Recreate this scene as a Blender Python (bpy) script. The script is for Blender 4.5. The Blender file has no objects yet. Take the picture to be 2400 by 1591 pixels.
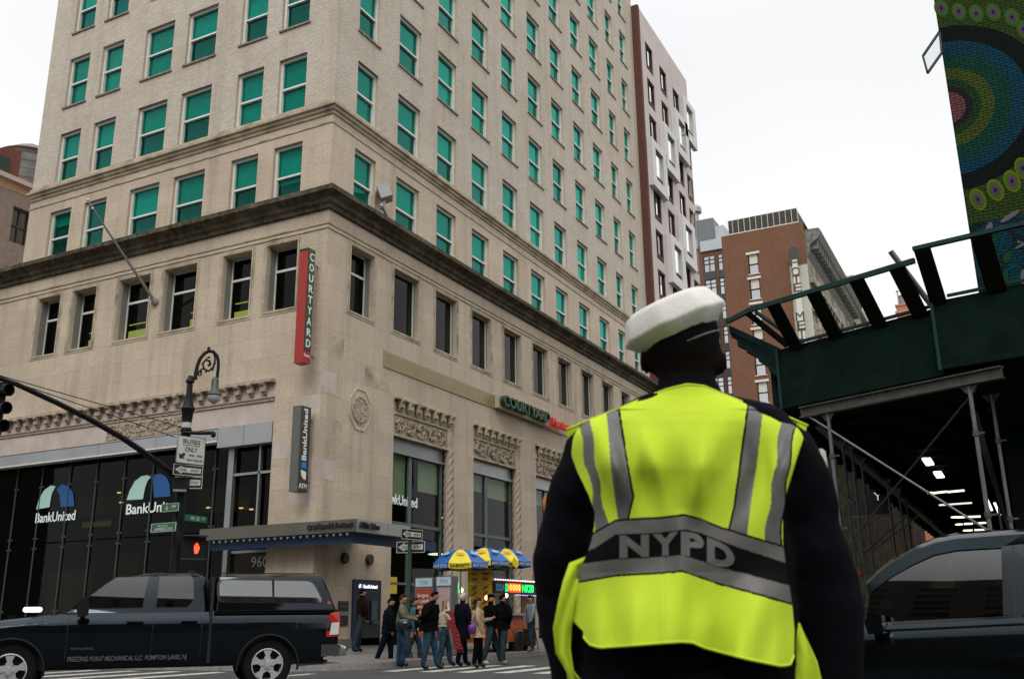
import bpy, bmesh, math, random
from mathutils import Vector, Matrix, noise
R=math.radians
random.seed(7)
S=bpy.context.scene
# ---------------------------------------------------------------- camera
CH=1.08
F=2278.67; YAW,PITCH,ROLL=.47435,.281468,-.012023
fw=Vector((math.cos(PITCH)*math.cos(YAW),math.cos(PITCH)*math.sin(YAW),math.sin(PITCH)))
_r0=Vector((math.sin(YAW),-math.cos(YAW),0)); _u0=_r0.cross(fw)
cr=math.cos(ROLL)*_r0+math.sin(ROLL)*_u0; cu=-math.sin(ROLL)*_r0+math.cos(ROLL)*_u0
CAM=Vector((0,0,CH))
cd=bpy.data.cameras.new('camera'); cam=bpy.data.objects.new('camera',cd); S.collection.objects.link(cam)
m=Matrix((cr,cu,-fw)).transposed().to_4x4(); m.translation=CAM; cam.matrix_world=m
cd.sensor_width=36; cd.lens=F/2400*36; cd.clip_end=3000; cd.clip_start=.05
cd.dof.use_dof=True; cd.dof.focus_distance=26; cd.dof.aperture_fstop=7.0
S.camera=cam
# ---------------------------------------------------------------- world, sun, exposure
w=bpy.data.worlds.new('World'); S.world=w; w.use_nodes=True
nt=w.node_tree; nt.nodes.clear()
out=nt.nodes.new('ShaderNodeOutputWorld'); sky=nt.nodes.new('ShaderNodeTexSky'); sky.sky_type='NISHITA'; sky.sun_disc=False
SUNEL,SUNAZ=48,200
sky.sun_elevation=R(SUNEL); sky.sun_rotation=R(90-SUNAZ)
hs=nt.nodes.new('ShaderNodeHueSaturation'); hs.inputs['Saturation'].default_value=.10; nt.links.new(sky.outputs[0],hs.inputs['Color'])
b1=nt.nodes.new('ShaderNodeBackground'); b1.inputs[1].default_value=.06; nt.links.new(hs.outputs[0],b1.inputs[0])
tc=nt.nodes.new('ShaderNodeTexCoord'); nz=nt.nodes.new('ShaderNodeTexNoise'); nz.inputs['Scale'].default_value=1.3; nz.inputs['Detail'].default_value=3
nt.links.new(tc.outputs['Generated'],nz.inputs['Vector'])
cr_=nt.nodes.new('ShaderNodeValToRGB'); cr_.color_ramp.elements[0].position=.3; cr_.color_ramp.elements[1].position=.7
cr_.color_ramp.elements[0].color=(.83,.835,.86,1); cr_.color_ramp.elements[1].color=(.99,.985,.98,1)
nt.links.new(nz.outputs[0],cr_.inputs[0])
# overcast sky: bright overhead, paler towards the horizon
sx=nt.nodes.new('ShaderNodeSeparateXYZ'); nt.links.new(tc.outputs['Generated'],sx.inputs[0])
zr=nt.nodes.new('ShaderNodeMapRange'); zr.inputs['From Min'].default_value=.5; zr.inputs['From Max'].default_value=1; zr.inputs['To Min'].default_value=.86; zr.inputs['To Max'].default_value=2.1; zr.interpolation_type='SMOOTHSTEP'; nt.links.new(sx.outputs[2],zr.inputs['Value'])
b2=nt.nodes.new('ShaderNodeBackground'); nt.links.new(zr.outputs[0],b2.inputs[1]); nt.links.new(cr_.outputs[0],b2.inputs[0])
ad=nt.nodes.new('ShaderNodeAddShader'); nt.links.new(b1.outputs[0],ad.inputs[0]); nt.links.new(b2.outputs[0],ad.inputs[1]); nt.links.new(ad.outputs[0],out.inputs[0])
sl=bpy.data.lights.new('sun','SUN'); sl.energy=1.0; sl.angle=R(20); sl.color=(1,.97,.92)
so=bpy.data.objects.new('sun',sl); S.collection.objects.link(so)
sd=Vector((math.cos(R(SUNEL))*math.cos(R(SUNAZ)),math.cos(R(SUNEL))*math.sin(R(SUNAZ)),math.sin(R(SUNEL))))
so.rotation_euler=sd.to_track_quat('Z','Y').to_euler()
vs=S.view_settings; vs.view_transform='Standard'; vs.look='None'; vs.exposure=0.0; vs.gamma=1; vs.use_curve_mapping=False
S.render.engine='CYCLES'
S.cycles.max_bounces=6; S.cycles.diffuse_bounces=3; S.cycles.glossy_bounces=3; S.cycles.transmission_bounces=3; S.cycles.transparent_max_bounces=8
S.cycles.caustics_reflective=False; S.cycles.caustics_refractive=False
S.cycles.sample_clamp_indirect=4
# ---------------------------------------------------------------- helpers
def ray(px,py):
    return (fw*F+cr*(px-1200)-cu*(py-795.5)).normalized()
def P(px,py,X=None,Y=None,Z=None,D=None,pl=None):
    """the point of the place seen at a spot of the 2400 px photo, on a plane or at a ground distance"""
    d=ray(px,py)
    if X is not None: t=X/d.x
    elif Y is not None: t=Y/d.y
    elif Z is not None: t=(Z-CH)/d.z
    elif pl is not None: t=(pl[0]-CAM).dot(pl[1])/d.dot(pl[1])
    else: t=D/math.hypot(d.x,d.y)
    return CAM+d*t
UP=Vector((0,0,1)); XA=Vector((1,0,0)); YA=Vector((0,1,0))
def V(*a): return Vector(a)
MATS={}
def nodes(m):
    m.use_nodes=True; n=m.node_tree; return n, n.nodes['Principled BSDF']
def mat(name,col,rough=.6,metal=0,spec=.5,var=0,vs_=6,bump=0,bs=60,emit=None,es=1,coat=0,sheen=0,stain=None,ss=.8,gr=None):
    if name in MATS: return MATS[name]
    m=bpy.data.materials.new(name); n,b=nodes(m); L=n.links.new
    b.inputs['Base Color'].default_value=(*col,1); b.inputs['Roughness'].default_value=rough; b.inputs['Metallic'].default_value=metal
    b.inputs['Specular IOR Level'].default_value=spec
    if coat: b.inputs['Coat Weight'].default_value=coat; b.inputs['Coat Roughness'].default_value=.04
    if sheen: b.inputs['Sheen Weight'].default_value=sheen
    if emit: b.inputs['Emission Color'].default_value=(*emit,1); b.inputs['Emission Strength'].default_value=es
    if var or bump or stain:
        tc=n.nodes.new('ShaderNodeNewGeometry')
    if var:
        z=n.nodes.new('ShaderNodeTexNoise'); z.inputs['Scale'].default_value=vs_; z.inputs['Detail'].default_value=6; L(tc.outputs['Position'],z.inputs['Vector'])
        r=n.nodes.new('ShaderNodeValToRGB'); e=r.color_ramp.elements; e[0].position=.3; e[1].position=.7
        e[0].color=(*[c*(1-var) for c in col],1); e[1].color=(*[min(1,c*(1+var)) for c in col],1)
        L(z.outputs[0],r.inputs[0]); colo=r.outputs[0]
        if stain:
            z2=n.nodes.new('ShaderNodeTexNoise'); z2.inputs['Scale'].default_value=ss; z2.inputs['Detail'].default_value=5; L(tc.outputs['Position'],z2.inputs['Vector'])
            r2=n.nodes.new('ShaderNodeValToRGB'); r2.color_ramp.elements[0].position=.5; r2.color_ramp.elements[1].position=.72; L(z2.outputs[0],r2.inputs[0])
            mx=n.nodes.new('ShaderNodeMixRGB'); L(r2.outputs[0],mx.inputs[0]); L(colo,mx.inputs[1]); mx.inputs[2].default_value=(*stain,1); colo=mx.outputs[0]
        L(colo,b.inputs['Base Color'])
    if bump:
        z=n.nodes.new('ShaderNodeTexNoise'); z.inputs['Scale'].default_value=bs; z.inputs['Detail'].default_value=4; L(tc.outputs['Position'],z.inputs['Vector'])
        bp=n.nodes.new('ShaderNodeBump'); bp.inputs['Strength'].default_value=bump; bp.inputs['Distance'].default_value=.02; L(z.outputs[0],bp.inputs['Height']); L(bp.outputs[0],b.inputs['Normal'])
    MATS[name]=m; return m
def masonry(name,c1,c2,mortar,bw,bh,ms=.01,stain=(.2,.17,.12),sa=.35,bump=.3,streak=.3,rough=.85,offset=.5,bias=0):
    if name in MATS: return MATS[name]
    m=bpy.data.materials.new(name); n,b=nodes(m); L=n.links.new; N=n.nodes.new
    g=N('ShaderNodeNewGeometry'); sp=N('ShaderNodeSeparateXYZ'); L(g.outputs['Position'],sp.inputs[0])
    a=N('ShaderNodeMath'); a.operation='ADD'; L(sp.outputs[0],a.inputs[0]); L(sp.outputs[1],a.inputs[1])
    cb=N('ShaderNodeCombineXYZ'); L(a.outputs[0],cb.inputs[0]); L(sp.outputs[2],cb.inputs[1])
    br=N('ShaderNodeTexBrick'); L(cb.outputs[0],br.inputs['Vector']); br.inputs['Scale'].default_value=1
    br.inputs['Color1'].default_value=(*c1,1); br.inputs['Color2'].default_value=(*c2,1); br.inputs['Mortar'].default_value=(*mortar,1)
    br.inputs['Brick Width'].default_value=bw; br.inputs['Row Height'].default_value=bh; br.inputs['Mortar Size'].default_value=ms; br.inputs['Mortar Smooth'].default_value=.2; br.inputs['Bias'].default_value=bias
    br.offset=offset
    z=N('ShaderNodeTexNoise'); z.inputs['Scale'].default_value=.45; z.inputs['Detail'].default_value=7; z.inputs['Roughness'].default_value=.6; L(g.outputs['Position'],z.inputs['Vector'])
    r=N('ShaderNodeValToRGB'); r.color_ramp.elements[0].position=.42; r.color_ramp.elements[1].position=.75; L(z.outputs[0],r.inputs[0])
    ml=N('ShaderNodeMath'); ml.operation='MULTIPLY'; ml.inputs[1].default_value=sa; L(r.outputs[0],ml.inputs[0])
    mx=N('ShaderNodeMixRGB'); L(ml.outputs[0],mx.inputs[0]); L(br.outputs['Color'],mx.inputs[1]); mx.inputs[2].default_value=(*stain,1)
    # vertical rain streaks
    mp=N('ShaderNodeMapping'); mp.inputs['Scale'].default_value=(2.2,2.2,.14); L(g.outputs['Position'],mp.inputs[0])
    z2=N('ShaderNodeTexNoise'); z2.inputs['Scale'].default_value=1; z2.inputs['Detail'].default_value=6; L(mp.outputs[0],z2.inputs['Vector'])
    r2=N('ShaderNodeValToRGB'); r2.color_ramp.elements[0].position=.5; r2.color_ramp.elements[1].position=.8; L(z2.outputs[0],r2.inputs[0])
    m2=N('ShaderNodeMath'); m2.operation='MULTIPLY'; m2.inputs[1].default_value=streak; L(r2.outputs[0],m2.inputs[0])
    mx2=N('ShaderNodeMixRGB'); L(m2.outputs[0],mx2.inputs[0]); L(mx.outputs[0],mx2.inputs[1]); mx2.inputs[2].default_value=(stain[0]*.8,stain[1]*.8,stain[2]*.8,1)
    z3=N('ShaderNodeTexNoise'); z3.inputs['Scale'].default_value=14; z3.inputs['Detail'].default_value=8; L(g.outputs['Position'],z3.inputs['Vector'])
    mx3=N('ShaderNodeMixRGB'); mx3.blend_type='OVERLAY'; mx3.inputs[0].default_value=.35; L(mx2.outputs[0],mx3.inputs[1]); L(z3.outputs[0],mx3.inputs[2])
    L(mx3.outputs[0],b.inputs['Base Color']); b.inputs['Roughness'].default_value=rough; b.inputs['Specular IOR Level'].default_value=.25
    bp=N('ShaderNodeBump'); bp.inputs['Strength'].default_value=bump; bp.inputs['Distance'].default_value=.01; bp.invert=True; L(br.outputs['Fac'],bp.inputs['Height']); 
    bp2=N('ShaderNodeBump'); bp2.inputs['Strength'].default_value=.25; bp2.inputs['Distance'].default_value=.01; L(z3.outputs[0],bp2.inputs['Height']); L(bp.outputs[0],bp2.inputs['Normal']); L(bp2.outputs[0],b.inputs['Normal'])
    MATS[name]=m; return m
def glass(name,tint,rough=.02,refl=1.0,facmin=.04,wav=.12,pw=5.0):
    if name in MATS: return MATS[name]
    m=bpy.data.materials.new(name); m.use_nodes=True; n=m.node_tree; n.nodes.clear(); L=n.links.new; N=n.nodes.new
    o=N('ShaderNodeOutputMaterial'); t=N('ShaderNodeBsdfTransparent'); t.inputs[0].default_value=(*tint,1)
    g=N('ShaderNodeBsdfGlossy'); g.inputs['Roughness'].default_value=rough; g.inputs[0].default_value=(*(refl if isinstance(refl,tuple) else (refl,)*3),1)
    ge=N('ShaderNodeNewGeometry'); z=N('ShaderNodeTexNoise'); z.inputs['Scale'].default_value=.9; z.inputs['Detail'].default_value=2; L(ge.outputs['Position'],z.inputs['Vector'])
    bp=N('ShaderNodeBump'); bp.inputs['Strength'].default_value=wav; bp.inputs['Distance'].default_value=.05; L(z.outputs[0],bp.inputs['Height']); L(bp.outputs[0],g.inputs['Normal'])
    dt=N('ShaderNodeVectorMath'); dt.operation='DOT_PRODUCT'; L(ge.outputs['Incoming'],dt.inputs[0]); L(ge.outputs['Normal'],dt.inputs[1])
    def M_(op,a,b=None):
        q=N('ShaderNodeMath'); q.operation=op
        for i,x in enumerate((a,b)):
            if x is None: continue
            if isinstance(x,(int,float)): q.inputs[i].default_value=x
            else: L(x,q.inputs[i])
        return q.outputs[0]
    c=M_('SUBTRACT',1.0,M_('ABSOLUTE',dt.outputs['Value'])); c5=M_('POWER',c,pw)
    class _m: pass
    ma=_m(); ma.outputs=[M_('ADD',M_('MULTIPLY',c5,.95),facmin)]
    mx=N('ShaderNodeMixShader'); L(ma.outputs[0],mx.inputs[0]); L(t.outputs[0],mx.inputs[1]); L(g.outputs[0],mx.inputs[2]); L(mx.outputs[0],o.inputs[0])
    MATS[name]=m; return m
def tag(o,label=None,cat=None,group=None,kind=None):
    if label: o['label']=label
    if cat: o['category']=cat
    if group: o['group']=group
    if kind: o['kind']=kind
    return o
def empty(name,loc,label=None,cat=None,group=None):
    o=bpy.data.objects.new(name,None); S.collection.objects.link(o); o.location=loc; o.empty_display_size=.2
    return tag(o,label,cat,group)
def wloc(o):
    l=Vector(o.location)
    while o.parent: o=o.parent; l+=Vector(o.location)
    return l
class MB:
    def __init__(s): s.v=[]; s.f=[]; s.mi=[]; s.m=0
    def add(s,vs,fs):
        k=len(s.v); s.v+= [Vector(v) for v in vs]
        for f in fs: s.f.append([i+k for i in f]); s.mi.append(s.m)
        return s
    def quad(s,*p): return s.add(p,[list(range(len(p)))])
    def box(s,a,b):
        x0,y0,z0=a; x1,y1,z1=b
        return s.add([(x0,y0,z0),(x1,y0,z0),(x1,y1,z0),(x0,y1,z0),(x0,y0,z1),(x1,y0,z1),(x1,y1,z1),(x0,y1,z1)],[[0,3,2,1],[4,5,6,7],[0,1,5,4],[1,2,6,5],[2,3,7,6],[3,0,4,7]])
    def ob(s,o,a,b,c):
        """box from corner o and three edge vectors"""
        o,a,b,c=map(Vector,(o,a,b,c))
        return s.add([o,o+a,o+a+b,o+b,o+c,o+a+c,o+a+b+c,o+b+c],[[0,3,2,1],[4,5,6,7],[0,1,5,4],[1,2,6,5],[2,3,7,6],[3,0,4,7]])
    def bar(s,p,q,w,h=None,up=UP):
        h=h or w; p=Vector(p); q=Vector(q); d=(q-p).normalized(); a=d.cross(up)
        if a.length<1e-4: a=d.cross(XA)
        a.normalize(); b=a.cross(d).normalized()
        return s.ob(p-a*w/2-b*h/2,a*w,b*h,q-p)
    def prism(s,poly,ex):
        n=len(poly); ex=Vector(ex); vs=[Vector(p) for p in poly]+[Vector(p)+ex for p in poly]
        return s.add(vs,[list(range(n))[::-1],list(range(n,2*n))]+[[i,(i+1)%n,n+(i+1)%n,n+i] for i in range(n)])
    def loft(s,rings,close=True,cap=True):
        n=len(rings[0]); vs=[p for r in rings for p in r]; fs=[]
        for k in range(len(rings)-1):
            for i in range(n if close else n-1):
                j=(i+1)%n; fs.append([k*n+i,k*n+j,(k+1)*n+j,(k+1)*n+i])
        if cap: fs.append(list(range(n))[::-1]); fs.append([(len(rings)-1)*n+i for i in range(n)])
        return s.add(vs,fs)
    def tube(s,path,r,n=8,cap=True):
        path=[Vector(p) for p in path]; rs=r if isinstance(r,(list,tuple)) else [r]*len(path); rings=[]; a=None
        for i,p in enumerate(path):
            d=(path[min(i+1,len(path)-1)]-path[max(i-1,0)]).normalized()
            if a is None:
                a=d.cross(UP); 
                if a.length<1e-3: a=d.cross(XA)
            a=(a-d*a.dot(d)).normalized(); b=d.cross(a)
            rings.append([p+(a*math.cos(t)+b*math.sin(t))*rs[i] for t in [2*math.pi*k/n for k in range(n)]])
        return s.loft(rings,cap=cap)
    def lathe(s,prof,c,n=16,ax=UP,cap=True):
        c=Vector(c); ax=Vector(ax).normalized(); a=ax.cross(XA)
        if a.length<1e-3: a=ax.cross(YA)
        a.normalize(); b=ax.cross(a)
        return s.loft([[c+ax*z+(a*math.cos(t)+b*math.sin(t))*max(r,1e-4) for t in [2*math.pi*k/n for k in range(n)]] for r,z in prof],cap=cap)
    def ell(s,c,rx,ry,rz,n=12,k=8,M=None):
        c=Vector(c); M=M or Matrix.Identity(3); rings=[]
        for i in range(k+1):
            ph=-math.pi/2+math.pi*i/k
            rings.append([c+M@V(rx*math.cos(ph)*math.cos(t)+1e-5*math.cos(t),ry*math.cos(ph)*math.sin(t)+1e-5*math.sin(t),rz*math.sin(ph)) for t in [2*math.pi*j/n for j in range(n)]])
        return s.loft(rings)
    def text(s,txt,o,rt,up,h,dep=.01,al='CENTER',bold=0,w=None,sp=1,shear=0):
        """lettering with cap height h; o is the baseline point, rt the reading direction"""
        c=bpy.data.curves.new('t','FONT'); c.body=txt; c.size=1; c.align_x=al; c.offset=bold; c.extrude=.5; c.space_character=sp; c.shear=shear; c.resolution_u=3
        ob=bpy.data.objects.new('t',c); S.collection.objects.link(ob)
        dg=bpy.context.evaluated_depsgraph_get(); dg.update(); me=bpy.data.meshes.new_from_object(ob.evaluated_get(dg))
        o,rt,up=Vector(o),Vector(rt).normalized(),Vector(up).normalized(); nn=rt.cross(up)
        k=h/.729
        xs=[v.co.x for v in me.vertices] or [0,1]; wx=k if w is None else w/(max(xs)-min(xs))
        vs=[o+rt*v.co.x*wx+up*v.co.y*k+nn*v.co.z*dep for v in me.vertices]; fs=[list(p.vertices) for p in me.polygons]
        bpy.data.objects.remove(ob); bpy.data.curves.remove(c); bpy.data.meshes.remove(me)
        return s.add(vs,fs)
    def build(s,name,mats,parent=None,smooth=None,org=None,weld=False,recalc=True):
        me=bpy.data.meshes.new(name); o=bpy.data.objects.new(name,me)
        off=wloc(parent) if parent else (Vector(org) if org is not None else Vector((0,0,0)))
        me.from_pydata([v-off for v in s.v],[],s.f)
        if not isinstance(mats,(list,tuple)): mats=[mats]
        for q in mats: me.materials.append(q)
        me.polygons.foreach_set('material_index',s.mi)
        if recalc or weld:
            b=bmesh.new(); b.from_mesh(me)
            if weld: bmesh.ops.remove_doubles(b,verts=b.verts,dist=1e-4)
            bmesh.ops.recalc_face_normals(b,faces=b.faces); b.to_mesh(me); b.free()
        if smooth is not None:
            me.polygons.foreach_set('use_smooth',[True]*len(me.polygons))
            if smooth<180: me.set_sharp_from_angle(angle=R(smooth))
        S.collection.objects.link(o)
        if parent: o.parent=parent
        elif org is not None: o.location=org
        return o
def copy_tree(o,parent=None):
    c=o.copy(); S.collection.objects.link(c); c.parent=parent
    for ch in list(o.children): copy_tree(ch,c)
    return c
# ---------------------------------------------------------------- materials
limestone=masonry('limestone',(.61,.505,.385),(.535,.44,.335),(.38,.31,.23),1.35,.72,.006,stain=(.38,.305,.23),sa=.55,bump=.2,streak=.6)
creambrick=masonry('cream_brick',(.64,.575,.475),(.53,.475,.39),(.36,.32,.265),.22,.0762,.009,stain=(.42,.34,.255),sa=.55,bump=.4,streak=.5)
redbrick=masonry('red_brick',(.20,.088,.045),(.14,.060,.033),(.15,.10,.075),.22,.08,.010,stain=(.22,.11,.06),sa=.4,bump=.4,streak=.25)
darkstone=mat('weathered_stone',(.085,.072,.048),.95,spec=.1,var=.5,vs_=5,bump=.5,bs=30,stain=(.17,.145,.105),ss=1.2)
trimstone=mat('trim_stone',(.50,.42,.30),.85,var=.25,vs_=3,bump=.3,bs=25,stain=(.20,.165,.11),ss=1.5)
palestone=mat('pale_stone',(.55,.46,.40),.85,var=.12,vs_=2,bump=.2,bs=25)
whiteal=mat('white_aluminium',(.74,.72,.66),.4,metal=0,spec=.5,var=.06,vs_=3)
greyal=mat('grey_aluminium',(.30,.31,.31),.38,metal=.6,var=.08,vs_=2)
greypanel=mat('grey_metal_panel',(.36,.37,.385),.42,metal=.25,var=.08,vs_=1.2)
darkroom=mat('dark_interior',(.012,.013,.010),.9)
# ================================================================ setting: ground
X0,Y0=23.44,18.72
KX,KY=18.9,14.35        # kerbs of the avenue and of the side street
asphalt=mat('asphalt',(.062,.066,.062),.85,spec=.2,var=.3,vs_=30,bump=.5,bs=120,stain=(.05,.05,.05),ss=1.1)
concrete=mat('pavement_concrete',(.15,.135,.12),.85,var=.2,vs_=9,bump=.3,bs=80,stain=(.12,.105,.09),ss=1.5)
kerbm=mat('kerb_stone',(.26,.25,.235),.8,var=.2,vs_=7,bump=.3,bs=60)
paintw=mat('road_paint',(.50,.48,.43),.7,var=.22,vs_=12,stain=(.15,.15,.14),ss=6)
mb=MB(); mb.quad((-600,-600,0),(900,-600,0),(900,900,0),(-600,900,0)); tag(mb.build('road',asphalt),kind='structure')
def sidewalk(x0,y0,x1,y1,rx,ry,name):
    # slab with a rounded corner at (rx,ry) side
    r=2.2; mb=MB(); poly=[]
    cx=x0+r if rx==x0 else x1-r; cy=y0+r if ry==y0 else y1-r
    sx=-1 if rx==x0 else 1; sy=-1 if ry==y0 else 1
    arc=[V(cx+sx*r*math.cos(t),cy+sy*r*math.sin(t),0) for t in [math.pi/2*i/8 for i in range(9)]]
    far=[V(x1 if rx==x0 else x0, ry,0), V(x1 if rx==x0 else x0, y1 if ry==y0 else y0,0), V(rx, y1 if ry==y0 else y0,0)]
    poly=arc[::-1]+[far[2],far[1],far[0]]
    poly=[p.copy() for p in poly]
    mb.prism([p+V(0,0,0) for p in poly],(0,0,.15)); o=mb.build(name,concrete); tag(o,kind='structure')
    kb=MB()
    path=[far[0]]+arc[::-1]+[far[2]]
    outn=[]
    for i in range(len(path)-1):
        a,b=path[i],path[i+1]; d=(b-a).normalized(); nn=V(d.y,-d.x,0)
        mid=(a+b)/2; c=V((x0+x1)/2,(y0+y1)/2,0)
        if nn.dot(mid-c)<0: nn=-nn
        kb.ob(a-nn*.16-V(0,0,.01),nn*.163,b-a,V(0,0,.164))
    tag(kb.build('kerb',kerbm),kind='structure')
sidewalk(KX,KY,260,300,KX,KY,'pavement')
sidewalk(KX,-300,260,4.6,KX,4.6,'pavement')
mb=MB()
for y in (13.35,12.35,11.4,10.45,9.5,8.5,7.5,6.5): mb.quad((19.6,y-.2,.004),(23.0,y-.2,.004),(23.0,y+.2,.004),(19.6,y+.2,.004))
tag(mb.build('crosswalk_marking',paintw),kind='structure')
mb=MB()
for y in [7+i*1.05 for i in range(7)]: pass
mb.quad((15.0,14.35,.004),(18.3,14.35,.004),(18.3,14.6,.004),(15.0,14.6,.004))
for k in range(6): mb.quad((13.8,17+k*1.4,.004),(18.3,17+k*1.4,.004),(18.3,17.45+k*1.4,.004),(13.8,17.45+k*1.4,.004))
tag(mb.build('lane_marking',paintw),kind='structure')

# ================================================================ corner tower
def W(s,u,z,d=0):   # point on facade s ('L' faces the avenue, 'R' the side street), d = depth into the building
    return V(X0+d,u,z) if s=='L' else V(u,Y0+d,z)
def WB(mb,s,u0,u1,z0,z1,d0,d1):
    a,b=W(s,u0,z0,d0),W(s,u1,z1,d1); return mb.box([min(a[i],b[i]) for i in range(3)],[max(a[i],b[i]) for i in range(3)])
tower=empty('corner_tower',(X0,Y0,0),'tall cream brick and limestone corner building with teal-shaded windows and a dark weathered cornice','building')
LC=[(31.42,32.64),(29.45,30.68),(26.67,28.22),(24.42,25.95),(21.93,23.17),(19.97,21.22)]
RC=[(24.72,25.97),(27.28,28.83),(30.10,31.60),(32.9,34.4),(35.7,37.2),(38.5,40.0),(41.25,42.72),(44.1,45.55),(46.85,48.3),(49.65,50.85),(52.15,53.33)]
ROWH=[20.35,23.82,27.32,30.82,34.32,37.82,41.3]
def wall(s,u0,u1,z0,z1,ops,mb,rev=.32):
    us=sorted({u0,u1}|{o[0] for o in ops}|{o[1] for o in ops}); zs=sorted({z0,z1}|{o[2] for o in ops}|{o[3] for o in ops})
    us=[u for u in us if u0<=u<=u1]; zs=[z for z in zs if z0<=z<=z1]
    for i in range(len(us)-1):
        for j in range(len(zs)-1):
            uc,zc=(us[i]+us[i+1])/2,(zs[j]+zs[j+1])/2
            if any(o[0]<uc<o[1] and o[2]<zc<o[3] for o in ops): continue
            mb.quad(W(s,us[i],zs[j]),W(s,us[i+1],zs[j]),W(s,us[i+1],zs[j+1]),W(s,us[i],zs[j+1]))
    for a,b,c,d in ops:
        r=rev
        mb.quad(W(s,a,c),W(s,a,d),W(s,a,d,r),W(s,a,c,r)); mb.quad(W(s,b,c),W(s,b,d),W(s,b,d,r),W(s,b,c,r))
        mb.quad(W(s,a,d),W(s,b,d),W(s,b,d,r),W(s,a,d,r)); mb.quad(W(s,a,c),W(s,b,c),W(s,b,c,r),W(s,a,c,r))
YE,XE,ZT=33.95,54.72,46.0
# openings
LO=[(a,b,z-2.25,z) for z in ROWH[:4] for a,b in LC]
RO=[(a,b,z-2.25,z) for z in ROWH for a,b in RC]
mb=MB(); wall('L',Y0,YE,18.15,ZT,LO,mb); wall('R',X0,XE,18.15,ZT,RO,mb)
mb.quad((X0,YE,14.8),(XE,YE,14.8),(XE,YE,ZT),(X0,YE,ZT)); mb.quad((XE,Y0,0),(XE,YE,0),(XE,YE,ZT),(XE,Y0,ZT)); mb.quad((X0,Y0,ZT),(XE,Y0,ZT),(XE,YE,ZT),(X0,YE,ZT))
mb.build('brick_wall',creambrick,tower,recalc=False)
L0=[(a,b,14.67,16.9) for a,b in LC]; R0_=[(a,b,14.67,16.9) for a,b in RC]
mb=MB(); wall('L',Y0,YE,14.6,18.15,L0,mb); wall('R',X0,XE,14.6,18.15,R0_,mb)
YB=46.0
LOF=[(a-.02,b+.0,10.95,13.25) for a,b in LC]+[(35.3,36.6,10.95,13.25),(37.9,39.1,10.95,13.25)]
ROF=[(a,b+.06,11.0,13.27) for a,b in RC[:10]]
BAYL=(20.55,44.0,.15,8.55)
BR=[(27.47+5.57*i,31.5+5.57*i,.15,8.62) for i in range(5)]; BR=[b for b in BR if b[1]<54]
wall('L',Y0,YB,0,14.6,LOF+[BAYL],mb,.45); wall('R',X0,XE,0,14.6,ROF+BR,mb,.45)
mb.quad((X0,YB,0),(XE,YB,0),(XE,YB,14.6),(X0,YB,14.6)); mb.quad((X0,YE,14.62),(XE,YE,14.62),(XE,YB,14.62),(X0,YB,14.62))
mb.build('limestone_wall',limestone,tower,recalc=False)
# dark rooms behind the glass
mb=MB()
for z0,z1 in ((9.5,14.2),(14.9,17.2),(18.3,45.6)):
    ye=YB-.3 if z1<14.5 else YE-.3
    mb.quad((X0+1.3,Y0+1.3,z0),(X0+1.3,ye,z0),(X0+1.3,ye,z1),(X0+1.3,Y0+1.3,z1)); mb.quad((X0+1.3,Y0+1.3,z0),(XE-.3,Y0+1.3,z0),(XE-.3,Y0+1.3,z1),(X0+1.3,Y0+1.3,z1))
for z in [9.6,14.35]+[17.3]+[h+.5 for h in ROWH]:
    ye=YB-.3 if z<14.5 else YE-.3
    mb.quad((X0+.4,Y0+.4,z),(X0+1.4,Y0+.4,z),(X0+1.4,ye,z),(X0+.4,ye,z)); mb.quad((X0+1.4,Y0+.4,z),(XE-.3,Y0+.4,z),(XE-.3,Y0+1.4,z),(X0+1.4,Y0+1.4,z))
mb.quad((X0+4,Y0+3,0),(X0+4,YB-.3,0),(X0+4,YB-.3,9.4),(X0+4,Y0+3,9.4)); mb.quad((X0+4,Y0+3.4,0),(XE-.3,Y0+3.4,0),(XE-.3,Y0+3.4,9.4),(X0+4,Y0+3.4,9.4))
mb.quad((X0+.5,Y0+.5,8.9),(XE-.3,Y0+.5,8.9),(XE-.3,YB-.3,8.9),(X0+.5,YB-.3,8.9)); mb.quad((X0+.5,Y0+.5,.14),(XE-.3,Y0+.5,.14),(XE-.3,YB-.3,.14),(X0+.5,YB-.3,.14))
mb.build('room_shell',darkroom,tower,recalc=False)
# cornices as swept profiles round the corner (proj outwards, z)
def sweep(prof,yend,xend,name,m,closed=False):
    mb=MB(); rings=[]
    for o,z in prof: pass
    A=[V(X0-o,yend,z) for o,z in prof]; B=[V(X0-o,Y0-o,z) for o,z in prof]; C=[V(xend,Y0-o,z) for o,z in prof]
    mb.loft([A,B,C],close=True,cap=True); return mb.build(name,m,tower)
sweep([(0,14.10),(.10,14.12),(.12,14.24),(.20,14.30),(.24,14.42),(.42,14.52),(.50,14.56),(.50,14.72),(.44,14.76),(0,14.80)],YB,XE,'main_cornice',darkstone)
sweep([(0,17.27),(.03,17.27),(.03,17.34),(.0,17.35)],YE,XE,'thin_moulding',trimstone)
sweep([(0,17.58),(.05,17.60),(.07,17.70),(.13,17.72),(.15,17.82),(.23,17.84),(.24,17.93),(.10,17.98),(.10,18.13),(0,18.16)],YE,XE,'belt_cornice',trimstone)
for z in (13.64,13.48): sweep([(0,z-.035),(.035,z-.03),(.035,z+.01),(0,z+.02)],YB,XE,'string_course',trimstone)
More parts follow.
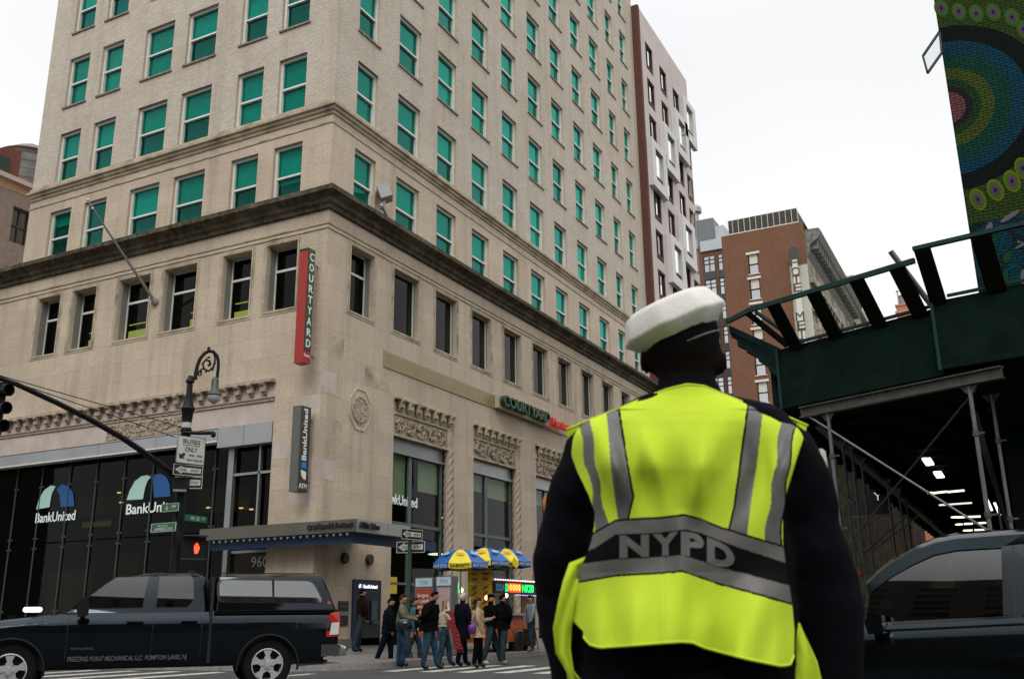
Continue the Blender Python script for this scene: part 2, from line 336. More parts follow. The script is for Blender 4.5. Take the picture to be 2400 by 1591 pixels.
# ---------------------------------------------------------------- windows
teal=glass('green_tinted_glass',(.004,.52,.44),.03,(.22,1,.85),.014,.12,3.2)
darkgl=glass('dark_office_glass',(.16,.30,.26),.02,1.0,.012,.05)
shadem=mat('roller_shade',(.62,.62,.58),.8,var=.1,vs_=3)
_n=shadem.node_tree; _o=_n.nodes.new('ShaderNodeObjectInfo'); _r=_n.nodes.new('ShaderNodeMapRange'); _r.inputs['To Min'].default_value=.65; _r.inputs['To Max'].default_value=1.3; _n.links.new(_o.outputs['Random'],_r.inputs['Value'])
_h=_n.nodes.new('ShaderNodeHueSaturation'); _b=_n.nodes['Principled BSDF']; _l=_b.inputs['Base Color'].links[0].from_socket; _n.links.new(_l,_h.inputs['Color']); _n.links.new(_r.outputs[0],_h.inputs['Value']); _n.links.new(_h.outputs[0],_b.inputs['Base Color'])
curt=mat('dark_curtain',(.15,.16,.16),.9,var=.4,vs_=8)
frame_g=mat('green_grey_frame',(.10,.14,.125),.5,var=.1)
silm=mat('brownstone_sill',(.26,.205,.155),.85,var=.25,vs_=6)
yel=mat('yellow_glow',(.6,.55,.1),.6,emit=(1,.60,.12),es=1.3)
random.seed(11)
def upper_window(s,a,b,z0,z1,up,lo,sill,deep=.2,draw=0):
    fr=MB(); t=.09; d0,d1=deep-.08,deep+.08
    WB(fr,s,a,a+t,z0,z1,d0,d1); WB(fr,s,b-t,b,z0,z1,d0,d1); WB(fr,s,a+t,b-t,z1-t,z1,d0,d1); WB(fr,s,a+t,b-t,z0,z0+t,d0,d1)
    zm=(z0+z1)/2-.02; WB(fr,s,a+t,b-t,zm-.035,zm+.035,d0+.02,d1)
    # white side pocket seen on the far jamb
    o=fr.build('window',whiteal,tower)
    p=MB(); p.quad(W(s,a+t,zm,deep),W(s,b-t,zm,deep),W(s,b-t,z1-t,deep),W(s,a+t,z1-t,deep)); p.quad(W(s,a+t,z0+t,deep+.03),W(s,b-t,z0+t,deep+.03),W(s,b-t,zm,deep+.03),W(s,a+t,zm,deep+.03)); p.build('glass_pane',teal,o,recalc=False)
    dep=(z1-z0)*up
    if up>.02:
        q=MB(); q.quad(W(s,a+.03,z1-dep,deep+.10),W(s,b-.03,z1-dep,deep+.10),W(s,b-.03,z1,deep+.10),W(s,a+.03,z1,deep+.10)); q.build('window_shade',shadem,o,recalc=False)
    if lo:
        c=MB(); n=28; pts0=[];pts1=[]
        for i in range(n+1):
            u=a+.04+(b-a-.08)*i/n; dd=deep+.2+.05*math.sin(i*1.9+a)+.02*math.sin(i*.7)
            pts0.append(W(s,u,z0,dd)); pts1.append(W(s,u,z1,dd))
        c.loft([pts0,pts1],close=False,cap=False); c.build('curtain',curt,o,recalc=False,smooth=180)
    if sill:
        q=MB(); WB(q,s,a-.08,b+.08,z0-.07,z0,-.06,.12); q.build('sill',silm,o)
    return o
pat={}
def st(r,c,s):
    # blinds read off the photograph for the nearest windows
    Lp={0:[.25,0,.5,.5,.52,.6],1:[.5,.52,.5,.5,1,1],2:[1,1,.93,.5,.5,.45],3:[.5,.5,1,1,.5,.5]}
    Rp={0:[1,.5,.52,.5,.5,.5,.5,.5,.5,.5,.5],1:[1,.5,.5,.5,1,.9,.4,.9,.5,.5,.5],2:[.5,.5,1,1,.9,.8,0,1,.6,.6,.6],3:[0,.5,.5,.5,.4,.35,.9,.6,.6,.7,.6]}
    d=Lp if s=='L' else Rp
    return d[r][c] if r in d else random.choice([.5,.5,.6,1,.4])
def seen(s,c,r):
    if s=='L': return r<3 or (r==3 and c<2)
    lim=[2,2,3,4,5,6,7,8,9,10,11]
    m={0:0,1:0,2:0,3:0,4:2,5:4,6:6,7:8}
    return c>=m.get(r,99)
for s,cols in (('L',LC),('R',RC)):
    for c,(a,b) in enumerate(cols):
        for r in range(0,8):
            if not seen(s,c,r): continue
            h=16.9 if r==0 else ROWH[r-1]; u=st(r,c,s)
            upper_window(s,a,b,(14.67 if r==0 else h-2.25),h,u,u<.95,r>=2)
def moulded(s,a,b,z0,z1,trans,deep):
    fr=MB()
    # stepped stone surround
    for k,(e,p) in enumerate(((.16,-.015),(.08,-.03))):
        WB(fr,s,a-e,a-e+.06,z0-e,z1+e,p,.0); WB(fr,s,b+e-.06,b+e,z0-e,z1+e,p,.0); WB(fr,s,a-e+.06,b+e-.06,z1+e-.06,z1+e,p,.0); WB(fr,s,a-e+.06,b+e-.06,z0-e,z0-e+.06,p,.0)
    WB(fr,s,a,a+.05,z0,z1,.12,.16); WB(fr,s,a+.05,b,z1-.05,z1,.12,.16)
    o=fr.build('office_window',trimstone,tower)
    w_=MB(); t=.05
    WB(w_,s,a,a+t,z0,z1,deep,deep+.05); WB(w_,s,b-t,b,z0,z1,deep,deep+.05); WB(w_,s,a+t,b-t,z1-t,z1,deep,deep+.05); WB(w_,s,a+t,b-t,z0,z0+t,deep,deep+.05)
    if trans:
        zm=z0+(z1-z0)*.66; WB(w_,s,a+t,b-t,zm-.04,zm+.04,deep-.02,deep+.05)
    w_.build('window_frame',whiteal,o)
    j=MB(); j.quad(W(s,a+.003,z0,.16),W(s,a+.003,z1,.16),W(s,a+.003,z1,deep),W(s,a+.003,z0,deep)); j.build('painted_reveal',mat('reveal_paint',(.23,.24,.21),.7),o,recalc=False); j=MB(); j.quad(W(s,b-.003,z0,.16),W(s,b-.003,z1,.16),W(s,b-.003,z1,deep),W(s,b-.003,z0,deep)); j.build('painted_reveal',mat('reveal_paint',(.23,.24,.21),.7),o,recalc=False)
    p=MB(); p.quad(W(s,a+t,z0+t,deep+.03),W(s,b-t,z0+t,deep+.03),W(s,b-t,z1-t,deep+.03),W(s,a+t,z1-t,deep+.03)); p.build('glass_pane',darkgl,o,recalc=False)
    return o
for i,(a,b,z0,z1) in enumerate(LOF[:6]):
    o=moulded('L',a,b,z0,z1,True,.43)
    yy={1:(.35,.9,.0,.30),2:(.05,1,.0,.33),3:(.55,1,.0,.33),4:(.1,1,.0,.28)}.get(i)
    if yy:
        q=MB(); ua=b-(b-a)*yy[0]; ub=b-(b-a)*yy[1]; WB(q,'L',min(ua,ub)+.05,max(ua,ub)-.05,z0+.06,z0+.06+yy[3]*1.25,.50,.54); WB(q,'L',min(ua,ub)+.05,max(ua,ub)-.05,z0+.70,z0+.73,.50,.54) ; q.build('glow_panel',yel,o)  # glowing yellow slabs added behind the pane, low in the window
for i,(a,b,z0,z1) in enumerate(ROF):
    o=moulded('R',a,b,z0,z1,i==0,.36 if i==0 else .22)
    if i in (1,):
        q=MB(); WB(q,'R',a+.08,a+.75,z0+.35,z0+.7,.6,.63); q.build('glow_panel',mat('green_lit_panel',(.5,.6,.2),.6,emit=(.55,.72,.15),es=.6),o)
    if i in (3,5):
        q=MB(); WB(q,'R',a+.05,a+.22,z0+.8,z0+1.15,.6,.63); q.build('glow_panel',MATS['green_lit_panel'],o)
for (s,u,z) in (('R',25.0,11.35),('L',20.2,11.75),('L',20.35,12.6)):
    q=MB(); q.ell(W(s,u,z,.9),.035,.035,.035,8,6); q.build('wall_lamp',mat('warm_lamp',(1,.5,.1),.5,emit=(1,.45,.12),es=5),tower)
# ---------------------------------------------------------------- sloping pavement up to the wall
def ph(x,y):
    d=min(x-KX,y-KY); return .152+.2*max(0,min(1,(d-.4)/3.9))
mb=MB(); n1,n2=44,52
gx=[19.4+i*(23.44-19.4)/8 for i in range(9)]+[24.5+i*2.5 for i in range(30)]; gy=[14.85+i*(18.72-14.85)/8 for i in range(9)]+[19.5+i*2.5 for i in range(30)]
for i in range(len(gx)-1):
    for j in range(len(gy)-1):
        if gx[i]>23.5 and gy[j]>18.8: continue
        if i==0 and j==0: continue
        mb.quad(*[V(x,y,ph(x,y)) for x,y in ((gx[i],gy[j]),(gx[i+1],gy[j]),(gx[i+1],gy[j+1]),(gx[i],gy[j+1]))])
tag(mb.build('pavement_slope',concrete,smooth=180),kind='structure')
# ---------------------------------------------------------------- ornamental stone at street level
def dentils(s,us,z,mb):
    for u in us:
        WB(mb,s,u-.10,u+.10,z-.28,z,-.16,.0); 
        a=W(s,u,z-.02,-.18); mb.lathe([(.075,-.09),(.085,0),(.075,.09)],a,8,ax=(YA if s=='L' else XA))
        WB(mb,s,u-.085,u+.085,z-.36,z-.28,-.07,.0)
def leafy(mb,s,u0,u1,z0,z1,n):
    rnd=random.Random(int(u0*7)); h=z1-z0
    for k in range(n):
        uc=u0+(u1-u0)*(k+.5)/n; zc=(z0+z1)/2; sg=1 if k%2 else -1; pts=[]
        for i in range(26):
            t=i/25*3.4*math.pi; r=h*.40*(1-i/30); pts.append(W(s,uc+sg*r*math.cos(t)*.95,zc+r*math.sin(t),-.015))
        mb.tube(pts,[.035*(1-i/34) for i in range(26)],5)
        for i in range(16):
            t=rnd.random()*6.28; r=h*(.15+.33*rnd.random()); c=W(s,uc+r*math.cos(t)*1.15,zc+r*math.sin(t),-.01); e=.03+.03*rnd.random()
            mb.ell(c,e,e,e*1.3,6,4)
reliefm=mat('carved_stone',(.40,.33,.245),.85,var=.35,vs_=9,bump=.5,bs=40)
# left bay
mb=MB(); s='L'
dentils(s,[20.96+.54*i for i in range(42)],8.5,mb); WB(mb,s,20.55,44,8.5,8.6,-.20,.02)
for z in (8.03,7.93): WB(mb,s,20.55,44,z-.02,z+.02,-.03,.12)
mb.build('bracket_cornice',reliefm,tower)
mb=MB(); WB(mb,s,20.551,43.999,7.24,8.5,.02,.40); mb.build('lintel_panel',palestone,tower)
mb=MB(); WB(mb,s,24.2,28.1,7.30,7.90,.0,.015); leafy(mb,s,24.25,28.05,7.32,7.88,6); mb.build('carved_frieze',reliefm,tower)
# metal fascia
fm=MB(); ys=[20.56,21.71,22.83]
for a,b in zip(ys,ys[1:]): WB(fm,s,a+.008,b-.008,6.57,7.23,-.04,.3)
for a in [22.85+2.78*i for i in range(8)]: WB(fm,s,a+.008,a+2.77,6.82,7.20,-.02,.3)
fm.build('metal_fascia',greypanel,tower)
fm=MB(); WB(fm,s,22.85,44,6.77,6.815,-.05,.3); fm.build('fascia_trim',whiteal,tower)
# glass shopfront on the avenue
shopgl=glass('shopfront_glass',(.18,.24,.19),.015,1,.006,.015)
sg=MB(); 
for a,b,c,d in ((22.95,44,3.98,6.8),(22.95,44,.35,3.94)): sg.quad(W(s,a,c,.5),W(s,b,c,.5),W(s,b,d,.5),W(s,a,d,.5))
shop=sg.build('shopfront_glazing',shopgl,tower,recalc=False)
fi=MB()
for u in [23.32,24.75,26.14,27.52,28.92,30.31,31.8,33.18,34.6,36,37.4]:
    WB(fi,s,u-.009,u+.009,.35,6.8,.44,.49); 
    for z in (1.6,3.78,4.14,6.0):
        for du in (-.09,.09): WB(fi,s,u+du-.025,u+du+.025,z-.025,z+.025,.46,.495)
fi.build('glass_fin',mat('fin_glass',(.07,.11,.095),.4,spec=.3),shop)
bw=MB()
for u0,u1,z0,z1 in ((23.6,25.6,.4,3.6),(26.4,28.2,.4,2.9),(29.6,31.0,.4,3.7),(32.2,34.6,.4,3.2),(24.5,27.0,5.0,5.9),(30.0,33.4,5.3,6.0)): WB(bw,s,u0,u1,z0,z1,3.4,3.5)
bw.build('interior_wall',mat('glowing_wood_wall',(.12,.06,.02),.8,var=.5,vs_=1,emit=(.022,.012,.002),es=.6),shop)  # faint glow put into the wall in place of room light
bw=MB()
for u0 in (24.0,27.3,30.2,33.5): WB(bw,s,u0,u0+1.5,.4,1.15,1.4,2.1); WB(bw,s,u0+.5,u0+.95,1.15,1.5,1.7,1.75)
bw.build('desk',mat('glowing_desk',(.10,.09,.08),.6,emit=(.012,.012,.012),es=.6),shop)  # same faint glow put into the desks
# painted signs on the glass
signw=mat('sign_white',(.80,.86,.82),.5,emit=(.6,.72,.66),es=.14); signb=mat('sign_blue',(.008,.085,.27),.5,emit=(.01,.12,.38),es=.05)  # slight glow put into the sign colours against the dim reveal
mint=mat('sign_mint',(.38,.60,.54),.5,emit=(.4,.62,.54),es=.10)
def zp(pts,s_,ox,oy,**k): return [P(ox+x/s_,oy+y/s_,**k) for x,y in pts]
def flat(name,pts,m,parent,ex): q=MB(); q.prism(pts,ex); return q.build(name,m,parent)
GX=X0+.47
for base,txt in ((([(860,352),(880,290),(915,225),(960,190),(1000,182),(1025,195),(1000,225),(985,270),(970,345)],[(1030,200),(1055,180),(1090,172),(1130,195),(1150,240),(1157,325),(1045,335),(1043,260)]),((850,450),(1215,428))),
                 (([(245,415),(265,345),(300,285),(345,252),(378,258),(350,310),(335,400)],[(385,275),(420,245),(465,260),(495,300),(505,392),(412,400),(405,320)]),((235,507),(505,485)))):
    L_=MB(); L_.prism(zp(base[0],2.899,0,1050,X=GX),(.01,0,0)); L_.m=1; L_.prism(zp(base[1],2.899,0,1050,X=GX),(.01,0,0)); L_.m=2
    a,b=[P(x/2.899,1050+y/2.899,X=GX) for x,y in txt]; L_.text('BankUnited',a,V(0,-1,0),UP,.36,.01,'LEFT',w=a.y-b.y,bold=.012)
    L_.build('bank_logo',[mint,signb,signw],shop,recalc=False)
# aluminium framed end bay
fr=MB()
WB(fr,s,20.56,20.62,3.9,6.6,.28,.40); WB(fr,s,21.24,21.31,3.9,6.6,.28,.40); WB(fr,s,22.34,22.52,.4,6.6,.25,.40); WB(fr,s,22.56,22.62,3.9,6.6,.3,.42)
WB(fr,s,20.62,22.34,5.66,5.74,.28,.40); WB(fr,s,20.62,22.34,3.88,3.96,.28,.40); WB(fr,s,20.62,22.34,3.22,3.30,.34,.44); WB(fr,s,20.55,20.62,.3,3.9,.34,.44)
fb=fr.build('aluminium_frame',greyal,tower)
q=MB(); q.quad(W(s,20.6,.3,.42),W(s,22.9,.3,.42),W(s,22.9,6.6,.42),W(s,20.6,6.6,.42)); q.build('glass_pane',shopgl,fb,recalc=False)
q=MB(); q.text('960',W(s,21.47,2.78,.385),V(0,-1,0),UP,.33,.01,'LEFT',w=.66); q.build('house_number',mat('number_grey',(.5,.5,.46),.5),fb,recalc=False)
warm=mat('warm_downlight',(1,.6,.3),.5,emit=(1,.55,.22),es=4)
q=MB()
for px,py in ((533,1187),(565,1190),(589,1193),(279,1154),(284,1177),(488,1189)): q.ell(P(px,py,X=X0+3.2),.06,.11,.03,8,5)
q.build('downlight',warm,tower)
q=MB(); WB(q,s,30.9,32.4,4.75,4.95,2.9,3.0); WB(q,s,23.6,25.2,4.15,4.4,2.9,3.0); q.build('amber_wall_panel',mat('amber_panel',(.3,.2,.03),.7,emit=(.32,.2,.02),es=.35),tower)
# ---------------------------------------------------------------- side street bays
s='R'
rope=mat('rope_column_stone',(.42,.35,.27),.85,var=.25,vs_=12,bump=.3,bs=50)
ochre=mat('warm_lit_ceiling',(.5,.3,.05),.7,emit=(.62,.36,.06),es=.8)
for i,(a,b,c,d) in enumerate(BR):
    o=MB(); WB(o,s,a+.001,b-.001,8.55,8.63,-.12,.3); 
    dentils(s,[a+.35+.56*k for k in range(7)],8.54,o); WB(o,s,a+.001,b-.40,7.98,8.50,.06,.44)
    WB(o,s,a+.001,b-.40,8.02,8.08,.0,.1); WB(o,s,a+.001,b-.40,7.26,7.33,.0,.44); WB(o,s,b-.46,b-.40,7.33,8.02,.0,.1)
    bay=o.build('shop_bay',trimstone,tower)
    f=MB(); WB(f,s,a+.001,b-.46,7.33,8.02,.05,.44); leafy(f,s,a+.1,b-.55,7.36,7.98,5)
    for v in f.v: pass
    f.build('carved_frieze',reliefm,bay)
    m_=MB(); WB(m_,s,a+.001,b-.44,6.78,7.255,.22,.42); WB(m_,s,a+.001,b-.44,6.72,6.80,.16,.42); m_.build('metal_header',greyal,bay)
    # twisted column
    rc=MB(); rr=.17; cx,cy=b-.19,Y0+.12; rings=[]
    for k in range(121):
        z=.35+(7.25-.35)*k/120; rings.append([V(cx+(rr*(1+.16*math.cos(4*(t-z*5))))*math.cos(t),cy+(rr*(1+.16*math.cos(4*(t-z*5))))*math.sin(t),z) for t in [2*math.pi*q_/16 for q_ in range(16)]])
    rc.loft(rings); rc.build('twisted_column',rope,bay,smooth=60)
    cp=MB(); WB(cp,s,b-.38,b-.001,7.25,8.5,.02,.35); WB(cp,s,b-.38,b-.001,.15,.6,-.01,.35); cp.build('column_block',trimstone,bay)
    fr=MB(); WB(fr,s,a+.001,a+.05,.3,6.75,.24,.34); WB(fr,s,b-.52,b-.42,.3,6.75,.24,.34); um=a+(b-a)*.335; WB(fr,s,um,um+.2,.3,6.75,.24,.34); WB(fr,s,a+.05,b-.52,4.27,4.39,.22,.34); WB(fr,s,a+.05,b-.52,2.3,2.38,.25,.34)
    wf=fr.build('window_frame',mat('green_frame',(.11,.145,.135),.5,metal=.2,var=.1),bay)
    g=MB(); g.quad(W(s,a,.3,.3),W(s,b-.45,.3,.3),W(s,b-.45,6.75,.3),W(s,a,6.75,.3)); g.build('glass_pane',glass('bay_glass',(.52,.62,.50),.015,1,.006,.03),wf,recalc=False)
    sh=MB(); 
    if i==0: WB(sh,s,a+.03,um,5.15,6.75,.40,.42); WB(sh,s,um+.85,b-.5,5.6,6.75,.40,.42)
    else: WB(sh,s,a+.03,um,6.05,6.75,.40,.42); WB(sh,s,um+.2,b-.5,5.9,6.75,.40,.42)
    sh.build('window_shade',mat('cream_shade',(.62,.64,.52),.8,var=.1),bay)
    if i==0:
        l=MB(); l.text('BankUnited',W(s,a-.1,4.98,.27),XA,UP,.36,.01,'LEFT',w=2.05,bold=.015); l.build('bank_lettering',signw,bay,recalc=False)
        l=MB(); l.prism([W(s,u,z,.5) for u,z in ((29.08,6.4),(29.3,6.1),(29.5,5.6),(29.55,5.35),(29.05,5.35))],(0,.01,0)); l.build('bank_emblem',signb,bay)
        l=MB(); WB(l,s,a+.03,a+.62,4.95+.1,5.2,.27,.29) ; l.build('white_notice',signw,bay)
        l=MB(); WB(l,s,a+.1,a+.85,2.45,2.62,.6,.63); WB(l,s,a+.08,a+.1,.5,.52,.6,.61); l.build('lit_notice',mat('lit_white_notice',(.7,.8,.75),.6,emit=(.6,.72,.66),es=.6),bay)
        l=MB(); WB(l,s,a+.16,a+.36,1.15,1.95,.62,.64); l.build('cyan_banner',mat('cyan_banner',(.1,.5,.6),.6,emit=(.08,.45,.55),es=.5),bay)
        l=MB(); WB(l,s,28.9,29.65,2.05,2.62,1.2,1.25); l.build('amber_wall',ochre,bay)
        l=MB(); l.ell(P(1021,1298,Y=Y0+2.2),.32,.32,.045,14,5); l.build('ceiling_light',mat('cool_lamp',(1,1,.9),.5,emit=(1,.97,.8),es=1.6),bay)
    if i==1:
        l=MB()
        for k in range(4): WB(l,s,a+.12+.42*k,a+.34+.42*k,5.35,5.75,1.0+.1*k,1.05+.1*k)
        l.build('amber_ceiling_panel',ochre,bay)
        l=MB()
        for k in range(5): WB(l,s,a+.2+.42*k,a+.42+.42*k,5.02,5.05,1.6,1.65)
        l.build('strip_light',mat('warm_strip',(1,.8,.4),.5,emit=(1,.75,.3),es=1.6),bay)
        l=MB(); l.ell(P(1155,1160,Y=Y0+1.4),.11,.11,.11,12,8); l.build('globe_lamp',mat('globe',(1,.8,.4),.5,emit=(1,.62,.25),es=1.6),bay)
# bronze band and its lettering
m_=MB(); WB(m_,s,26.74,43.5,9.52,10.08,-.03,.02); band=m_.build('bronze_band',mat('bronze_band',(.30,.235,.11),.45,metal=.15,var=.12,vs_=1.5),tower)
greenlet=mat('sign_green',(.015,.05,.025),.5); signred=mat('sign_red',(.55,.02,.015),.5,emit=(.5,.015,.01),es=.25)
lb=MB(); WB(lb,s,34.75,39.6,9.56,10.12,-.22,-.04); lb.build('letter_tray',mat('pale_tray',(.5,.42,.30),.6),band)
l=MB(); l.text('COURTYARD',W(s,34.82,9.66,-.34),XA,UP,.46,.22,'LEFT',w=4.5,bold=.02); l.build('green_lettering',greenlet,band,recalc=False)
l=MB(); l.text('COURTYARD',W(s,34.82,9.66,-.37),XA,UP,.46,.04,'LEFT',w=4.5,bold=-.012); l.build('neon_tube_lettering',mat('unlit_neon',(.13,.20,.14),.4),band,recalc=False)
l=MB(); l.text('Marriott',W(s,39.65,9.66,-.30),XA,UP,.34,.22,'LEFT',w=1.9,bold=.02); l.build('red_lettering',signred,band,recalc=False)
# medallion
m_=MB(); c=W(s,25.5,7.78,0); oc=[W(s,25.5+.62*math.cos(R(22.5+45*k)),7.78+.72*math.sin(R(22.5+45*k)),0) for k in range(8)]
for k in range(8): m_.bar(oc[k],oc[(k+1)%8],.05,.05)
md=m_.build('medallion',limestone,tower)
m_=MB(); m_.lathe([(.44,-.01),(.46,.03),(.40,.05),(.38,.03)],W(s,25.5,7.78,0),24,ax=(0,-1,0)); rr=random.Random(5)
for k in range(60):
    t=rr.random()*6.28; r=.36*math.sqrt(rr.random()); e=.03+.03*rr.random(); m_.ell(W(s,25.5+r*math.cos(t),7.78+r*1.3*math.sin(t),-.01),e,e*.8,e*1.2,6,4)
for r_ in (.2,.3): m_.tube([W(s,25.5+r_*math.cos(t),7.78+r_*1.25*math.sin(t),-.02) for t in [2*math.pi*k/24 for k in range(25)]],.02,5)
o=m_.build('carved_relief',reliefm,md); 
# repaired blocks of lighter and darker stone at the corner
for (s_,u0,u1,z0,z1,mm) in (('L',18.721,19.25,5.35,5.95,palestone),('L',18.75,19.75,4.55,4.93,palestone),('R',23.45,24.35,5.3,5.92,palestone),('R',24.1,24.6,6.6,7.2,trimstone),('R',23.9,24.5,9.2,9.9,trimstone),('R',25.7,27.1,8.7,9.3,trimstone),('L',19.85,20.5,6.0,6.6,palestone),('L',18.721,19.3,7.3,7.9,palestone),('R',23.45,24.2,8.0,8.7,palestone)):
    q=MB(); WB(q,s_,u0,u1,z0,z1,-.004,.01); q.build('replaced_block',mm,tower)
# plinth
q=MB(); WB(q,'R',X0-.05,27.46,.1,.62,-.05,.0); WB(q,'L',Y0,20.54,.1,.62,-.05,.0); q.build('plinth',mat('plinth_granite',(.17,.15,.12),.7,var=.3,vs_=12),tower)
# wall vents
for u,z in ((24.9,3.0),(26.2,3.02)):
    q=MB(); q.lathe([(.17,0),(.17,.10),(.14,.12),(.05,.12)],W('R',u,z,0),14,ax=(0,-1,0)); q.build('wall_vent',mat('vent_dark',(.03,.028,.022),.7),tower)
# small deposit box
q=MB(); WB(q,'R',24.70,25.20,1.0,1.72,-.03,.05); db=q.build('deposit_box',mat('dark_box',(.02,.02,.018),.4),tower)
q=MB(); WB(q,'R',24.75,25.15,1.30,1.42,-.06,-.03); WB(q,'R',24.75,25.15,1.56,1.575,-.05,-.03); q.build('deposit_flap',greyal,db)
# cash machine niche
q=MB(); WB(q,'R',25.42,26.84,.4,2.36,-.05,.05); am=q.build('cash_machine',mat('navy_panel',(.012,.014,.018),.35,var=.1),tower)
q=MB(); WB(q,'R',26.84,26.87,.4,2.37,-.06,.05); WB(q,'R',25.42,26.84,2.36,2.39,-.06,.05); WB(q,'R',25.39,25.42,.4,2.37,-.06,.05); q.build('machine_trim',mat('trim_blue',(.02,.03,.12),.4),am)
q=MB(); q.text('BankUnited',W('R',25.90,2.13,-.06),XA,UP,.11,.01,'LEFT',w=.74,bold=.02); q.prism([W('R',u,z,-.06) for u,z in ((25.65,2.13),(25.66,2.2),(25.71,2.25),(25.76,2.25),(25.74,2.2),(25.735,2.13))],(0,-.01,0)); q.build('lit_lettering',mat('lit_white',(.9,.9,.9),.5,emit=(.9,.95,1),es=1.1),am,recalc=False)
q=MB(); q.prism([W('R',u,z,-.06) for u,z in ((25.77,2.13),(25.78,2.22),(25.82,2.25),(25.86,2.22),(25.87,2.13))],(0,-.01,0)); q.build('lit_emblem',mat('lit_blue',(.05,.2,.8),.5,emit=(.05,.2,.9),es=.9),am)
q=MB(); WB(q,'R',26.33,26.63,1.15,1.75,-.10,-.05); WB(q,'R',26.30,26.66,1.05,1.12,-.18,-.05); q.build('machine_console',mat('console_teal',(.05,.08,.075),.4),am)
# ---------------------------------------------------------------- entrance canopy at the corner
Xm,Ym=22.6,16.62; XR,YL=25.4,22.5
q=MB(); zb,zt=3.55,3.90
q.box((Xm+.06,Ym+.06,zb+.02),(XR,YL-.03,zt-.02)) if False else None
poly=[V(Xm+.05,Ym+.05,0),V(XR-.02,Ym+.05,0),V(XR-.02,Y0,0),V(X0,Y0,0),V(X0,YL,0),V(Xm+.05,YL,0)]
q.prism([p+V(0,0,zb+.03) for p in poly],(0,0,zt-zb-.06)); canopy=q.build('entrance_canopy',mat('canopy_soffit',(.11,.105,.085),.6),tower)
q=MB(); q.box((Xm,Ym,zb),(Xm+.05,YL,zt)); q.build('canopy_fascia',mat('fascia_bronze',(.13,.125,.10),.4,metal=.4,var=.1,vs_=2),canopy)
q=MB()
for a,b in ((Xm+.052,24.18),(24.2,XR)): q.box((a,Ym,zb),(b,Ym+.05,zt))
q.build('canopy_fascia',mat('fascia_silver',(.42,.42,.41),.35,metal=.4,var=.06,vs_=2),canopy)
dl=mat('dark_letter',(.012,.012,.01),.4)
q=MB(); q.text('BankUnited',V(Xm-.05,17.93,3.68),V(0,-1,0),UP,.15,.04,'LEFT',w=1.22,bold=.02); q.lathe([(.085,0),(.085,.04),(.05,.04)],V(Xm-.0,18.23,3.73),12,ax=(-1,0,0)); q.lathe([(.08,0),(.08,.04),(.04,.04)],V(Xm,18.05,3.73),12,ax=(-1,0,0)); q.build('canopy_lettering',dl,canopy,recalc=False)
q=MB(); q.text('ATMs 24hrs',V(Xm+.12,Ym-.05,3.66),XA,UP,.17,.05,'LEFT',w=.98,bold=.02); q.build('canopy_lettering',dl,canopy,recalc=False)
navy=mat('navy_valance',(.008,.03,.085),.6,var=.2,vs_=3)
q=MB(); q.box((Xm+.22,Ym+.25,zb-.30),(Xm+.25,YL-.3,zb)); q.box((Xm+.25,Ym+.25,zb-.30),(27.3,Ym+.28,zb)); val=q.build('valance',navy,canopy)
q=MB()
for k in range(22):
    y=YL-.35-.24*k; q.prism([V(Xm+.215,y,zb-.02),V(Xm+.215,y-.11,zb-.02),V(Xm+.215,y-.05,zb-.09)],(-.004,0,0))
q.build('white_pennant',signw,val)
# ---------------------------------------------------------------- hanging things on the building: each a thing of its own
def blade(name,label,pxs,m1,m2,Xn=22.72,dp=.37):
    (tl,te,tr_,bl,be)=pxs
    E=P(*te,X=Xn); y1=P(*tl,X=Xn).y; zt=E.z; zb_=P(*be,X=Xn).z; 
    az=P(*tr_,Y=E.y).x-Xn
    o=empty(name,(X0,E.y+(y1-E.y)/2,zb_),label,'sign','column signs hung at the corner')
    q=MB(); q.box((Xn,E.y,zb_),(Xn+az,y1,zt)); q.build('sign_box',m1,o)
    q=MB(); 
    for z in (zb_+.35,zt-.35): q.tube([V(Xn+az-.02,(E.y+y1)/2,z),V(X0+.02,(E.y+y1)/2,z)],.03)
    q.build('bracket',greyal,o)
    return o,E,y1,zb_,zt,az
red_=mat('blade_red',(.36,.018,.008),.45,var=.05); green_=mat('blade_green',(.008,.065,.02),.45); white_=mat('letter_white',(.85,.85,.80),.5)
o,E,y1,zb_,zt,azw=blade('hanging_sign','tall red and green column sign reading COURTYARD, hung high by the corner',((702,594),(723,584),(739,592),(689,846),(712,848)),red_,red_)
q=MB(); q.box((22.72+.02,E.y-.02,zb_+.42),(22.72+azw-.02,E.y,zt+.03)); q.build('green_face',green_,o)
q=MB(); q.box((22.70,E.y-.01,zt),(22.72+azw,y1,zt+.05)); q.build('green_cap',green_,o)
q=MB(); H=(zt-zb_-.50)/9
for k,chh in enumerate('COURTYARD'): q.text(chh,V(22.72+azw/2,E.y-.024,zt-.05-H*(k+1)+H*.18),XA,UP,H*.72,.01,'CENTER',w=azw*.60,bold=.015)
q.text('Marriott',V(22.72+azw/2,E.y-.004,zb_+.20),XA,UP,.10,.01,'CENTER',w=azw*.8); q.build('lettering',white_,o,recalc=False)
gb=mat('blade_grey',(.115,.118,.108),.45); 
o,E,y1,zb_,zt,azw=blade('hanging_sign','slim grey column sign reading BankUnited ATM, hung below the red one',((687,951),(706,949),(729,955),(677,1148),(697,1150)),gb,gb,Xn=22.75)
q=MB(); q.box((22.752,E.y-.015,zb_+.01),(22.75+azw-.005,E.y,zt-.01)); q.build('dark_face',mat('blade_dark',(.05,.048,.042),.45),o)
q=MB(); q.text('BankUnited',V(22.75+azw*.66,E.y-.02,zb_+.92),UP,-XA,azw*.40,.01,'LEFT',w=zt-zb_-1.02,bold=.02); q.text('ATM',V(22.75+azw/2,E.y-.02,zb_+.10),XA,UP,.15,.01,'CENTER',w=azw*.75,bold=.01)
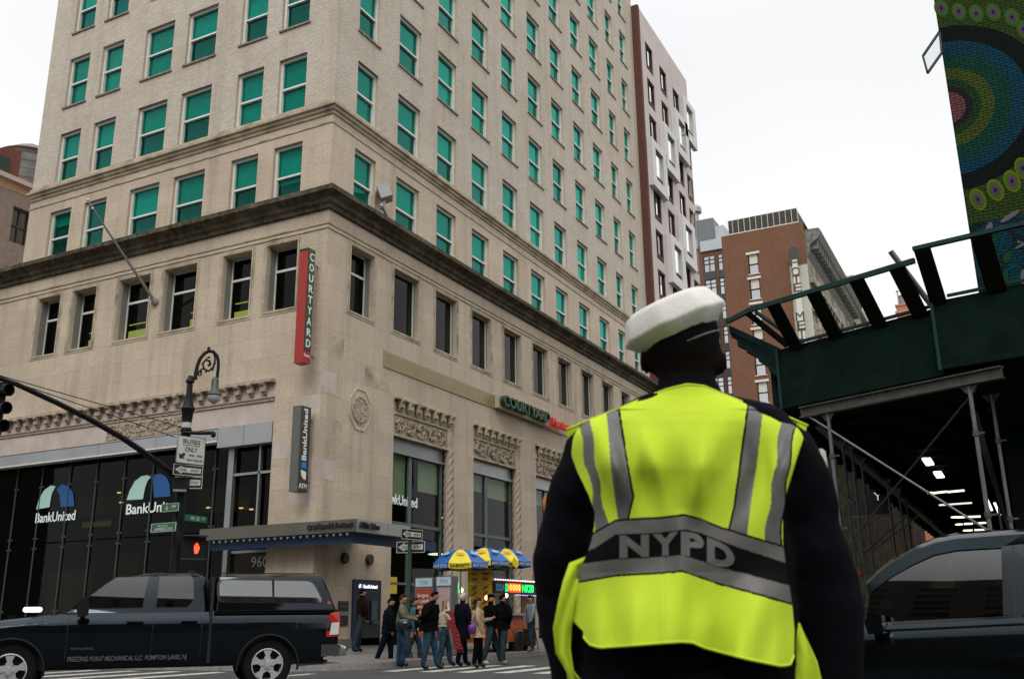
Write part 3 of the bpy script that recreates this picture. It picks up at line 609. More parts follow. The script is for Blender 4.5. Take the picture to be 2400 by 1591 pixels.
q.prism([V(22.75+azw*a,E.y-.018,zb_+b) for a,b in ((.22,.62),(.3,.48),(.5,.38),(.74,.36),(.74,.60),(.3,.64))],(0,-.008,0)); q.build('lettering',white_,o,recalc=False)
q=MB(); q.prism([V(22.75+azw*a,E.y-.018,zb_+b) for a,b in ((.25,.72),(.28,.84),(.5,.90),(.74,.86),(.76,.72),(.5,.70))],(0,-.008,0)); q.build('blue_emblem',mat('emblem_blue',(.01,.22,.62),.5),o)
# flagpole
o=empty('flagpole',(X0,26.28,12.09),'bare grey flagpole slanting out and up from the avenue wall, round ball at its tip','flagpole')
b_=V(X0,26.28,12.09); t_=V(20.44,26.30,14.56); d=(t_-b_).normalized()
q=MB(); q.tube([b_,t_],[.055,.03],10); q.build('pole',mat('galvanised',(.32,.33,.31),.45,metal=.5,var=.1),o,smooth=60)
q=MB(); q.lathe([(.02,0),(.14,.0),(.15,.06),(.09,.14),(.07,.25)],b_,14,ax=d); q.build('socket',MATS['galvanised'],o,smooth=60)
q=MB(); q.ell(t_+d*.02,.045,.045,.045,10,8); q.ell(t_+d*.30+V(0,0,.05),.055,.055,.05,10,8); q.tube([t_,t_+d*.3+V(0,0,.03)],.012); q.build('ball_finial',whiteal,o,smooth=180)
# floodlight
o=empty('floodlight',(26.7,Y0,15.25),'boxy grey floodlight standing on the dark cornice against the side street wall','floodlight')
q=MB(); q.tube([V(26.05,Y0-.25,15.05),V(26.05,Y0-.3,15.35)],.09,10); q.tube([V(25.6,Y0-.55,14.98),V(26.9,Y0+.01,14.98)],.05); q.build('mount',greyal,o)
M=Matrix.Rotation(R(35),3,'Z')@Matrix.Rotation(R(-22),3,'X')
q=MB(); cc=V(26.05,Y0-.35,15.62); ax=[M@V(*a) for a in ((.62,0,0),(0,.42,0),(0,0,.5))]; q.ob(cc-ax[0]/2-ax[1]/2-ax[2]/2,*ax); hd=q.build('lamp_head',mat('lamp_grey',(.40,.40,.37),.5,var=.1),o)
q=MB(); q.lathe([(.2,0),(.22,.03),(.2,.05)],cc-ax[1]*.5,4,ax=-ax[1]); q.build('hood',greyal,hd)
# ================================================================ the other buildings
def gridwall(mb,org,ux,w,h,ops,rev,nin,z0=0):
    """wall from org along ux, openings (u0,u1,z0,z1) recessed by rev along nin"""
    us=sorted({0,w}|{o[0] for o in ops}|{o[1] for o in ops}); zs=sorted({z0,h}|{o[2] for o in ops}|{o[3] for o in ops})
    Pn=lambda u,z,d=0: Vector(org)+ux*u+UP*z+nin*d
    for i in range(len(us)-1):
        for j in range(len(zs)-1):
            uc,zc=(us[i]+us[i+1])/2,(zs[j]+zs[j+1])/2
            if any(o[0]<uc<o[1] and o[2]<zc<o[3] for o in ops): continue
            mb.quad(Pn(us[i],zs[j]),Pn(us[i+1],zs[j]),Pn(us[i+1],zs[j+1]),Pn(us[i],zs[j+1]))
    for a,b,c,d in ops:
        mb.quad(Pn(a,c),Pn(a,d),Pn(a,d,rev),Pn(a,c,rev)); mb.quad(Pn(b,c),Pn(b,d),Pn(b,d,rev),Pn(b,c,rev)); mb.quad(Pn(a,d),Pn(b,d),Pn(b,d,rev),Pn(a,d,rev)); mb.quad(Pn(a,c),Pn(b,c),Pn(b,c,rev),Pn(a,c,rev))
    return Pn
mirror=glass('sky_mirror_glass',(.10,.12,.13),.02,1,.42)
darkframe=mat('dark_red_frame',(.03,.012,.01),.6,spec=.2)
mirror2=glass('bright_mirror_glass',(.10,.12,.13),.02,1,.78)
palep=mat('pale_panel',(.52,.44,.41),.6,var=.08,vs_=.8)
whitep=mat('white_panel',(.60,.585,.565),.5,var=.04)
brownp=mat('brown_brick_edge',(.10,.03,.02),.8,var=.25,vs_=8)
# slim tower next door
t=empty('apartment_tower',(54.75,18.27,0),'slim new pink-grey tower with staggered white window boxes, right behind the corner building','building')
WX0,WX1,WY,WH=54.75,65.1,18.27,41.0
col_u=[.95,3.85,6.75,9.0]; cw=1.5; FH=2.75
wins=[]; boxes=[]
for ci,u in enumerate(col_u):
    for k in range(13):
        z1=39.0-.25*ci-k*FH-(0 if ci<3 else .2)
        if z1<3: continue
        wins.append((ci,k,u,z1-2.05,z1))
boxset={(3,0),(2,1),(1,2),(0,3),(2,1),(1,5),(3,6),(2,7),(1,8),(0,9),(2,4),(3,2)} - {(3,2)}
ops=[(u,u+cw,z0,z1) for ci,k,u,z0,z1 in wins]
mb=MB(); Pn=gridwall(mb,(WX0+.3,WY,0),XA,WX1-WX0-.3,WH,ops,.25,YA)
mb.quad((WX1,WY,0),(WX1,WY+14,0),(WX1,WY+14,WH),(WX1,WY,WH)); mb.quad((WX0,WY,WH),(WX1,WY,WH),(WX1,WY+14,WH),(WX0,WY+14,WH)); mb.quad((WX0+.3,WY+14,0),(WX1,WY+14,0),(WX1,WY+14,WH),(WX0+.3,WY+14,WH))
mb.build('wall',palep,t,recalc=False)
mb=MB(); mb.box((WX0-.02,WY-.02,0),(WX0+.3,WY+.5,WH+.1)); mb.box((WX0-.02,WY+.48,30),(WX0+.3,WY+14,WH+.1)); mb.build('brick_edge',brownp,t)
for ci,k,u,z0,z1 in wins:
    f=MB(); x0=WX0+.3+u; x1=x0+cw; bx=(ci,k) in boxset
    if bx: 
        e=.75; yb=WY-.32
        for a,b,c,d in ((x0-e,x0-.05,z0-.75,z1+.6),(x1+.05,x1+e,z0-.75,z1+.6),(x0-.05,x1+.05,z1+.1,z1+.6),(x0-.05,x1+.05,z0-.75,z0-.1)): f.box((a,yb,c),(b,WY+.0,d))
        o=f.build('window_box',whitep,t); y=WY-.15
    else:
        f.box((x0,WY+.06,z0),(x0+.13,WY+.2,z1)); f.box((x1-.13,WY+.06,z0),(x1,WY+.2,z1)); f.box((x0+.13,WY+.06,z1-.13),(x1-.13,WY+.2,z1)); f.box((x0+.5,WY+.08,z0),(x0+.6,WY+.2,z1-.13)); f.box((x0+.13,WY+.04,z0),(x1-.13,WY+.2,z0+.45))
        o=f.build('window',darkframe,t); y=WY+.15
    g=MB(); g.quad((x0,y,z0),(x1,y,z0),(x1,y,z1),(x0,y,z1)); g.build('glass_pane',mirror2,o,recalc=False)
    if bx: g=MB(); g.box((x0+.1,y-.05,z0),(x1,y-.02,z0+.32)); g.build('louvre',darkframe,o)
mb=MB(); mb.box((WX0+.6,WY+.6,1),(WX1-.1,WY+13.8,WH-.5)); mb.build('room_shell',darkroom,t)
# brick loft building with a metal roof house
AX=124.
t=empty('loft_building',(AX,26,0),'brick loft building with a corrugated grey roof house, in the gap behind the slim tower','building')
zt=P(1630,582,X=AX).z; yl=P(1600,600,X=AX).y; yr=P(1702,560,X=AX).y
ops=[]
for k in range(14):
    z=P(1650,602,X=AX).z-k*3.45
    if z<5: break
    y1=P(1650,620,X=AX).y; y2=P(1675,620,X=AX).y; y3=P(1684,620,X=AX).y
    ops.append((yl+6-y1,yl+6-y2,z-2.3,z)); ops.append((yl+6-y3,yl+6-yr-.15,z-2.3,z))
mb=MB(); gridwall(mb,(AX,yl+6,0),-YA,yl+6-yr,zt,ops,.3,XA); mb.quad((AX,yl+6,zt),(AX,yr,zt),(AX+12,yr,zt),(AX+12,yl+6,zt)); mb.build('wall',redbrick,t,recalc=False)
pan=mat('dark_bay_panel',(.05,.05,.045),.6,var=.2); mb=MB()
ya=P(1648,620,X=AX).y; mb.box((AX-.12,yr,0),(AX-.02,ya+.15,zt-.1))if False else None
for a,b,c,d in ops:
    o=MB(); y0=yl+6-a; y1=yl+6-b; o.box((AX-.08,y1-.12,c-1.15),(AX+.03,y0+.12,c)); o.box((AX-.08,y0,c),(AX+.1,y0+.12,d+.1)); o.box((AX-.08,y1-.12,c),(AX+.1,y1,d+.1)); ym=(y0+y1)/2
    o.box((AX+.05,ym-.06,c),(AX+.12,ym+.06,d)); o.box((AX+.05,y1,(c+d)/2-.05),(AX+.12,y0,(c+d)/2+.05)); o.box((AX+.05,y1,d-.6),(AX+.12,y0,d-.5))
    w_=o.build('window',pan,t); g=MB(); g.quad((AX+.15,y0,c),(AX+.15,y1,c),(AX+.15,y1,d),(AX+.15,y0,d)); g.build('glass_pane',mirror,w_,recalc=False)
mb=MB(); zg=P(1672,510,X=AX).z; yg=P(1673,540,X=AX).y
mb.box((AX,yg,zt-.5),(AX+8,yl+6,zg)); 
for k in range(26): mb.box((AX-.06,yg+.05+k*.42,zt-.5),(AX,yg+.2+k*.42,zg))
mb.build('roof_house',mat('corrugated_grey',(.16,.18,.18),.5,metal=.4,var=.1),t)
mb=MB(); mb.box((AX-.3,yr,zt-.8),(AX+4,P(1643,590,X=AX).y,P(1660,565,X=AX).z)); mb.box((AX+.3,yr+.3,zt),(AX+7,yg-.02,P(1680,528,X=AX).z)); mb.build('penthouse',mat('pale_blue_grey',(.42,.47,.48),.5,var=.05),t)
mb=MB(); c=P(1631,515,X=AX+3); mb.lathe([(.45,-.5),(.45,.9),(.9,1.0),(.9,1.7),(.5,2.2),(.1,2.3)],c,12); mb.build('roof_vent',greyal,t)
# hotel with brick party wall and ornate front
HX=115.6; HY=18.75; HZ=P(1883,519,X=HX).z
t=empty('brick_hotel',(HX,HY,0),'red brick hotel with an ornate corniced front and a vertical white HOTEL sign','building')
yl=P(1690,553,X=HX).y; ops=[]
wc=[(755,612),(760,672),(766,735),(773,797),(779,858)]
for k,(px,py) in enumerate(((1764,596),(1768,654),(1772,713),(1776,772),(1780,830),(1786,895))):
    a=P(px,py,X=HX); ops.append((yl-a.y-.65,yl-a.y+.65,a.z-2.6,a.z))
for k in range(8): 
    o=ops[5]; ops.append((o[0],o[1],o[2]-3.55*(k+1),o[3]-3.55*(k+1)))
ops=[o for o in ops if o[2]>2]
mb=MB(); gridwall(mb,(HX,yl,0),-YA,yl-HY,HZ,ops,.3,XA); mb.quad((HX,yl,0),(HX+25,yl,0),(HX+25,yl,HZ),(HX,yl,HZ)); mb.quad((HX,HY,HZ),(HX+25,HY,HZ),(HX+25,yl,HZ),(HX,yl,HZ)); mb.build('party_wall',redbrick,t,recalc=False)
cream=mat('cream_paint',(.62,.60,.52),.6,var=.08)
for a,b,c,d in ops:
    o=MB(); o.box((HX-.1,yl-b-.2,d),(HX+.02,yl-a+.2,d+.3)); o.box((HX-.1,yl-b-.1,c-.1),(HX+.02,yl-a+.1,c)); w_=o.build('window',cream,t)
    g=MB(); g.quad((HX+.22,yl-b,c),(HX+.22,yl-a,c),(HX+.22,yl-a,d),(HX+.22,yl-b,d)); g.build('glass_pane',mirror,w_,recalc=False)
    g=MB(); g.box((HX+.12,yl-b,(c+d)/2-.06),(HX+.2,yl-a,(c+d)/2+.06)); g.box((HX+.12,yl-b,c),(HX+.2,yl-b+.12,d)); g.box((HX+.12,yl-a-.12,c),(HX+.2,yl-a,d)); g.build('sash',darkframe,w_)
    g=MB(); g.box((HX+.21,yl-b+.12,(c+d)/2+.1),(HX+.215,yl-a-.12,d)); g.build('window_shade',cream,w_)
mb=MB(); ya=P(1740,540,X=HX).y; z0=HZ; n=12
for k in range(n+1):
    y=HY+.6+(yl-HY-1.4)*k/n; mb.bar((HX+.1,y,z0-.1),(HX+.1,y,z0+2.1),.06)
mb.bar((HX+.1,HY+.6,z0+.1),(HX+.1,yl-.8,z0+.1),.12); mb.build('roof_fence',cream,t)
mb=MB(); mb.box((HX+.5,HY+.8,HZ-.1),(HX+8,yl-.9,HZ+2.15)); mb.build('roof_screen',mat('dark_screen',(.05,.045,.035),.8,var=.3),t)
orn=masonry('ornate_front',(.58,.52,.41),(.30,.27,.20),(.12,.11,.085),1.7,1.15,.06,stain=(.09,.085,.06),sa=.95,bump=1,streak=.8)
XO=195
mb=MB(); zc=P(1908,522,Y=HY-1.2).z-1.2
mb.quad((HX,HY,0),(150,HY,0),(150,HY,zc),(HX,HY,zc)); mb.quad((HX-.01,HY,0),(HX-.01,HY+2.2,0),(HX-.01,HY+2.2,zc-4),(HX-.01,HY,zc-4))
mb.quad((150,HY,0),(150,HY+20,0),(150,HY+20,zc),(150,HY,zc)); mb.quad((HX,HY,zc),(150,HY,zc),(150,HY+9,zc),(HX,HY+9,zc))
mb.build('stone_front',orn,t,recalc=False)
mb=MB(); mb.box((HX-.03,HY+.02,0),(HX-.0,HY+2.1,zc-4.2)); mb.build('painted_return',mat('painted_return',(.50,.48,.42),.7,var=.12),t)
co=MB(); prof=[(0,-3.2),(.35,-2.6),(.5,-1.6),(1.5,-.9),(1.7,-.5),(1.9,0),(1.7,.35),(0,.4)]
co.loft([[V(x,HY-o_,zc+z) for o_,z in prof] for x in (HX+.2,150)]); 
for k in range(22): co.box((HX+.8+k*1.55,HY-1.35,zc-2.1),(HX+1.4+k*1.55,HY,zc-.7))
co.build('roof_cornice',mat('green_grey_cornice',(.15,.155,.13),.8,var=.4,vs_=2),t)
for lev in range(11):
    z=zc-6.2-lev*3.7
    if z<5: break
    bl=MB(); bl.box((HX,HY-.55 if lev%3==0 else HY-.3,z-.35),(150,HY,z)); bl.build('string_course',orn,t)
    for k in range(8):
        x=HX+2.5+k*4.1; o=MB(); o.box((x-.3,HY-.5,z-.36),(x+.05,HY,z-3.1)); o.box((x+1.75,HY-.5,z-.36),(x+2.1,HY,z-3.1)); o.prism([(x-.5,HY-.6,z-.4),(x+2.3,HY-.6,z-.4),(x+.9,HY-.6,z+.7)],(0,.6,0)); w_=o.build('window_surround',orn,t)
        g=MB(); g.quad((x+.05,HY-.02,z-3.1),(x+1.75,HY-.02,z-3.1),(x+1.75,HY-.02,z-.4),(x+.05,HY-.02,z-.4)); g.build('glass_pane',mat('far_dark_glass',(.03,.035,.035),.15),w_,recalc=False)
mb=MB(); mb.box((HX-.25,HY-.9,0),(150,HY-.0,21)); mb.build('shaded_street_front',mat('street_shade_dark',(.03,.025,.018),1,spec=0,var=.6,vs_=1.2),t)  # lower floors as a near-black slab, street shade put into its colour
# vertical hotel sign
a=P(1853,578,X=HX-1); b=P(1870,930,X=HX-1); s0=P(1868,600,X=HX-1).y
o=empty('hotel_sign',(HX-.5,(a.y+s0)/2,b.z-3),'white vertical sign spelling HOTEL in dark letters on the red brick wall','sign')
yA,yB=a.y,s0; ztop=a.z
q=MB(); q.box((HX-1.1,yB,b.z-6),(HX-.7,yA,ztop-1.3)); q.box((HX-1.1,yB+.25,ztop-1.3),(HX-.7,yA-.25,ztop-.6)); q.box((HX-1.1,yB+.45,ztop-.6),(HX-.7,yA-.45,ztop)); q.build('sign_box',cream,o)
q=MB(); 
for z in (ztop-3,ztop-9,b.z-3): q.box((HX-.7,(yA+yB)/2-.1,z),(HX,(yA+yB)/2+.1,z+.2))
q.build('bracket',darkframe,o)
q=MB()
ys=[(690-480-480,)]
for chh,py in (('H',614),('O',636),('T',655),('E',674)): 
    c=P(1865,py,X=HX-1.1); q.text(chh,V(HX-1.12,(yA+yB)/2,c.z-.55),-YA,UP,1.15,.05,'CENTER',w=1.0)
for k,chh in enumerate('METRO'): 
    c=P(1874,741+21*k,X=HX-1.1); q.text(chh,V(HX-1.12,(yA+yB)/2,c.z-.55),-YA,UP,1.15,.05,'CENTER',w=1.0)
c=P(1862,591,X=HX-1.1); q.prism([V(HX-1.12,(yA+yB)/2+dx,c.z+dz) for dx,dz in ((-.6,-.9),(.6,-.9),(.6,.4),(0,.9),(-.6,.4))],(-.03,0,0))
q.build('lettering',mat('sign_dark',(.05,.04,.03),.6),o,recalc=False)
# further block down the street
t=empty('far_building',(152,HY,0),'weathered stone building further down the street beyond the ornate hotel','building')
zf=P(2010,690,Y=HY).z
mb=MB(); mb.box((150.2,HY,0),(196,HY+20,zf-4)); mb.build('wall',orn,t)
mb=MB(); mb.box((150.2,HY-.9,0),(196,HY,24)); mb.build('shaded_street_front',mat('street_shade_dark',(.05,.04,.03)),t)  # same shade painted over this block's lower floors
mb=MB(); mb.box((150.1,HY-.7,zf-4),(196.2,HY+20,zf-3.2)); mb.build('cornice',mat('far_cornice',(.35,.31,.25),.8),t)
for lev in range(12):
    for k in range(9):
        x=152+k*4.8; z=zf-7-lev*3.6
        if z<6: continue
        o=MB(); o.box((x,HY-.25,z-.3),(x+2.2,HY,z)); w_=o.build('window',cream if lev%3 else orn,t); g=MB(); g.box((x+.2,HY-.04,z-2.5),(x+2.0,HY,z-.3)); g.build('glass_pane',MATS['far_dark_glass'],w_)
mb=MB(); c=P(1992,650,Y=HY+1); mb.box((c.x-.8,HY+.5,zf-4),(c.x+.9,HY+2.4,c.z)); mb.box((c.x-1,HY+.3,c.z-.5),(c.x+1.1,HY+2.6,c.z)); mb.build('chimney',mat('pale_brick_chimney',(.42,.30,.25),.8,var=.2),t)
# brick roof house with a water tank, far off
def tank(name,label,c,r,h,wood,legs=0,cat='water tank'):
    o=empty(name,c,label,cat); q=MB(); z=c.z+legs
    q.lathe([(r,z-c.z),(r*1.02,z-c.z+h*.5),(r,z-c.z+h)],c,24); q.build('tank',wood,o,smooth=50)
    q=MB(); q.lathe([(r*1.1,z-c.z+h),(r*.5,z-c.z+h+r*.38),(.05,z-c.z+h+r*.62)],c,24); q.build('conical_roof',mat('tank_roof',(.17,.14,.12),.8,var=.2),o,smooth=50)
    q=MB()
    for k in range(5): q.lathe([(r*1.025,z-c.z+h*(k+.5)/5),(r*1.025,z-c.z+h*(k+.5)/5+.05)],c,24)
    q.build('hoop',mat('hoop_iron',(.10,.10,.10),.6),o)
    if legs:
        q=MB()
        for k in range(4):
            t=R(45+90*k); q.bar(c+V(r*.75*math.cos(t),r*.75*math.sin(t),0),c+V(r*.75*math.cos(t),r*.75*math.sin(t),legs),.2)
            t2=R(135+90*k); q.bar(c+V(r*.75*math.cos(t),r*.75*math.sin(t),0),c+V(r*.75*math.cos(t2),r*.75*math.sin(t2),legs),.1)
        q.build('leg_frame',MATS['hoop_iron'],o)
    return o
FX=215.
a=P(2100,718,X=FX); b=P(2145,722,X=FX)
t=empty('far_brick_building',(FX,(a.y+b.y)/2,0),'small orange brick roof block far down the street carrying a grey water tank','building')
mb=MB(); mb.box((FX,b.y,0),(FX+8,a.y,a.z)); mb.build('wall',mat('orange_brick',(.40,.15,.09),.8,var=.15,vs_=3),t)
mb=MB(); mb.box((FX-.3,b.y-.3,a.z-1.6),(FX+8.3,a.y+.3,a.z-1.1)); mb.box((FX-.2,b.y-.2,a.z),(FX+8.2,a.y+.2,a.z+.35)); mb.build('coping',mat('coping',(.45,.22,.15),.8),t)
t2=empty('distant_block',(330,10,0),'dim distant block closing the far end of the side street','building')
mb=MB(); mb.box((330,-30,0),(340,60,46)); mb.build('wall',mat('distant_brown',(.04,.03,.025),1,spec=0,var=.4,vs_=.3),t2)
c=P(2124,715,X=FX+2.5); wd=mat('tank_wood_grey',(.30,.28,.25),.85,var=.2,vs_=2)
tank('water_tank','small grey water tank on the far orange brick block at the end of the street',V(c.x,c.y,a.z+.35),1.5,2.3,wd)
q=MB(); c=P(2105,700,X=FX+1); tp=P(2103,684,X=FX+1); q.tube([V(c.x,c.y,a.z),V(c.x,c.y,tp.z)],.16,8); q.lathe([(.2,0),(.42,.1),(.1,.35)],V(c.x,c.y,tp.z),10); q.build('chimney_pipe',greyal,t)
# beige building at the left edge with two tanks
BY=52.
t=empty('beige_building',(20,BY,0),'tan and grey building at the far left edge beyond the corner tower','building')
z1=P(0,414,Y=BY).z; bx1=P(140,500,Y=BY).x
ops=[]
for (x0,y0,x1,y1) in ((-50,480,8,515),(-40,560,0,600),(30,487,70,535),(18,555,60,610)):
    a=P(x0,y0,Y=BY); b=P(x1,y1,Y=BY); ops.append((a.x-8,b.x-8,b.z,a.z))
ops=[(a-.2,b+.2,min(c,d),max(c,d)) for a,b,c,d in ops]
w1=[(12.0,14.0),(16.4,18.6),(21.0,23.2),(25.2,27.4)]
ops=[]
zA=P(45,487,Y=BY).z
uu=P(30,500,Y=BY).x-8; u2=P(75,500,Y=BY).x-8
for k in range(6):
    for j in range(6): ops.append((uu-4.6*j,uu-4.6*j+(u2-uu),zA-2.3-3.9*k,zA-3.9*k))
ops=[o for o in ops if o[0]>0 and o[2]>2]
split=zA+.9
mb=MB(); gridwall(mb,(8,BY,0),XA,60,split,ops,.3,YA); mb.build('lower_wall',mat('grey_brown_brick',(.25,.20,.165),.85,var=.15,vs_=3),t,recalc=False)
mb=MB(); mb.box((8,BY-.02,split),(68,BY+12,z1)); mb.build('upper_wall',mat('tan_stucco',(.42,.27,.165),.85,var=.12,vs_=.7),t)
mb=MB(); mb.box((7.8,BY-.25,z1),(68,BY+12,z1+.3)); mb.build('coping',mat('pink_coping',(.52,.40,.36),.8),t)
for a,b,c,d in ops:
    o=MB(); y=BY+.2
    for u in (a,(a+b)/2-.05,b-.1): o.box((8+u,y,c),(8+u+.1,y+.08,d))
    for z in (c,(c+d)/2-.05,d-.1): o.box((8+a,y+.005,z),(8+b,y+.075,z+.1))
    w_=o.build('window',pan,t); g=MB(); g.quad((8+a,y+.1,c),(8+b,y+.1,c),(8+b,y+.1,d),(8+a,y+.1,d)); g.build('glass_pane',glass('far_glass',(.1,.16,.15),.05,1,.14),w_,recalc=False)
c=P(66,418,Y=BY+4); tp=P(66,352,Y=BY+4); tank('water_tank','grey slatted water tank on legs on the beige roof at the left edge',V(c.x,c.y,z1+.3),1.9,3.0,mat('tank_wood_dark',(.16,.155,.14),.85,var=.3,vs_=2),legs=max(.6,tp.z-z1-.3-3.6))
c=P(20,418,Y=BY+3); tp=P(22,347,Y=BY+3)
o=empty('roof_hut',(c.x,BY+.5,z1+.3),'brown brick roof hut with a dark green lower part at the left edge','roof hut')
q=MB(); a_=P(-8,372,Y=BY+.3); b_=P(24,372,Y=BY+.3); q.box((a_.x,BY+.3,z1+.3),(b_.x,BY+.48,b_.z)); q.build('dark_base',mat('dark_green_base',(.02,.045,.03),.8,var=.3),o)
q=MB(); xx=P(45,400,Y=BY+.5).x; q.prism([V(c.x-3,BY+.5,z1+1.2),V(xx,BY+.5,z1+.3),V(xx,BY+.5,P(45,352,Y=BY+.5).z),V(P(22,345,Y=BY+.5).x,BY+.5,P(22,345,Y=BY+.5).z),V(c.x-3,BY+.5,P(2,358,Y=BY+.5).z)],(0,2.4,0)); q.build('brick_hut',mat('hut_brick',(.15,.05,.03),.85,var=.2),o)
q=MB(); z=z1+.3
for k in range(7): q.bar((c.x+1.8+k*.8,BY+.1,z),(c.x+1.8+k*.8,BY+.1,z+.9),.06)
q.bar((c.x+1.8,BY+.1,z+.9),(c.x+7,BY+.1,z+.9),.07); q.build('roof_railing',whiteal,t)
# mural building on the right
MX=24.2
mcol=bpy.data.materials.new('mural_paint'); n,b=nodes(mcol); L=n.links.new; N=n.nodes.new
g=N('ShaderNodeNewGeometry'); sp=N('ShaderNodeSeparateXYZ'); L(g.outputs['Position'],sp.inputs[0])
cc=P(2218,254,X=MX); mr=[P(2218,254-r_,X=MX).z-cc.z for r_ in (37,50,67,92,127,156,192)]
def MM(op,a,b_=None):
    q=N('ShaderNodeMath'); q.operation=op
    for i,x in enumerate((a,b_)):
        if x is None: continue
        if isinstance(x,(int,float)): q.inputs[i].default_value=x
        else: L(x,q.inputs[i])
    return q.outputs[0]
dy=MM('SUBTRACT',sp.outputs[1],cc.y); dz=MM('SUBTRACT',sp.outputs[2],cc.z)
rr_=MM('SQRT',MM('ADD',MM('MULTIPLY',dy,dy),MM('MULTIPLY',dz,dz)))
ramp=N('ShaderNodeValToRGB'); ramp.color_ramp.interpolation='CONSTANT'; e=ramp.color_ramp.elements
Rm=3.2
stops=[(0,(.15,.055,.06)),(mr[0],(.02,.014,.018)),(mr[1],(.012,.045,.014)),(mr[2],(.050,.078,.014)),(mr[3],(.004,.052,.034)),(mr[4],(.004,.046,.078)),(mr[5],(.004,.008,.007)),(mr[6],(.030,.058,.010))]
e[0].position=0; e[0].color=(*stops[0][1],1); e[1].position=stops[1][0]/Rm; e[1].color=(*stops[1][1],1)
for p_,c_ in stops[2:]:
    q=e.new(p_/Rm); q.color=(*c_,1)
L(MM('DIVIDE',rr_,Rm),ramp.inputs[0])
nzz=N('ShaderNodeTexVoronoi'); nzz.inputs['Scale'].default_value=1.6; L(g.outputs['Position'],nzz.inputs['Vector'])
lowr=N('ShaderNodeValToRGB'); lowr.color_ramp.interpolation='CONSTANT'; e=lowr.color_ramp.elements; e[0].color=(.004,.06,.03,1); e[1].position=.33; e[1].color=(.004,.04,.06,1)
q=e.new(.62); q.color=(.008,.02,.02,1); q=e.new(.78); q.color=(.14,.15,.16,1); L(nzz.outputs['Distance'],lowr.inputs[0])
below=MM('LESS_THAN',sp.outputs[2],P(2300,520,X=MX).z); mxx=N('ShaderNodeMixRGB'); L(below,mxx.inputs[0]); L(ramp.outputs[0],mxx.inputs[1]); L(lowr.outputs[0],mxx.inputs[2])
br=N('ShaderNodeTexBrick'); cb=N('ShaderNodeCombineXYZ'); L(sp.outputs[1],cb.inputs[0]); L(sp.outputs[2],cb.inputs[1]); L(cb.outputs[0],br.inputs['Vector']); br.inputs['Scale'].default_value=1; br.inputs['Brick Width'].default_value=.22; br.inputs['Row Height'].default_value=.0762; br.inputs['Mortar Size'].default_value=.011
br.inputs['Color1'].default_value=(1,1,1,1); br.inputs['Color2'].default_value=(.8,.8,.8,1); br.inputs['Mortar'].default_value=(.25,.25,.25,1)
mx=N('ShaderNodeMixRGB'); mx.blend_type='MULTIPLY'; mx.inputs[0].default_value=1; L(mxx.outputs[0],mx.inputs[1]); L(br.outputs[0],mx.inputs[2]); L(mx.outputs[0],b.inputs['Base Color']); b.inputs['Roughness'].default_value=.8; b.inputs['Specular IOR Level'].default_value=.08
bp=N('ShaderNodeBump'); bp.inputs['Distance'].default_value=.012; bp.invert=True; L(br.outputs['Fac'],bp.inputs['Height']); L(bp.outputs[0],b.inputs['Normal'])
ye=.135
t=empty('mural_building',(MX,ye,0),'brick building at the right edge painted with a large peacock-feather mural','building')
mb=MB(); mb.box((MX,-26,0),(MX+34,ye,17.6)); mb.build('painted_wall',mcol,t)
q=MB()
for k in range(6): q.box((MX-.012,ye-.12,6.2+k*2.1),(MX+.3,ye+.03,7.1+k*2.1))
pass
def eye(px,py,sz,rim):
    c=P(px,py,X=MX-.004); q=MB(); tl=R(18)
    for k,(sc,mi) in enumerate(((1,0),(.8,1),(.5,2),(.2,3))):
        q.m=mi; pts=[]
        for i in range(20):
            t_=6.283*i/20; x=math.sin(t_)*.62*sz*sc; z=math.cos(t_)*sz*sc; pts.append(c+V(-.006*k,-(x*math.cos(tl)-z*math.sin(tl)*.4),z))
        q.prism(pts,(-.005,0,0))
    q.build('painted_feather',[rim,mat('feather_green',(.05,.11,.015),.9,spec=.04),mat('feather_purple',(.085,.05,.10),.9,spec=.04),mat('feather_dark',(.02,.015,.03),.9,spec=.04)],t)
yrim=mat('feather_yellow',(.12,.135,.012),.9,spec=.04); grim=mat('feather_pale',(.045,.085,.025),.9,spec=.04)
for px,py in ((2206,20),(2247,28),(2288,33),(2328,30),(2372,42),(2400,70)): eye(px,py,.27,grim)
for px,py in ((2292,468),(2333,446),(2372,425),(2398,395)): eye(px,py,.29,yrim)
rq=random.Random(9)
for k in range(16):
    px=2300+rq.random()*110; py=500+rq.random()*170; c=P(px,py,X=MX-.003); q=MB(); t_=rq.random()*3; L_=.10+.22*rq.random(); W_=.03+.05*rq.random()
    q.prism([c+V(-.004-.0006*k,math.cos(a)*W_*math.cos(t_)-math.sin(a)*L_*math.sin(t_),math.cos(a)*W_*math.sin(t_)+math.sin(a)*L_*math.cos(t_)) for a in [6.283*j/14 for j in range(14)]],(-.0005,0,0)); q.build('painted_leaf',mat('leaf_paint_%d'%(k%4),[(.004,.045,.04),(.01,.05,.015),(.02,.012,.03),(.12,.11,.12)][k%4],.8,spec=.05),t)
# swung-open casement on its edge
a,b_,c,d_=[P(*p,X=MX-.2) for p in ((2202,75),(2163,132),(2174,172),(2207,125))]
o=empty('open_casement',(MX-.2,a.y,c.z),'small steel-framed window swung open at the edge of the mural wall','window')
q=MB(); 
for u,v in ((a,b_),(b_,c),(c,d_),(d_,a)): q.bar(u,v,.07,.05)
q.build('frame',mat('black_steel',(.02,.02,.018),.5),o)
q=MB(); q.quad(a,b_,c,d_); q.build('glass_pane',glass('pale_glass',(.8,.86,.86),.02,1,.08),o,recalc=False)
mat('far_block',(.10,.09,.08),.9,var=.2,vs_=.5)
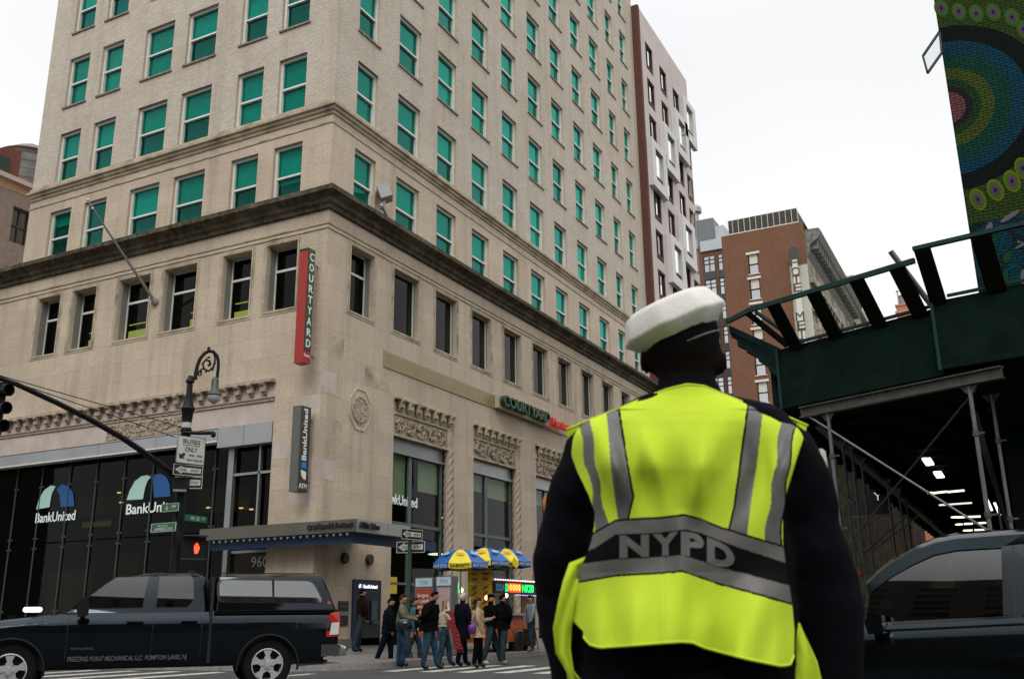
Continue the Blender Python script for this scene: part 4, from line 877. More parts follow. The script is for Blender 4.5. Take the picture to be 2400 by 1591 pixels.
# unseen blocks added behind the camera to darken reflections and cut sky light
for (x0,y0,x1,y1,h,m_,lb) in ((-60,2,-30,26,27,MATS['far_block'],'unseen lower grey block added across the avenue, darkening the shop glass'),(-60,27,-30,60,30,MATS['far_block'],'unseen taller grey block added across the avenue, darkening the shop glass'),(-60,-60,-30,-12,29,MATS['far_block'],'unseen long grey row added across the avenue, behind the photographer')):
    t=empty('unseen_avenue_block',((x0+x1)/2,(y0+y1)/2,0),lb,'building','unseen blocks added across the avenue')
    ops=[(1+3*k,2.6+3*k,5+3.6*j,7+3.6*j) for k in range(int((y1-y0-1)/3)) for j in range(int((h-6)/3.6))]
    mb=MB(); gridwall(mb,(x1,y0,0),YA,y1-y0,h,ops,.3,-XA); mb.quad((x0,y0,0),(x1,y0,0),(x1,y0,h),(x0,y0,h)); mb.quad((x0,y1,0),(x1,y1,0),(x1,y1,h),(x0,y1,h)); mb.quad((x0,y0,h),(x1,y0,h),(x1,y1,h),(x0,y1,h)); mb.build('wall',m_,t,recalc=False)
    mb=MB(); mb.box((x0+.3,y0+.3,.1),(x1-.4,y1-.3,h-.3)); mb.build('room_shell',MATS['far_dark_glass'],t)
# ================================================================ sidewalk shed
SA=R(65); sdv=V(math.cos(SA),math.sin(SA),0); snv=V(-math.sin(SA),math.cos(SA),0); SC=V(18.817,3.816,0)
def Q(t,z,o=0): return SC+sdv*t+snv*o+UP*z
plyw=mat('green_plywood',(.005,.0145,.0105),.9,spec=.06,var=.3,vs_=3,bump=.2,bs=30,stain=(.008,.016,.016),ss=2)
beamm=mat('steel_beam',(.07,.07,.055),.6,metal=.3,var=.3,vs_=6)
plank=mat('dark_plank',(.005,.006,.004),.9,spec=.05,var=.3); railm=mat('green_rail',(.015,.045,.036),.7,spec=.15,var=.2)
pipe=mat('galvanised_pipe',(.16,.175,.185),.4,metal=.6,var=.15,vs_=8); pipe2=mat('green_grey_pipe',(.05,.07,.065),.5,metal=.4,var=.15)
shed=empty('sidewalk_shed',tuple(SC),'dark green plywood sidewalk shed on steel pipe posts, wrapping the right-hand corner','scaffold')
q=MB(); q.ob(Q(-3.30,4.96),sdv*3.30,-snv*.06,UP*1.17); q.build('parapet_panel',plyw,shed)
d2=(V(math.cos(R(78)),math.sin(R(78)),0)); n2=V(-d2.y,d2.x,0); B2=Q(-3.30,0,.10)
q=MB(); q.ob(B2+UP*5.04-d2*9,d2*9,-n2*.06,UP*1.18); q.build('parapet_panel',plyw,shed)
q=MB(); q.ob(B2+UP*5.02-d2*.06,d2*.05,n2*.05,UP*1.22); q.build('corner_batten',railm,shed)
q=MB(); q.ob(Q(-.05,4.96),sdv*.05,snv*.04,UP*1.18); q.build('corner_batten',railm,shed)
# deck
q=MB(); poly=[Q(0,0,-.1),Q(-3.3,0,-.1),B2-d2*9-n2*.1,V(24,-8,0),V(70,.2,0),V(70,4.0,0),V(19.2,4.0,0)]
q.prism([V(p.x,p.y,4.98) for p in poly],(0,0,.12)); q.build('deck',plank,shed)
q=MB()
for k in range(34): q.box((20.2+k*1.45,.2,4.84),(20.3+k*1.45,4.0,4.98))
q.build('joist',plank,shed)
q=MB(); q.box((19.0,3.92,4.98),(70,4.0,6.1)); q.build('parapet_panel',plyw,shed)
# front beam and others
def ibeam(a,b,h=.2,w=.14):
    m_=MB(); d=(b-a).normalized(); s_=d.cross(UP)
    for z in (0,h-.02): m_.ob(a-s_*w/2+UP*z,s_*w,b-a,UP*.02)
    m_.ob(a-s_*.01+UP*.02,s_*.02,b-a,UP*(h-.04)); return m_
ibeam(Q(-.45,4.70,.02),Q(-4.3,4.70,.02)).build('steel_beam',beamm,shed)
ibeam(V(19.6,3.3,4.68),V(69,3.3,4.68)).build('steel_beam',beamm,shed)
ibeam(V(19.6,.5,4.68),V(69,.5,4.68)).build('steel_beam',beamm,shed)
# leaning planks with their rail
def lean(t0,w,dt=0,o=.6,zt=6.86,zb=6.08):
    m_=MB(); a=Q(t0,zb,0); b=Q(t0+dt,zt,o); m_.ob(a,sdv*w,b-a,(b-a).cross(sdv).normalized()*.05); return m_
for t0 in (-.62,-1.52,-2.42,-3.2): lean(t0,.27).build('leaning_plank',plank,shed)
q=MB(); q.ob(B2-d2*.28+UP*6.2,d2*.26,n2*.55+UP*.80,(n2*.55+UP*.8).cross(d2).normalized()*.05); q.build('leaning_plank',plank,shed)
q=MB(); q.ob(B2-d2*1.22+UP*6.2,d2*.30,n2*.55+UP*.80,(n2*.55+UP*.8).cross(d2).normalized()*.05); q.build('leaning_plank',plank,shed)
q=MB(); q.bar(Q(.06,6.88,.6),Q(-3.40,6.84,.6),.07,.09); q.build('top_rail',railm,shed)
q=MB(); q.bar(B2+UP*7.03+n2*.55,B2-d2*8+UP*7.0+n2*.55,.09,.07); q.bar(B2-d2*.3+UP*6.27+n2*.02,B2-d2*8+UP*6.27+n2*.02,.05,.05); q.build('top_rail',railm,shed)
q=MB(); q.bar(Q(-.35,6.17,.03),Q(-3.3,6.17,.03),.06,.05); q.build('toe_rail',railm,shed)
q=MB(); q.bar(Q(-3.32,6.1,0),Q(-3.05,7.1,.7),.09,.05); q.build('broken_strut',mat('weathered_strut',(.16,.20,.20),.7),shed)
# wing leaning over the side street
tip=P(1704,754,pl=(Q(1.0,0,.3),snv))
q=MB(); q.bar(Q(.06,6.88,.6),tip,.07,.09); q.build('top_rail',railm,shed)
for i,(lx,ly,rx,ry) in enumerate(((1708,762,1820,812),(1712,770,1822,824),(1727,792,1822,834),(1748,806,1823,846),(1776,826,1824,858),(1800,848,1825,872))):
    a=P(lx,ly,pl=(Q(1.0-.12*i,0,.3-.05*i),snv)); b=P(rx,ry,pl=(Q(.0,0,-.05),snv)); m_=MB(); d=(b-a).normalized(); m_.ob(a,b-a+d*.1,V(.3,.06,.03),UP*-.14); m_.build('side_board',mat('green_board',(.009,.026,.022),.8,spec=.1,var=.3),shed)
q=MB(); q.bar(P(1745,728,pl=(Q(.1,0,.5),snv)),P(1846,810,pl=(Q(-.2,0,0),snv)),.10,.10); q.build('diagonal_brace',plank,shed)
q=MB(); q.bar(P(1770,730,pl=(Q(.0,0,.5),snv)),P(1868,798,pl=(Q(-.2,0,-.4),snv)),.05,.06); q.build('diagonal_brace',railm,shed)
# posts and braces
def pp(a,b,r,m_,oa=0,ob_=None,name='pipe_brace'):
    pl1=(Q(0,0,oa),snv); pl2=(Q(0,0,oa if ob_ is None else ob_),snv)
    q=MB(); q.tube([P(*a,pl=pl1),P(*b,pl=pl2)],r,10); return q.build(name,m_,shed,smooth=60)
def post(px,py,o,r=.035,m_=None,top=4.7):
    p=P(px,py,pl=(Q(0,0,o),snv)); q=MB(); q.tube([V(p.x,p.y,.15),V(p.x,p.y,top)],r,12); 
    ob=q.build('pipe_post',m_ or pipe,shed,smooth=60)
    q=MB(); 
    for z in (2.6,3.9,1.3): q.lathe([(r*1.1,z-.05),(r*1.55,z-.04),(r*1.55,z+.04),(r*1.1,z+.05)],V(p.x,p.y,0),10); q.bar(V(p.x,p.y,z),V(p.x-.02,p.y-.13,z),.03)
    q.build('clamp',beamm,ob); 
    q=MB(); q.prism([V(p.x,p.y,4.7)+sdv*x+UP*z for x,z in ((-.16,0),(.16,0),(.05,-.14),(-.05,-.14))],snv*.02); q.build('head_bracket',beamm,ob)
    return p
post(1950,1060,0); post(2300,1100,0); post(2350,1100,-1.0,.03); 
for px,o in ((2010,-3.2),(2030,-5.2),(1990,-2.6),(2085,-9),(2110,-11),(2125,-15)): post(px,1180,o,.03,pipe2)
pp((1896,976),(2330,1252),.022,pipe,0.05,-.4); pp((2285,915),(2003,1257),.018,pipe2,0,-1.5); pp((2024,1298),(2125,1208),.02,pipe2,-3,-8); pp((2045,1290),(2150,1210),.02,pipe2,-3,-9); pp((2340,1190),(2348,1240),.02,pipe2,-2)
pp((1970,1160),(2004,1180),.03,pipe2,-2.5); pp((1995,1180),(2008,1262),.012,pipe2,-2)
# work lamps under the deck
cool=mat('tube_light_cool',(1,1,1),.5,emit=(.85,.93,1),es=2.4); warmt=mat('tube_light_warm',(1,1,.8),.5,emit=(1,.88,.62),es=2.4)
def lampat(x0,y0,x1,y1,m_,w=.05,z=4.80):
    a=P(x0,y0,Z=z); b=P(x1,y1,Z=z); q=MB(); q.bar(a,b,w,.05); o=q.build('shed_lamp',m_,shed)
S6=lambda x,y:(1880+x/4.55,980+y/4.55)
for (x0,y0,x1,y1) in ((1300,430,1345,495),(1345,430,1385,490),(1420,575,1455,628),(1460,572,1497,625)): a=S6(x0,y0); b=S6(x1,y1); lampat(*a,*b,cool,.10)
for (x0,y0,x1,y1) in ((1340,797,1380,792),(1400,797,1540,780),(1555,785,1725,768),(1610,1052,1710,1055),(1740,1052,1900,1045),(1650,1130,1695,1130),(1730,1125,1815,1122),(1850,1120,1950,1112),(1725,1195,1810,1193),(1840,1190,1920,1187),(1935,1187,1985,1182)): a=S6(x0,y0); b=S6(x1,y1); lampat(*a,*b,warmt,.22 if y0>1000 else .07)
a=S6(1460,925); b=S6(1810,900); lampat(*a,*b,mat('tube_light_dim',(1,1,.9),.5,emit=(.8,.88,.7),es=1.2),.05)
for (x,y) in ((2005,915),(2090,965)):
    c=P(*S6(x,y),D=26); q=MB(); q.bar(c+V(0,.06,.15),c-V(0,.02,.15),.09,.05); q.build('shed_lamp',cool,shed)
# dark shop fronts under the shed
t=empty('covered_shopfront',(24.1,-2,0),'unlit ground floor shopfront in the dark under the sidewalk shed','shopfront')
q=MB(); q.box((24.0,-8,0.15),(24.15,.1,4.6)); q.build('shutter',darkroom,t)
# hanging banner with two letters
c=P(2048,1125,D=34)
o=empty('street_banner',tuple(c-V(0,0,1.3)),'dark vertical banner with white letters B and Y seen beneath the shed','banner')
rt=V(ray(2048,1125).y,-ray(2048,1125).x,0).normalized()
q=MB(); q.ob(c-rt*.75-UP*1.1,rt*1.15,V(.05,0,0),UP*2.6); q.build('banner_cloth',mat('banner_dark',(.008,.009,.006),.8),o)
q=MB(); q.bar(c-rt*.8+UP*1.55,c+rt*.45+UP*1.55,.05); q.build('banner_rod',beamm,o); q=MB(); q.bar(c-rt*.8-UP*1.15,c+rt*.45-UP*1.15,.05); q.build('banner_rod',beamm,o)
q=MB(); q.text('B',P(2053,1139,D=33.8),rt,UP,.27,.01); q.text('Y',P(2058,1172,D=33.8),rt,UP,.27,.01); q.build('lettering',mat('banner_white',(.7,.75,.72),.6,emit=(.6,.66,.6),es=.6),o,recalc=False)
# traffic cone behind
c=P(2068,1302,D=24)
o=empty('traffic_cone',(c.x,c.y,.16),'orange-red traffic cone on a raised plank under the shed','cone')
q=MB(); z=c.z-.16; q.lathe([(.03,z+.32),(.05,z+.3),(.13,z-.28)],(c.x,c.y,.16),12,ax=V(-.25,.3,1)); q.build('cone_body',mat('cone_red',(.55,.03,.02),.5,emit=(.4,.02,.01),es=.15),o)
q=MB(); q.box((c.x-.2,c.y-.9,c.z-.36),(c.x+.2,c.y+.7,c.z-.30)); 
for dy in (-.8,.6): q.box((c.x-.05,c.y+dy,.16),(c.x+.05,c.y+dy+.08,c.z-.36))
q.build('trestle',beamm,o)
# ================================================================ pick-up truck
paint=mat('truck_paint',(.0022,.0028,.0036),.10,metal=.0,spec=.5,coat=.0)
paint.node_tree.nodes['Principled BSDF'].inputs['Specular Tint'].default_value=(.72,.87,1,1)
blackpl=mat('black_plastic',(.006,.006,.006),.6,spec=.2); rubber=mat('tyre_rubber',(.007,.007,.0065),.85,spec=.15,bump=.2,bs=90)
chrome=mat('chrome',(.62,.63,.64),.12,metal=1); alloy=mat('alloy_wheel',(.50,.50,.49),.32,metal=.35,var=.05)
carglass=glass('privacy_glass',(.02,.025,.025),.01,.9,.10,0)
redlens=mat('red_lens',(.42,.012,.008),.15,spec=.8,coat=.6); clearlens=mat('clear_lens',(.62,.60,.56),.12,spec=.8,coat=.6)
def section(pt,prof,n): pass
def vehicle_body(name,top,bot,x_of,half,tumble,mat_,parent,yc):
    pass
class Frame:
    """vehicle frame: a = along (front positive), s = across (towards the camera side negative), z up"""
    def __init__(s,o,az): s.o=Vector(o); s.a=V(math.cos(az),math.sin(az),0); s.s=V(-s.a.y,s.a.x,0)
    def __call__(s,a,b,z): return s.o+s.a*a+s.s*b+UP*z
    def px(s,x,y,b=0):
        p=P(x,y,pl=(s.o+s.s*b,s.s)); d=p-s.o; return d.dot(s.a),p.z
def lin(xs,ys,x):
    if x<=xs[0]: return ys[0]
    for i in range(len(xs)-1):
        if x<=xs[i+1]: return ys[i]+(ys[i+1]-ys[i])*(x-xs[i])/(xs[i+1]-xs[i])
    return ys[-1]
def smooth_line(pts,x):
    return lin([p[0] for p in pts],[p[1] for p in pts],x)
def shell(fr,stations,levels_fn,m,name,parent,mats_fn=None,smooth=35):
    rings=[levels_fn(a) for a in stations]
    q=MB(); q.loft([[fr(*p) for p in r] for r in rings]); return q.build(name,m,parent,smooth=smooth)
def wheel(fr,a,b,r,w,parent,spokes=5,side=-1):
    """b = outer face offset, side=-1 faces the camera side"""
    ax=fr.s*side; c=fr(a,b,r)
    q=MB(); q.lathe([(r*.62,-.0),(r*.90,.0),(r*.985,-.03),(r,-.07),(r,-w+.07),(r*.985,-w+.03),(r*.9,-w),(r*.62,-w)],c,40,ax=ax,cap=False); ty=q.build('wheel',rubber,parent,smooth=40)
    q=MB(); q.lathe([(r*.64,-.0),(r*.60,.005),(r*.585,-.02),(r*.56,-.10)],c,40,ax=ax,cap=False)
    u1=fr.a; u2=UP
    for k in range(spokes):
        t=R(90+360/spokes*k); dr=u1*math.cos(t)+u2*math.sin(t); pr=-u1*math.sin(t)+u2*math.cos(t)
        pts=[(.10,-.10),(.17,-.17),(.36,-.085),(.58,-.19),(.58,.19),(.36,.085),(.17,.17),(.10,.10)]
        q.prism([c+dr*r*x+pr*r*y-ax*.035 for x,y in pts],ax*.025)
    q.lathe([(r*.20,-.04),(r*.2,-.005),(r*.13,.0),(r*.12,.012),(.01,.014)],c,20,ax=ax); 
    for k in range(6):
        t=R(60*k); q.lathe([(.014,0),(.014,.012)],c+(u1*math.cos(t)+u2*math.sin(t))*r*.155-ax*.002,8,ax=ax)
    q.build('rim',alloy,ty,smooth=30)
    q=MB(); q.lathe([(r*.6,-.11),(.02,-.11)],c,24,ax=ax); q.build('brake_disc',mat('brake_dark',(.02,.02,.02),.5,metal=.5),ty)
    return ty
tr_az=R(138)
p0=P(624,1617,Z=0)
truck=empty('pickup_truck',tuple(p0),'dark blue-grey pick-up truck with a matching bed cap, driving past on the left','pickup truck')
T=Frame(p0,tr_az)     # a=0 at the rear axle, front positive, b=0 at near side plane, positive = far side
if T.s.dot(p0-V(0,0,0))<0: T.s=-T.s
WH_=.40
# silhouettes (source pixels traced on the near side plane)
def tp(l): 
    r=[T.px(x/2.899,1050+y/2.899) for x,y in l]; return sorted(r)
TW=1.95
WB_=3.98; RT=.415
def archz(a,c,r=.50):
    d=abs(a-c); return RT+math.sqrt(r*r-d*d)-.02 if d<r else 0
def sideb(z,ztop):
    pr=[(.40,.075),(.55,.035),(.80,.012),(1.0,.0),(1.12,.012),(1.2,.04)]; b=lin([p[0] for p in pr],[p[1] for p in pr],z)
    d=ztop-z
    return b+ (.07*(1-d/.10) if d<.10 else 0)
def body_stations(a0,a1,arches,step=.06):
    xs={round(a0+step*i,4) for i in range(int((a1-a0)/step)+1)}|{a1}
    for c in arches:
        for k in range(25):
            t=-1+2*k/24; x=c+.5*math.sin(t*math.pi/2)
            if a0<x<a1: xs.add(round(x,4))
    return sorted(xs)
def lower(fr,name,a0,a1,top,bot,arches,w,m,parent,taper=lambda a:0):
    rings=[]
    for a in body_stations(a0,a1,arches):
        zt=top(a); zb=max([bot(a)]+[archz(a,c) for c in arches]); r=[]
        n=14; tp_=taper(a)
        for i in range(n+1):
            z=zb+(zt-zb)*(i/n); r.append((a,sideb(z,zt)+tp_,z))
        r.append((a,sideb(zt,zt)+.10+tp_,zt+.015)); r.append((a,sideb(zt,zt)+.35+tp_,zt+.03))
        rr=r+[(a,w-b,z) for _,b,z in r[::-1]]
        rings.append([fr(*p) for p in rr])
    q=MB(); q.loft(rings); return q.build(name,m,parent,smooth=40)
fr=T
topf=lambda a: lin([-1.2,.97,1.0,2.9,3.3,4.2,4.75,4.9],[1.305,1.305,1.29,1.275,1.26,1.17,1.08,.95],a)
botf=lambda a: lin([-1.2,-1.0,-.55,.6,3.3,4.5,4.9],[.60,.52,.46,.44,.44,.44,.55],a)
tpf=lambda a: lin([-1.2,-1.1,4.3,4.9],[.06,0,0,.25],a)
cabb=lower(fr,'cab_body',1.005,4.9,topf,botf,[WB_],TW,paint,truck,tpf)
bedb=lower(fr,'cargo_bed',-1.2,.955,topf,botf,[0],TW,paint,truck,tpf)
# greenhouse
CURV=1.8
def house(fr,name,lo,up_,z0,z1,b0,b1,w,m,parent,crown=.05):
    """lo/up_: (rear, front) at belt and roof"""
    rings=[]
    for z,t in [(z0+(z1-z0)*k/8,k/8) for k in range(8)]+[(z1-.03,.96),(z1,1.0),(z1+crown*.6,1.06),(z1+crown,1.2)]:
        ar=lo[0]+(up_[0]-lo[0])*min(t,1); af=lo[1]+(up_[1]-lo[1])*min(t,1); b=b0+(b1-b0)*min(t,1)**CURV
        if t>=1: k=(t-.96)*1.1+.02; ar+=k*.9; af-=k*1.3; b+=k*1.0
        c=.07; pts=[(ar,b+c),(ar+c*.3,b+c*.3),(ar+c,b),(af-c,b),(af-c*.3,b+c*.3),(af,b+c)]
        pts+= [(x,w-y) for x,y in pts[::-1]]
        rings.append([fr(x,y,z) for x,y in pts])
    q=MB(); q.loft(rings); return q.build(name,m,parent,smooth=40)
cab=house(fr,'cab_roof',(1.03,3.26),(1.10,2.28),1.285,1.90,.13,.27,TW,paint,truck)
cl=lambda t: max(0,min(1,t))**CURV
bb=lambda z: .13+.14*cl((z-1.285)/.615)
bc=lambda z: .085+.115*cl((z-1.315)/.585)
cap=house(fr,'bed_cap',(-1.16,.93),(-.92,.90),1.315,1.90,.085,.20,TW,paint,truck,crown=.04)
def sidepoly(fr,pxs,bf,b_guess=.2,off=-.006,s_=2.899,ox=0,oy=1050):
    out=[]
    for x,y in pxs:
        a,z=fr.px(ox+x/s_,oy+y/s_,b_guess); b=bf(z); a,z=fr.px(ox+x/s_,oy+y/s_,b); out.append(fr(a,bf(z)+off,z))
    return out
def panel(fr,pts,m,name,parent,th=.01,bf=None,off=-.006,n=12):
    if bf:
        fl=[((p-fr.o).dot(fr.a),(p-fr.o).z) for p in pts]; b=bmesh.new(); b.faces.new([b.verts.new((a,0,z)) for a,z in fl]); z0=min(z for a,z in fl); z1=max(z for a,z in fl)
        for k in range(1,n): 
            g=b.verts[:]+b.edges[:]+b.faces[:]; bmesh.ops.bisect_plane(b,geom=g,plane_co=(0,0,z0+(z1-z0)*k/n),plane_no=(0,0,1))
        b.verts.index_update(); q=MB(); q.add([fr(v.co.x,bf(v.co.z)+off,v.co.z) for v in b.verts],[[v.index for v in f.verts] for f in b.faces]); b.free(); return q.build(name,m,parent,smooth=180,recalc=False)
    q=MB(); q.prism(pts,-fr.s*th); return q.build(name,m,parent)
fdw=sidepoly(fr,[(480,1088),(560,1035),(640,985),(720,925),(790,880),(1012,872),(965,1080)],bb)
rdw=sidepoly(fr,[(1062,1078),(1085,872),(1290,868),(1312,890),(1316,1020),(1290,1060),(1265,1076)],bb)
seal=mat('window_seal',(.01,.01,.01),.5)
def grow(pts,k):
    c=sum(pts,Vector())/len(pts); return [c+(p-c)*k for p in pts]
w1=panel(fr,fdw,carglass,'side_window',truck,.004,bb); panel(fr,[p+fr.s*.006 for p in grow(fdw,1.05)],seal,'window_seal',w1,.003,bb,-.002)
w2=panel(fr,rdw,carglass,'side_window',truck,.004,bb); panel(fr,[p+fr.s*.006 for p in grow(rdw,1.08)],seal,'window_seal',w2,.003,bb,-.002)
def rr(x0,y0,x1,y1,x2,y2,x3,y3,r=.12):
    P4=[Vector((x,y)) for x,y in ((x0,y0),(x1,y1),(x2,y2),(x3,y3))]; o=[]
    for i in range(4):
        p=P4[i]; a=P4[i-1]; b=P4[(i+1)%4]; la=min(45,(a-p).length*.3); lb=min(45,(b-p).length*.3)
        u=p+(a-p).normalized()*la; v=p+(b-p).normalized()*lb
        for t in (0,.25,.5,.75,1): o.append(tuple((u*(1-t)**2+p*2*t*(1-t)+v*t*t)))
    return o
capglass=glass('cap_tinted_glass',(.20,.20,.20),.03,.9,.22,0)
cw_=sidepoly(fr,rr(1490,895,2120,902,2200,1050,1492,1042),bc); k1=panel(fr,cw_,capglass,'side_window',cap,.004,bc); panel(fr,[p+fr.s*.008 for p in grow(cw_,1.05)],seal,'window_seal',k1,.004,bc,-.002)
mu=sidepoly(fr,[(1848,892),(1862,892),(1864,1052),(1850,1052)],bc,off=-.016); panel(fr,mu,blackpl,'mullion',k1,.006)
# windscreen and rear end
q=MB(); a,b,c,d=fr(3.235,.30,1.31),fr(3.235,TW-.30,1.31),fr(2.31,TW-.40,1.88),fr(2.31,.40,1.88); nn=(b-a).cross(d-a).normalized(); 
if nn.dot(fr.a)<0: nn=-nn
q.prism([p+nn*.012 for p in (a,b,c,d)],nn*.004); q.build('windscreen',carglass,truck)
# seams, mouldings, handles, lettering
sm=mat('seam_black',(.004,.004,.004),.6)
def seam(a,z0,z1,w=.010): 
    q=MB(); n=8
    for i in range(n):
        za=z0+(z1-z0)*i/n; zb2=z0+(z1-z0)*(i+1)/n; q.ob(fr(a-w/2,sideb(za,1.6)-.0015,za),fr.a*w,fr.s*.01,fr(a,sideb(zb2,1.6),zb2)-fr(a,sideb(za,1.6),za))
    q.build('panel_seam',sm,truck)
for a in (3.19,1.90,1.12): seam(a,.50,1.20)
q=MB(); q.ob(fr(-1.17,.03,1.262),fr.a*2.1,fr.s*.05,UP*.012); q.ob(fr(-1.17,.06,1.298),fr.a*2.1,fr.s*.05,UP*.014); q.build('bed_rail_moulding',blackpl,truck)
q=MB(); q.ob(fr(.955,.03,.46),fr.a*.05,fr.s*(TW-.06),UP*1.40); q.build('cab_gap',sm,truck)
for a in (2.05,1.20):
    q=MB(); q.ob(fr(a,-.035,1.115),fr.a*.26,fr.s*.02,UP*.03); q.ob(fr(a,-.02,1.115),fr.a*.03,fr.s*.04,UP*.03); q.ob(fr(a+.23,-.02,1.115),fr.a*.03,fr.s*.04,UP*.03); q.ob(fr(a+.06,-.003,1.06),fr.a*.13,fr.s*.01,UP*.03); q.build('door_handle',paint,truck)
q=MB(); a0,z0=fr.px(157,1545,0); a1,z1=fr.px(436,1545,0)
q.text('FREEZING POINT MECHANICAL LLC  POMPTON LAKES, NJ',fr(a0,.005,z0-.03),-fr.a,UP,.075,.004,'LEFT',w=(a0-a1),bold=.01)
q.build('door_lettering',mat('dim_grey_letter',(.10,.11,.115),.5),truck,recalc=False)
q=MB(); a0,z0=fr.px(165,1519,0); q.text('WWW JOS RACL',fr(a0,.0,z0-.02),-fr.a,UP,.035,.004,'LEFT',w=.35); q.build('small_lettering',MATS['dim_grey_letter'],truck,recalc=False)
# mirror
q=MB(); c=fr(2.98,-.17,1.37); q.loft([[c+fr.a*x+UP*z+fr.s*y for x,z in ((-.07,-.13),(.07,-.15),(.10,-.02),(.08,.13),(-.05,.15),(-.09,0))] for y in (-.10,.10)]); q.bar(c-UP*.05,fr(3.0,.12,1.30),.07,.05); q.build('side_mirror',blackpl,truck,smooth=30)
# glowing white lozenge added for a bright reflection on the bonnet side
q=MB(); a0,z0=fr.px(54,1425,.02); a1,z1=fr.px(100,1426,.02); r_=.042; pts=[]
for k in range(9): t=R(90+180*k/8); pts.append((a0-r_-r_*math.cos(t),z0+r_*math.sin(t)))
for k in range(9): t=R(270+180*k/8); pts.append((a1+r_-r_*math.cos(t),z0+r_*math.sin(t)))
q.prism([fr(a,-.012,z-.02) for a,z in pts],fr.s*.03); q.build('white_glare',mat('white_glare',(.9,.9,.95),.3,emit=(.9,.88,1),es=.95),truck)
# tail lamp
tl=[(2245,1118),(2305,1108),(2310,1180),(2306,1275),(2215,1280),(2222,1200)]
bs=lambda z: sideb(z,1.6)
pt=sidepoly(fr,tl,bs,0,-.012); q=MB(); q.prism(pt,fr.s*.25); q.build('tail_lamp',redlens,truck)
q=MB(); q.prism(sidepoly(fr,[(2252,1185),(2304,1180),(2300,1262),(2238,1266)],bs,0,-.018),fr.s*.02); q.build('tail_lamp_clear',clearlens,truck)
q=MB(); q.prism(sidepoly(fr,[(2228,1032),(2245,1045),(2248,1058),(2222,1057)],bc,.1,-.012),fr.s*.01); q.build('clearance_lamp',redlens,truck)
# bumper
q=MB(); rings=[]
for b in (-.0,.02,.12,.5,TW/2,TW-.5,TW-.12,TW-.02,TW):
    o=0 if b in(0,TW) else (.05 if b in (.02,TW-.02) else .10)
    rings.append([fr(-1.14,b,.52),fr(-1.26-o,b,.53),fr(-1.29-o,b,.60),fr(-1.28-o,b,.69),fr(-1.20-o*.6,b,.725),fr(-1.14,b,.725)])
q.loft(rings); q.ob(fr(-1.22,-.015,.53),fr.a*.32,fr.s*.06,UP*.19); q.build('rear_bumper',chrome,truck,smooth=40)
q=MB(); q.ob(fr(-1.0,.3,.40),fr.a*5.4,fr.s*(TW-.6),UP*.25); q.ob(fr(-.56,.18,.40),fr.a*1.1,fr.s*.5,UP*.5); q.ob(fr(3.42,.18,.40),fr.a*1.1,fr.s*.5,UP*.5); q.build('underbody',sm,truck)
q=MB(); q.tube([fr(-1.1,.5,.42),fr(-.6,.5,.40)],.04); q.build('exhaust_pipe',chrome,truck)
for a in (0,WB_):
    for b,sd_ in ((.06,-1),(TW-.06,1)): wheel(fr,a,b,RT,.27,truck,5,sd_)
    q=MB(); rings=[]
    for k in range(21):
        t=R(-8+196*k/20); rings.append([fr(a+ .50*math.cos(t)*x,sideb(1.0,1.6)+y,RT-.02+.50*math.sin(t)*x) for x,y in ((.985,.0),(.985,.05),(1.05,.05),(1.05,-.012),(1.0,-.016))])
    q.loft(rings); q.build('arch_moulding',mat('arch_black',(.004,.005,.006),.5,spec=.3),truck,smooth=40)
q=MB(); q.ell(fr(1.3,TW/2-.1,1.955),.12,.04,.05,10,6); q.build('roof_aerial',blackpl,truck)
q=MB(); q.ob(fr(.93,.25,1.93),-fr.a*1.7,fr.s*.03,UP*.015); q.build('cap_roof_rail',blackpl,cap)
# ================================================================ dark sport utility vehicle, right
sp=P(2200,1400,D=8.3); sp.z=0
suv=empty('dark_car',tuple(sp),'near-black car with a chrome window strip at the right edge, passing behind the officer','car')
G=Frame(sp,R(88)); 
if G.s.dot(sp)<0: G.s=-G.s
spaint=mat('car_paint',(.0018,.0024,.003),.10,spec=.33,coat=.0); spaint.node_tree.nodes['Principled BSDF'].inputs['Specular Tint'].default_value=(.66,.88,1,1)
SW=1.9
def srings():
    rings=[]
    for a in [-3.1+.1*i for i in range(47)]:
        zt=lin([-3.1,-2.5,-.5,.6,1.2,1.6],[1.05,1.12,1.075,1.03,.93,.72],a); zb2=.30; r=[]
        for i in range(13):
            z=zb2+(zt-zb2)*i/12; d=zt-z; b=.05-.05*math.sin(math.pi*min(1,(z-.3)/.75))+(.06*(1-d/.09) if d<.09 else 0); r.append((a,b,z))
        r.append((a,.25,zt+.02)); rings.append([G(*p) for p in r+[(a,SW-b,z) for _,b,z in r[::-1]]])
    return rings
q=MB(); q.loft(srings()); q.build('car_body',spaint,suv,smooth=40)
sb=lambda z: .10+.17*cl((z-1.05)/.6)
S5=dict(s_=2.27,ox=1800,oy=900)
q=MB(); rl=[(530,1072),(590,1010),(650,960),(780,885),(880,842),(1000,820),(1180,806),(1362,793),(1600,800),(2000,830),(2400,900)]
outer=[G.px(1800+x/2.27,900+y/2.27,.22) for x,y in rl]
tops=[]
for off,dz in ((0,0),(.06,.035),(.30,.07)): tops.append([(a,sb(z)+off,z+dz) for a,z in outer])
rr_=[[G(*p) for p in tops[0]],[G(*p) for p in tops[1]],[G(*p) for p in tops[2]],[G(a,SW-b,z) for a,b,z in tops[2]],[G(a,SW-b,z) for a,b,z in tops[1]],[G(a,SW-b,z) for a,b,z in tops[0]]]
q.loft(rr_,close=False,cap=False); q.build('car_roof',spaint,suv,smooth=50,recalc=False)
inner=[(548,1112),(600,1068),(660,1022),(760,962),(880,905),(1000,880),(1120,872),(1240,866)]
inr=[G.px(1800+x/2.27,900+y/2.27,.18) for x,y in inner]
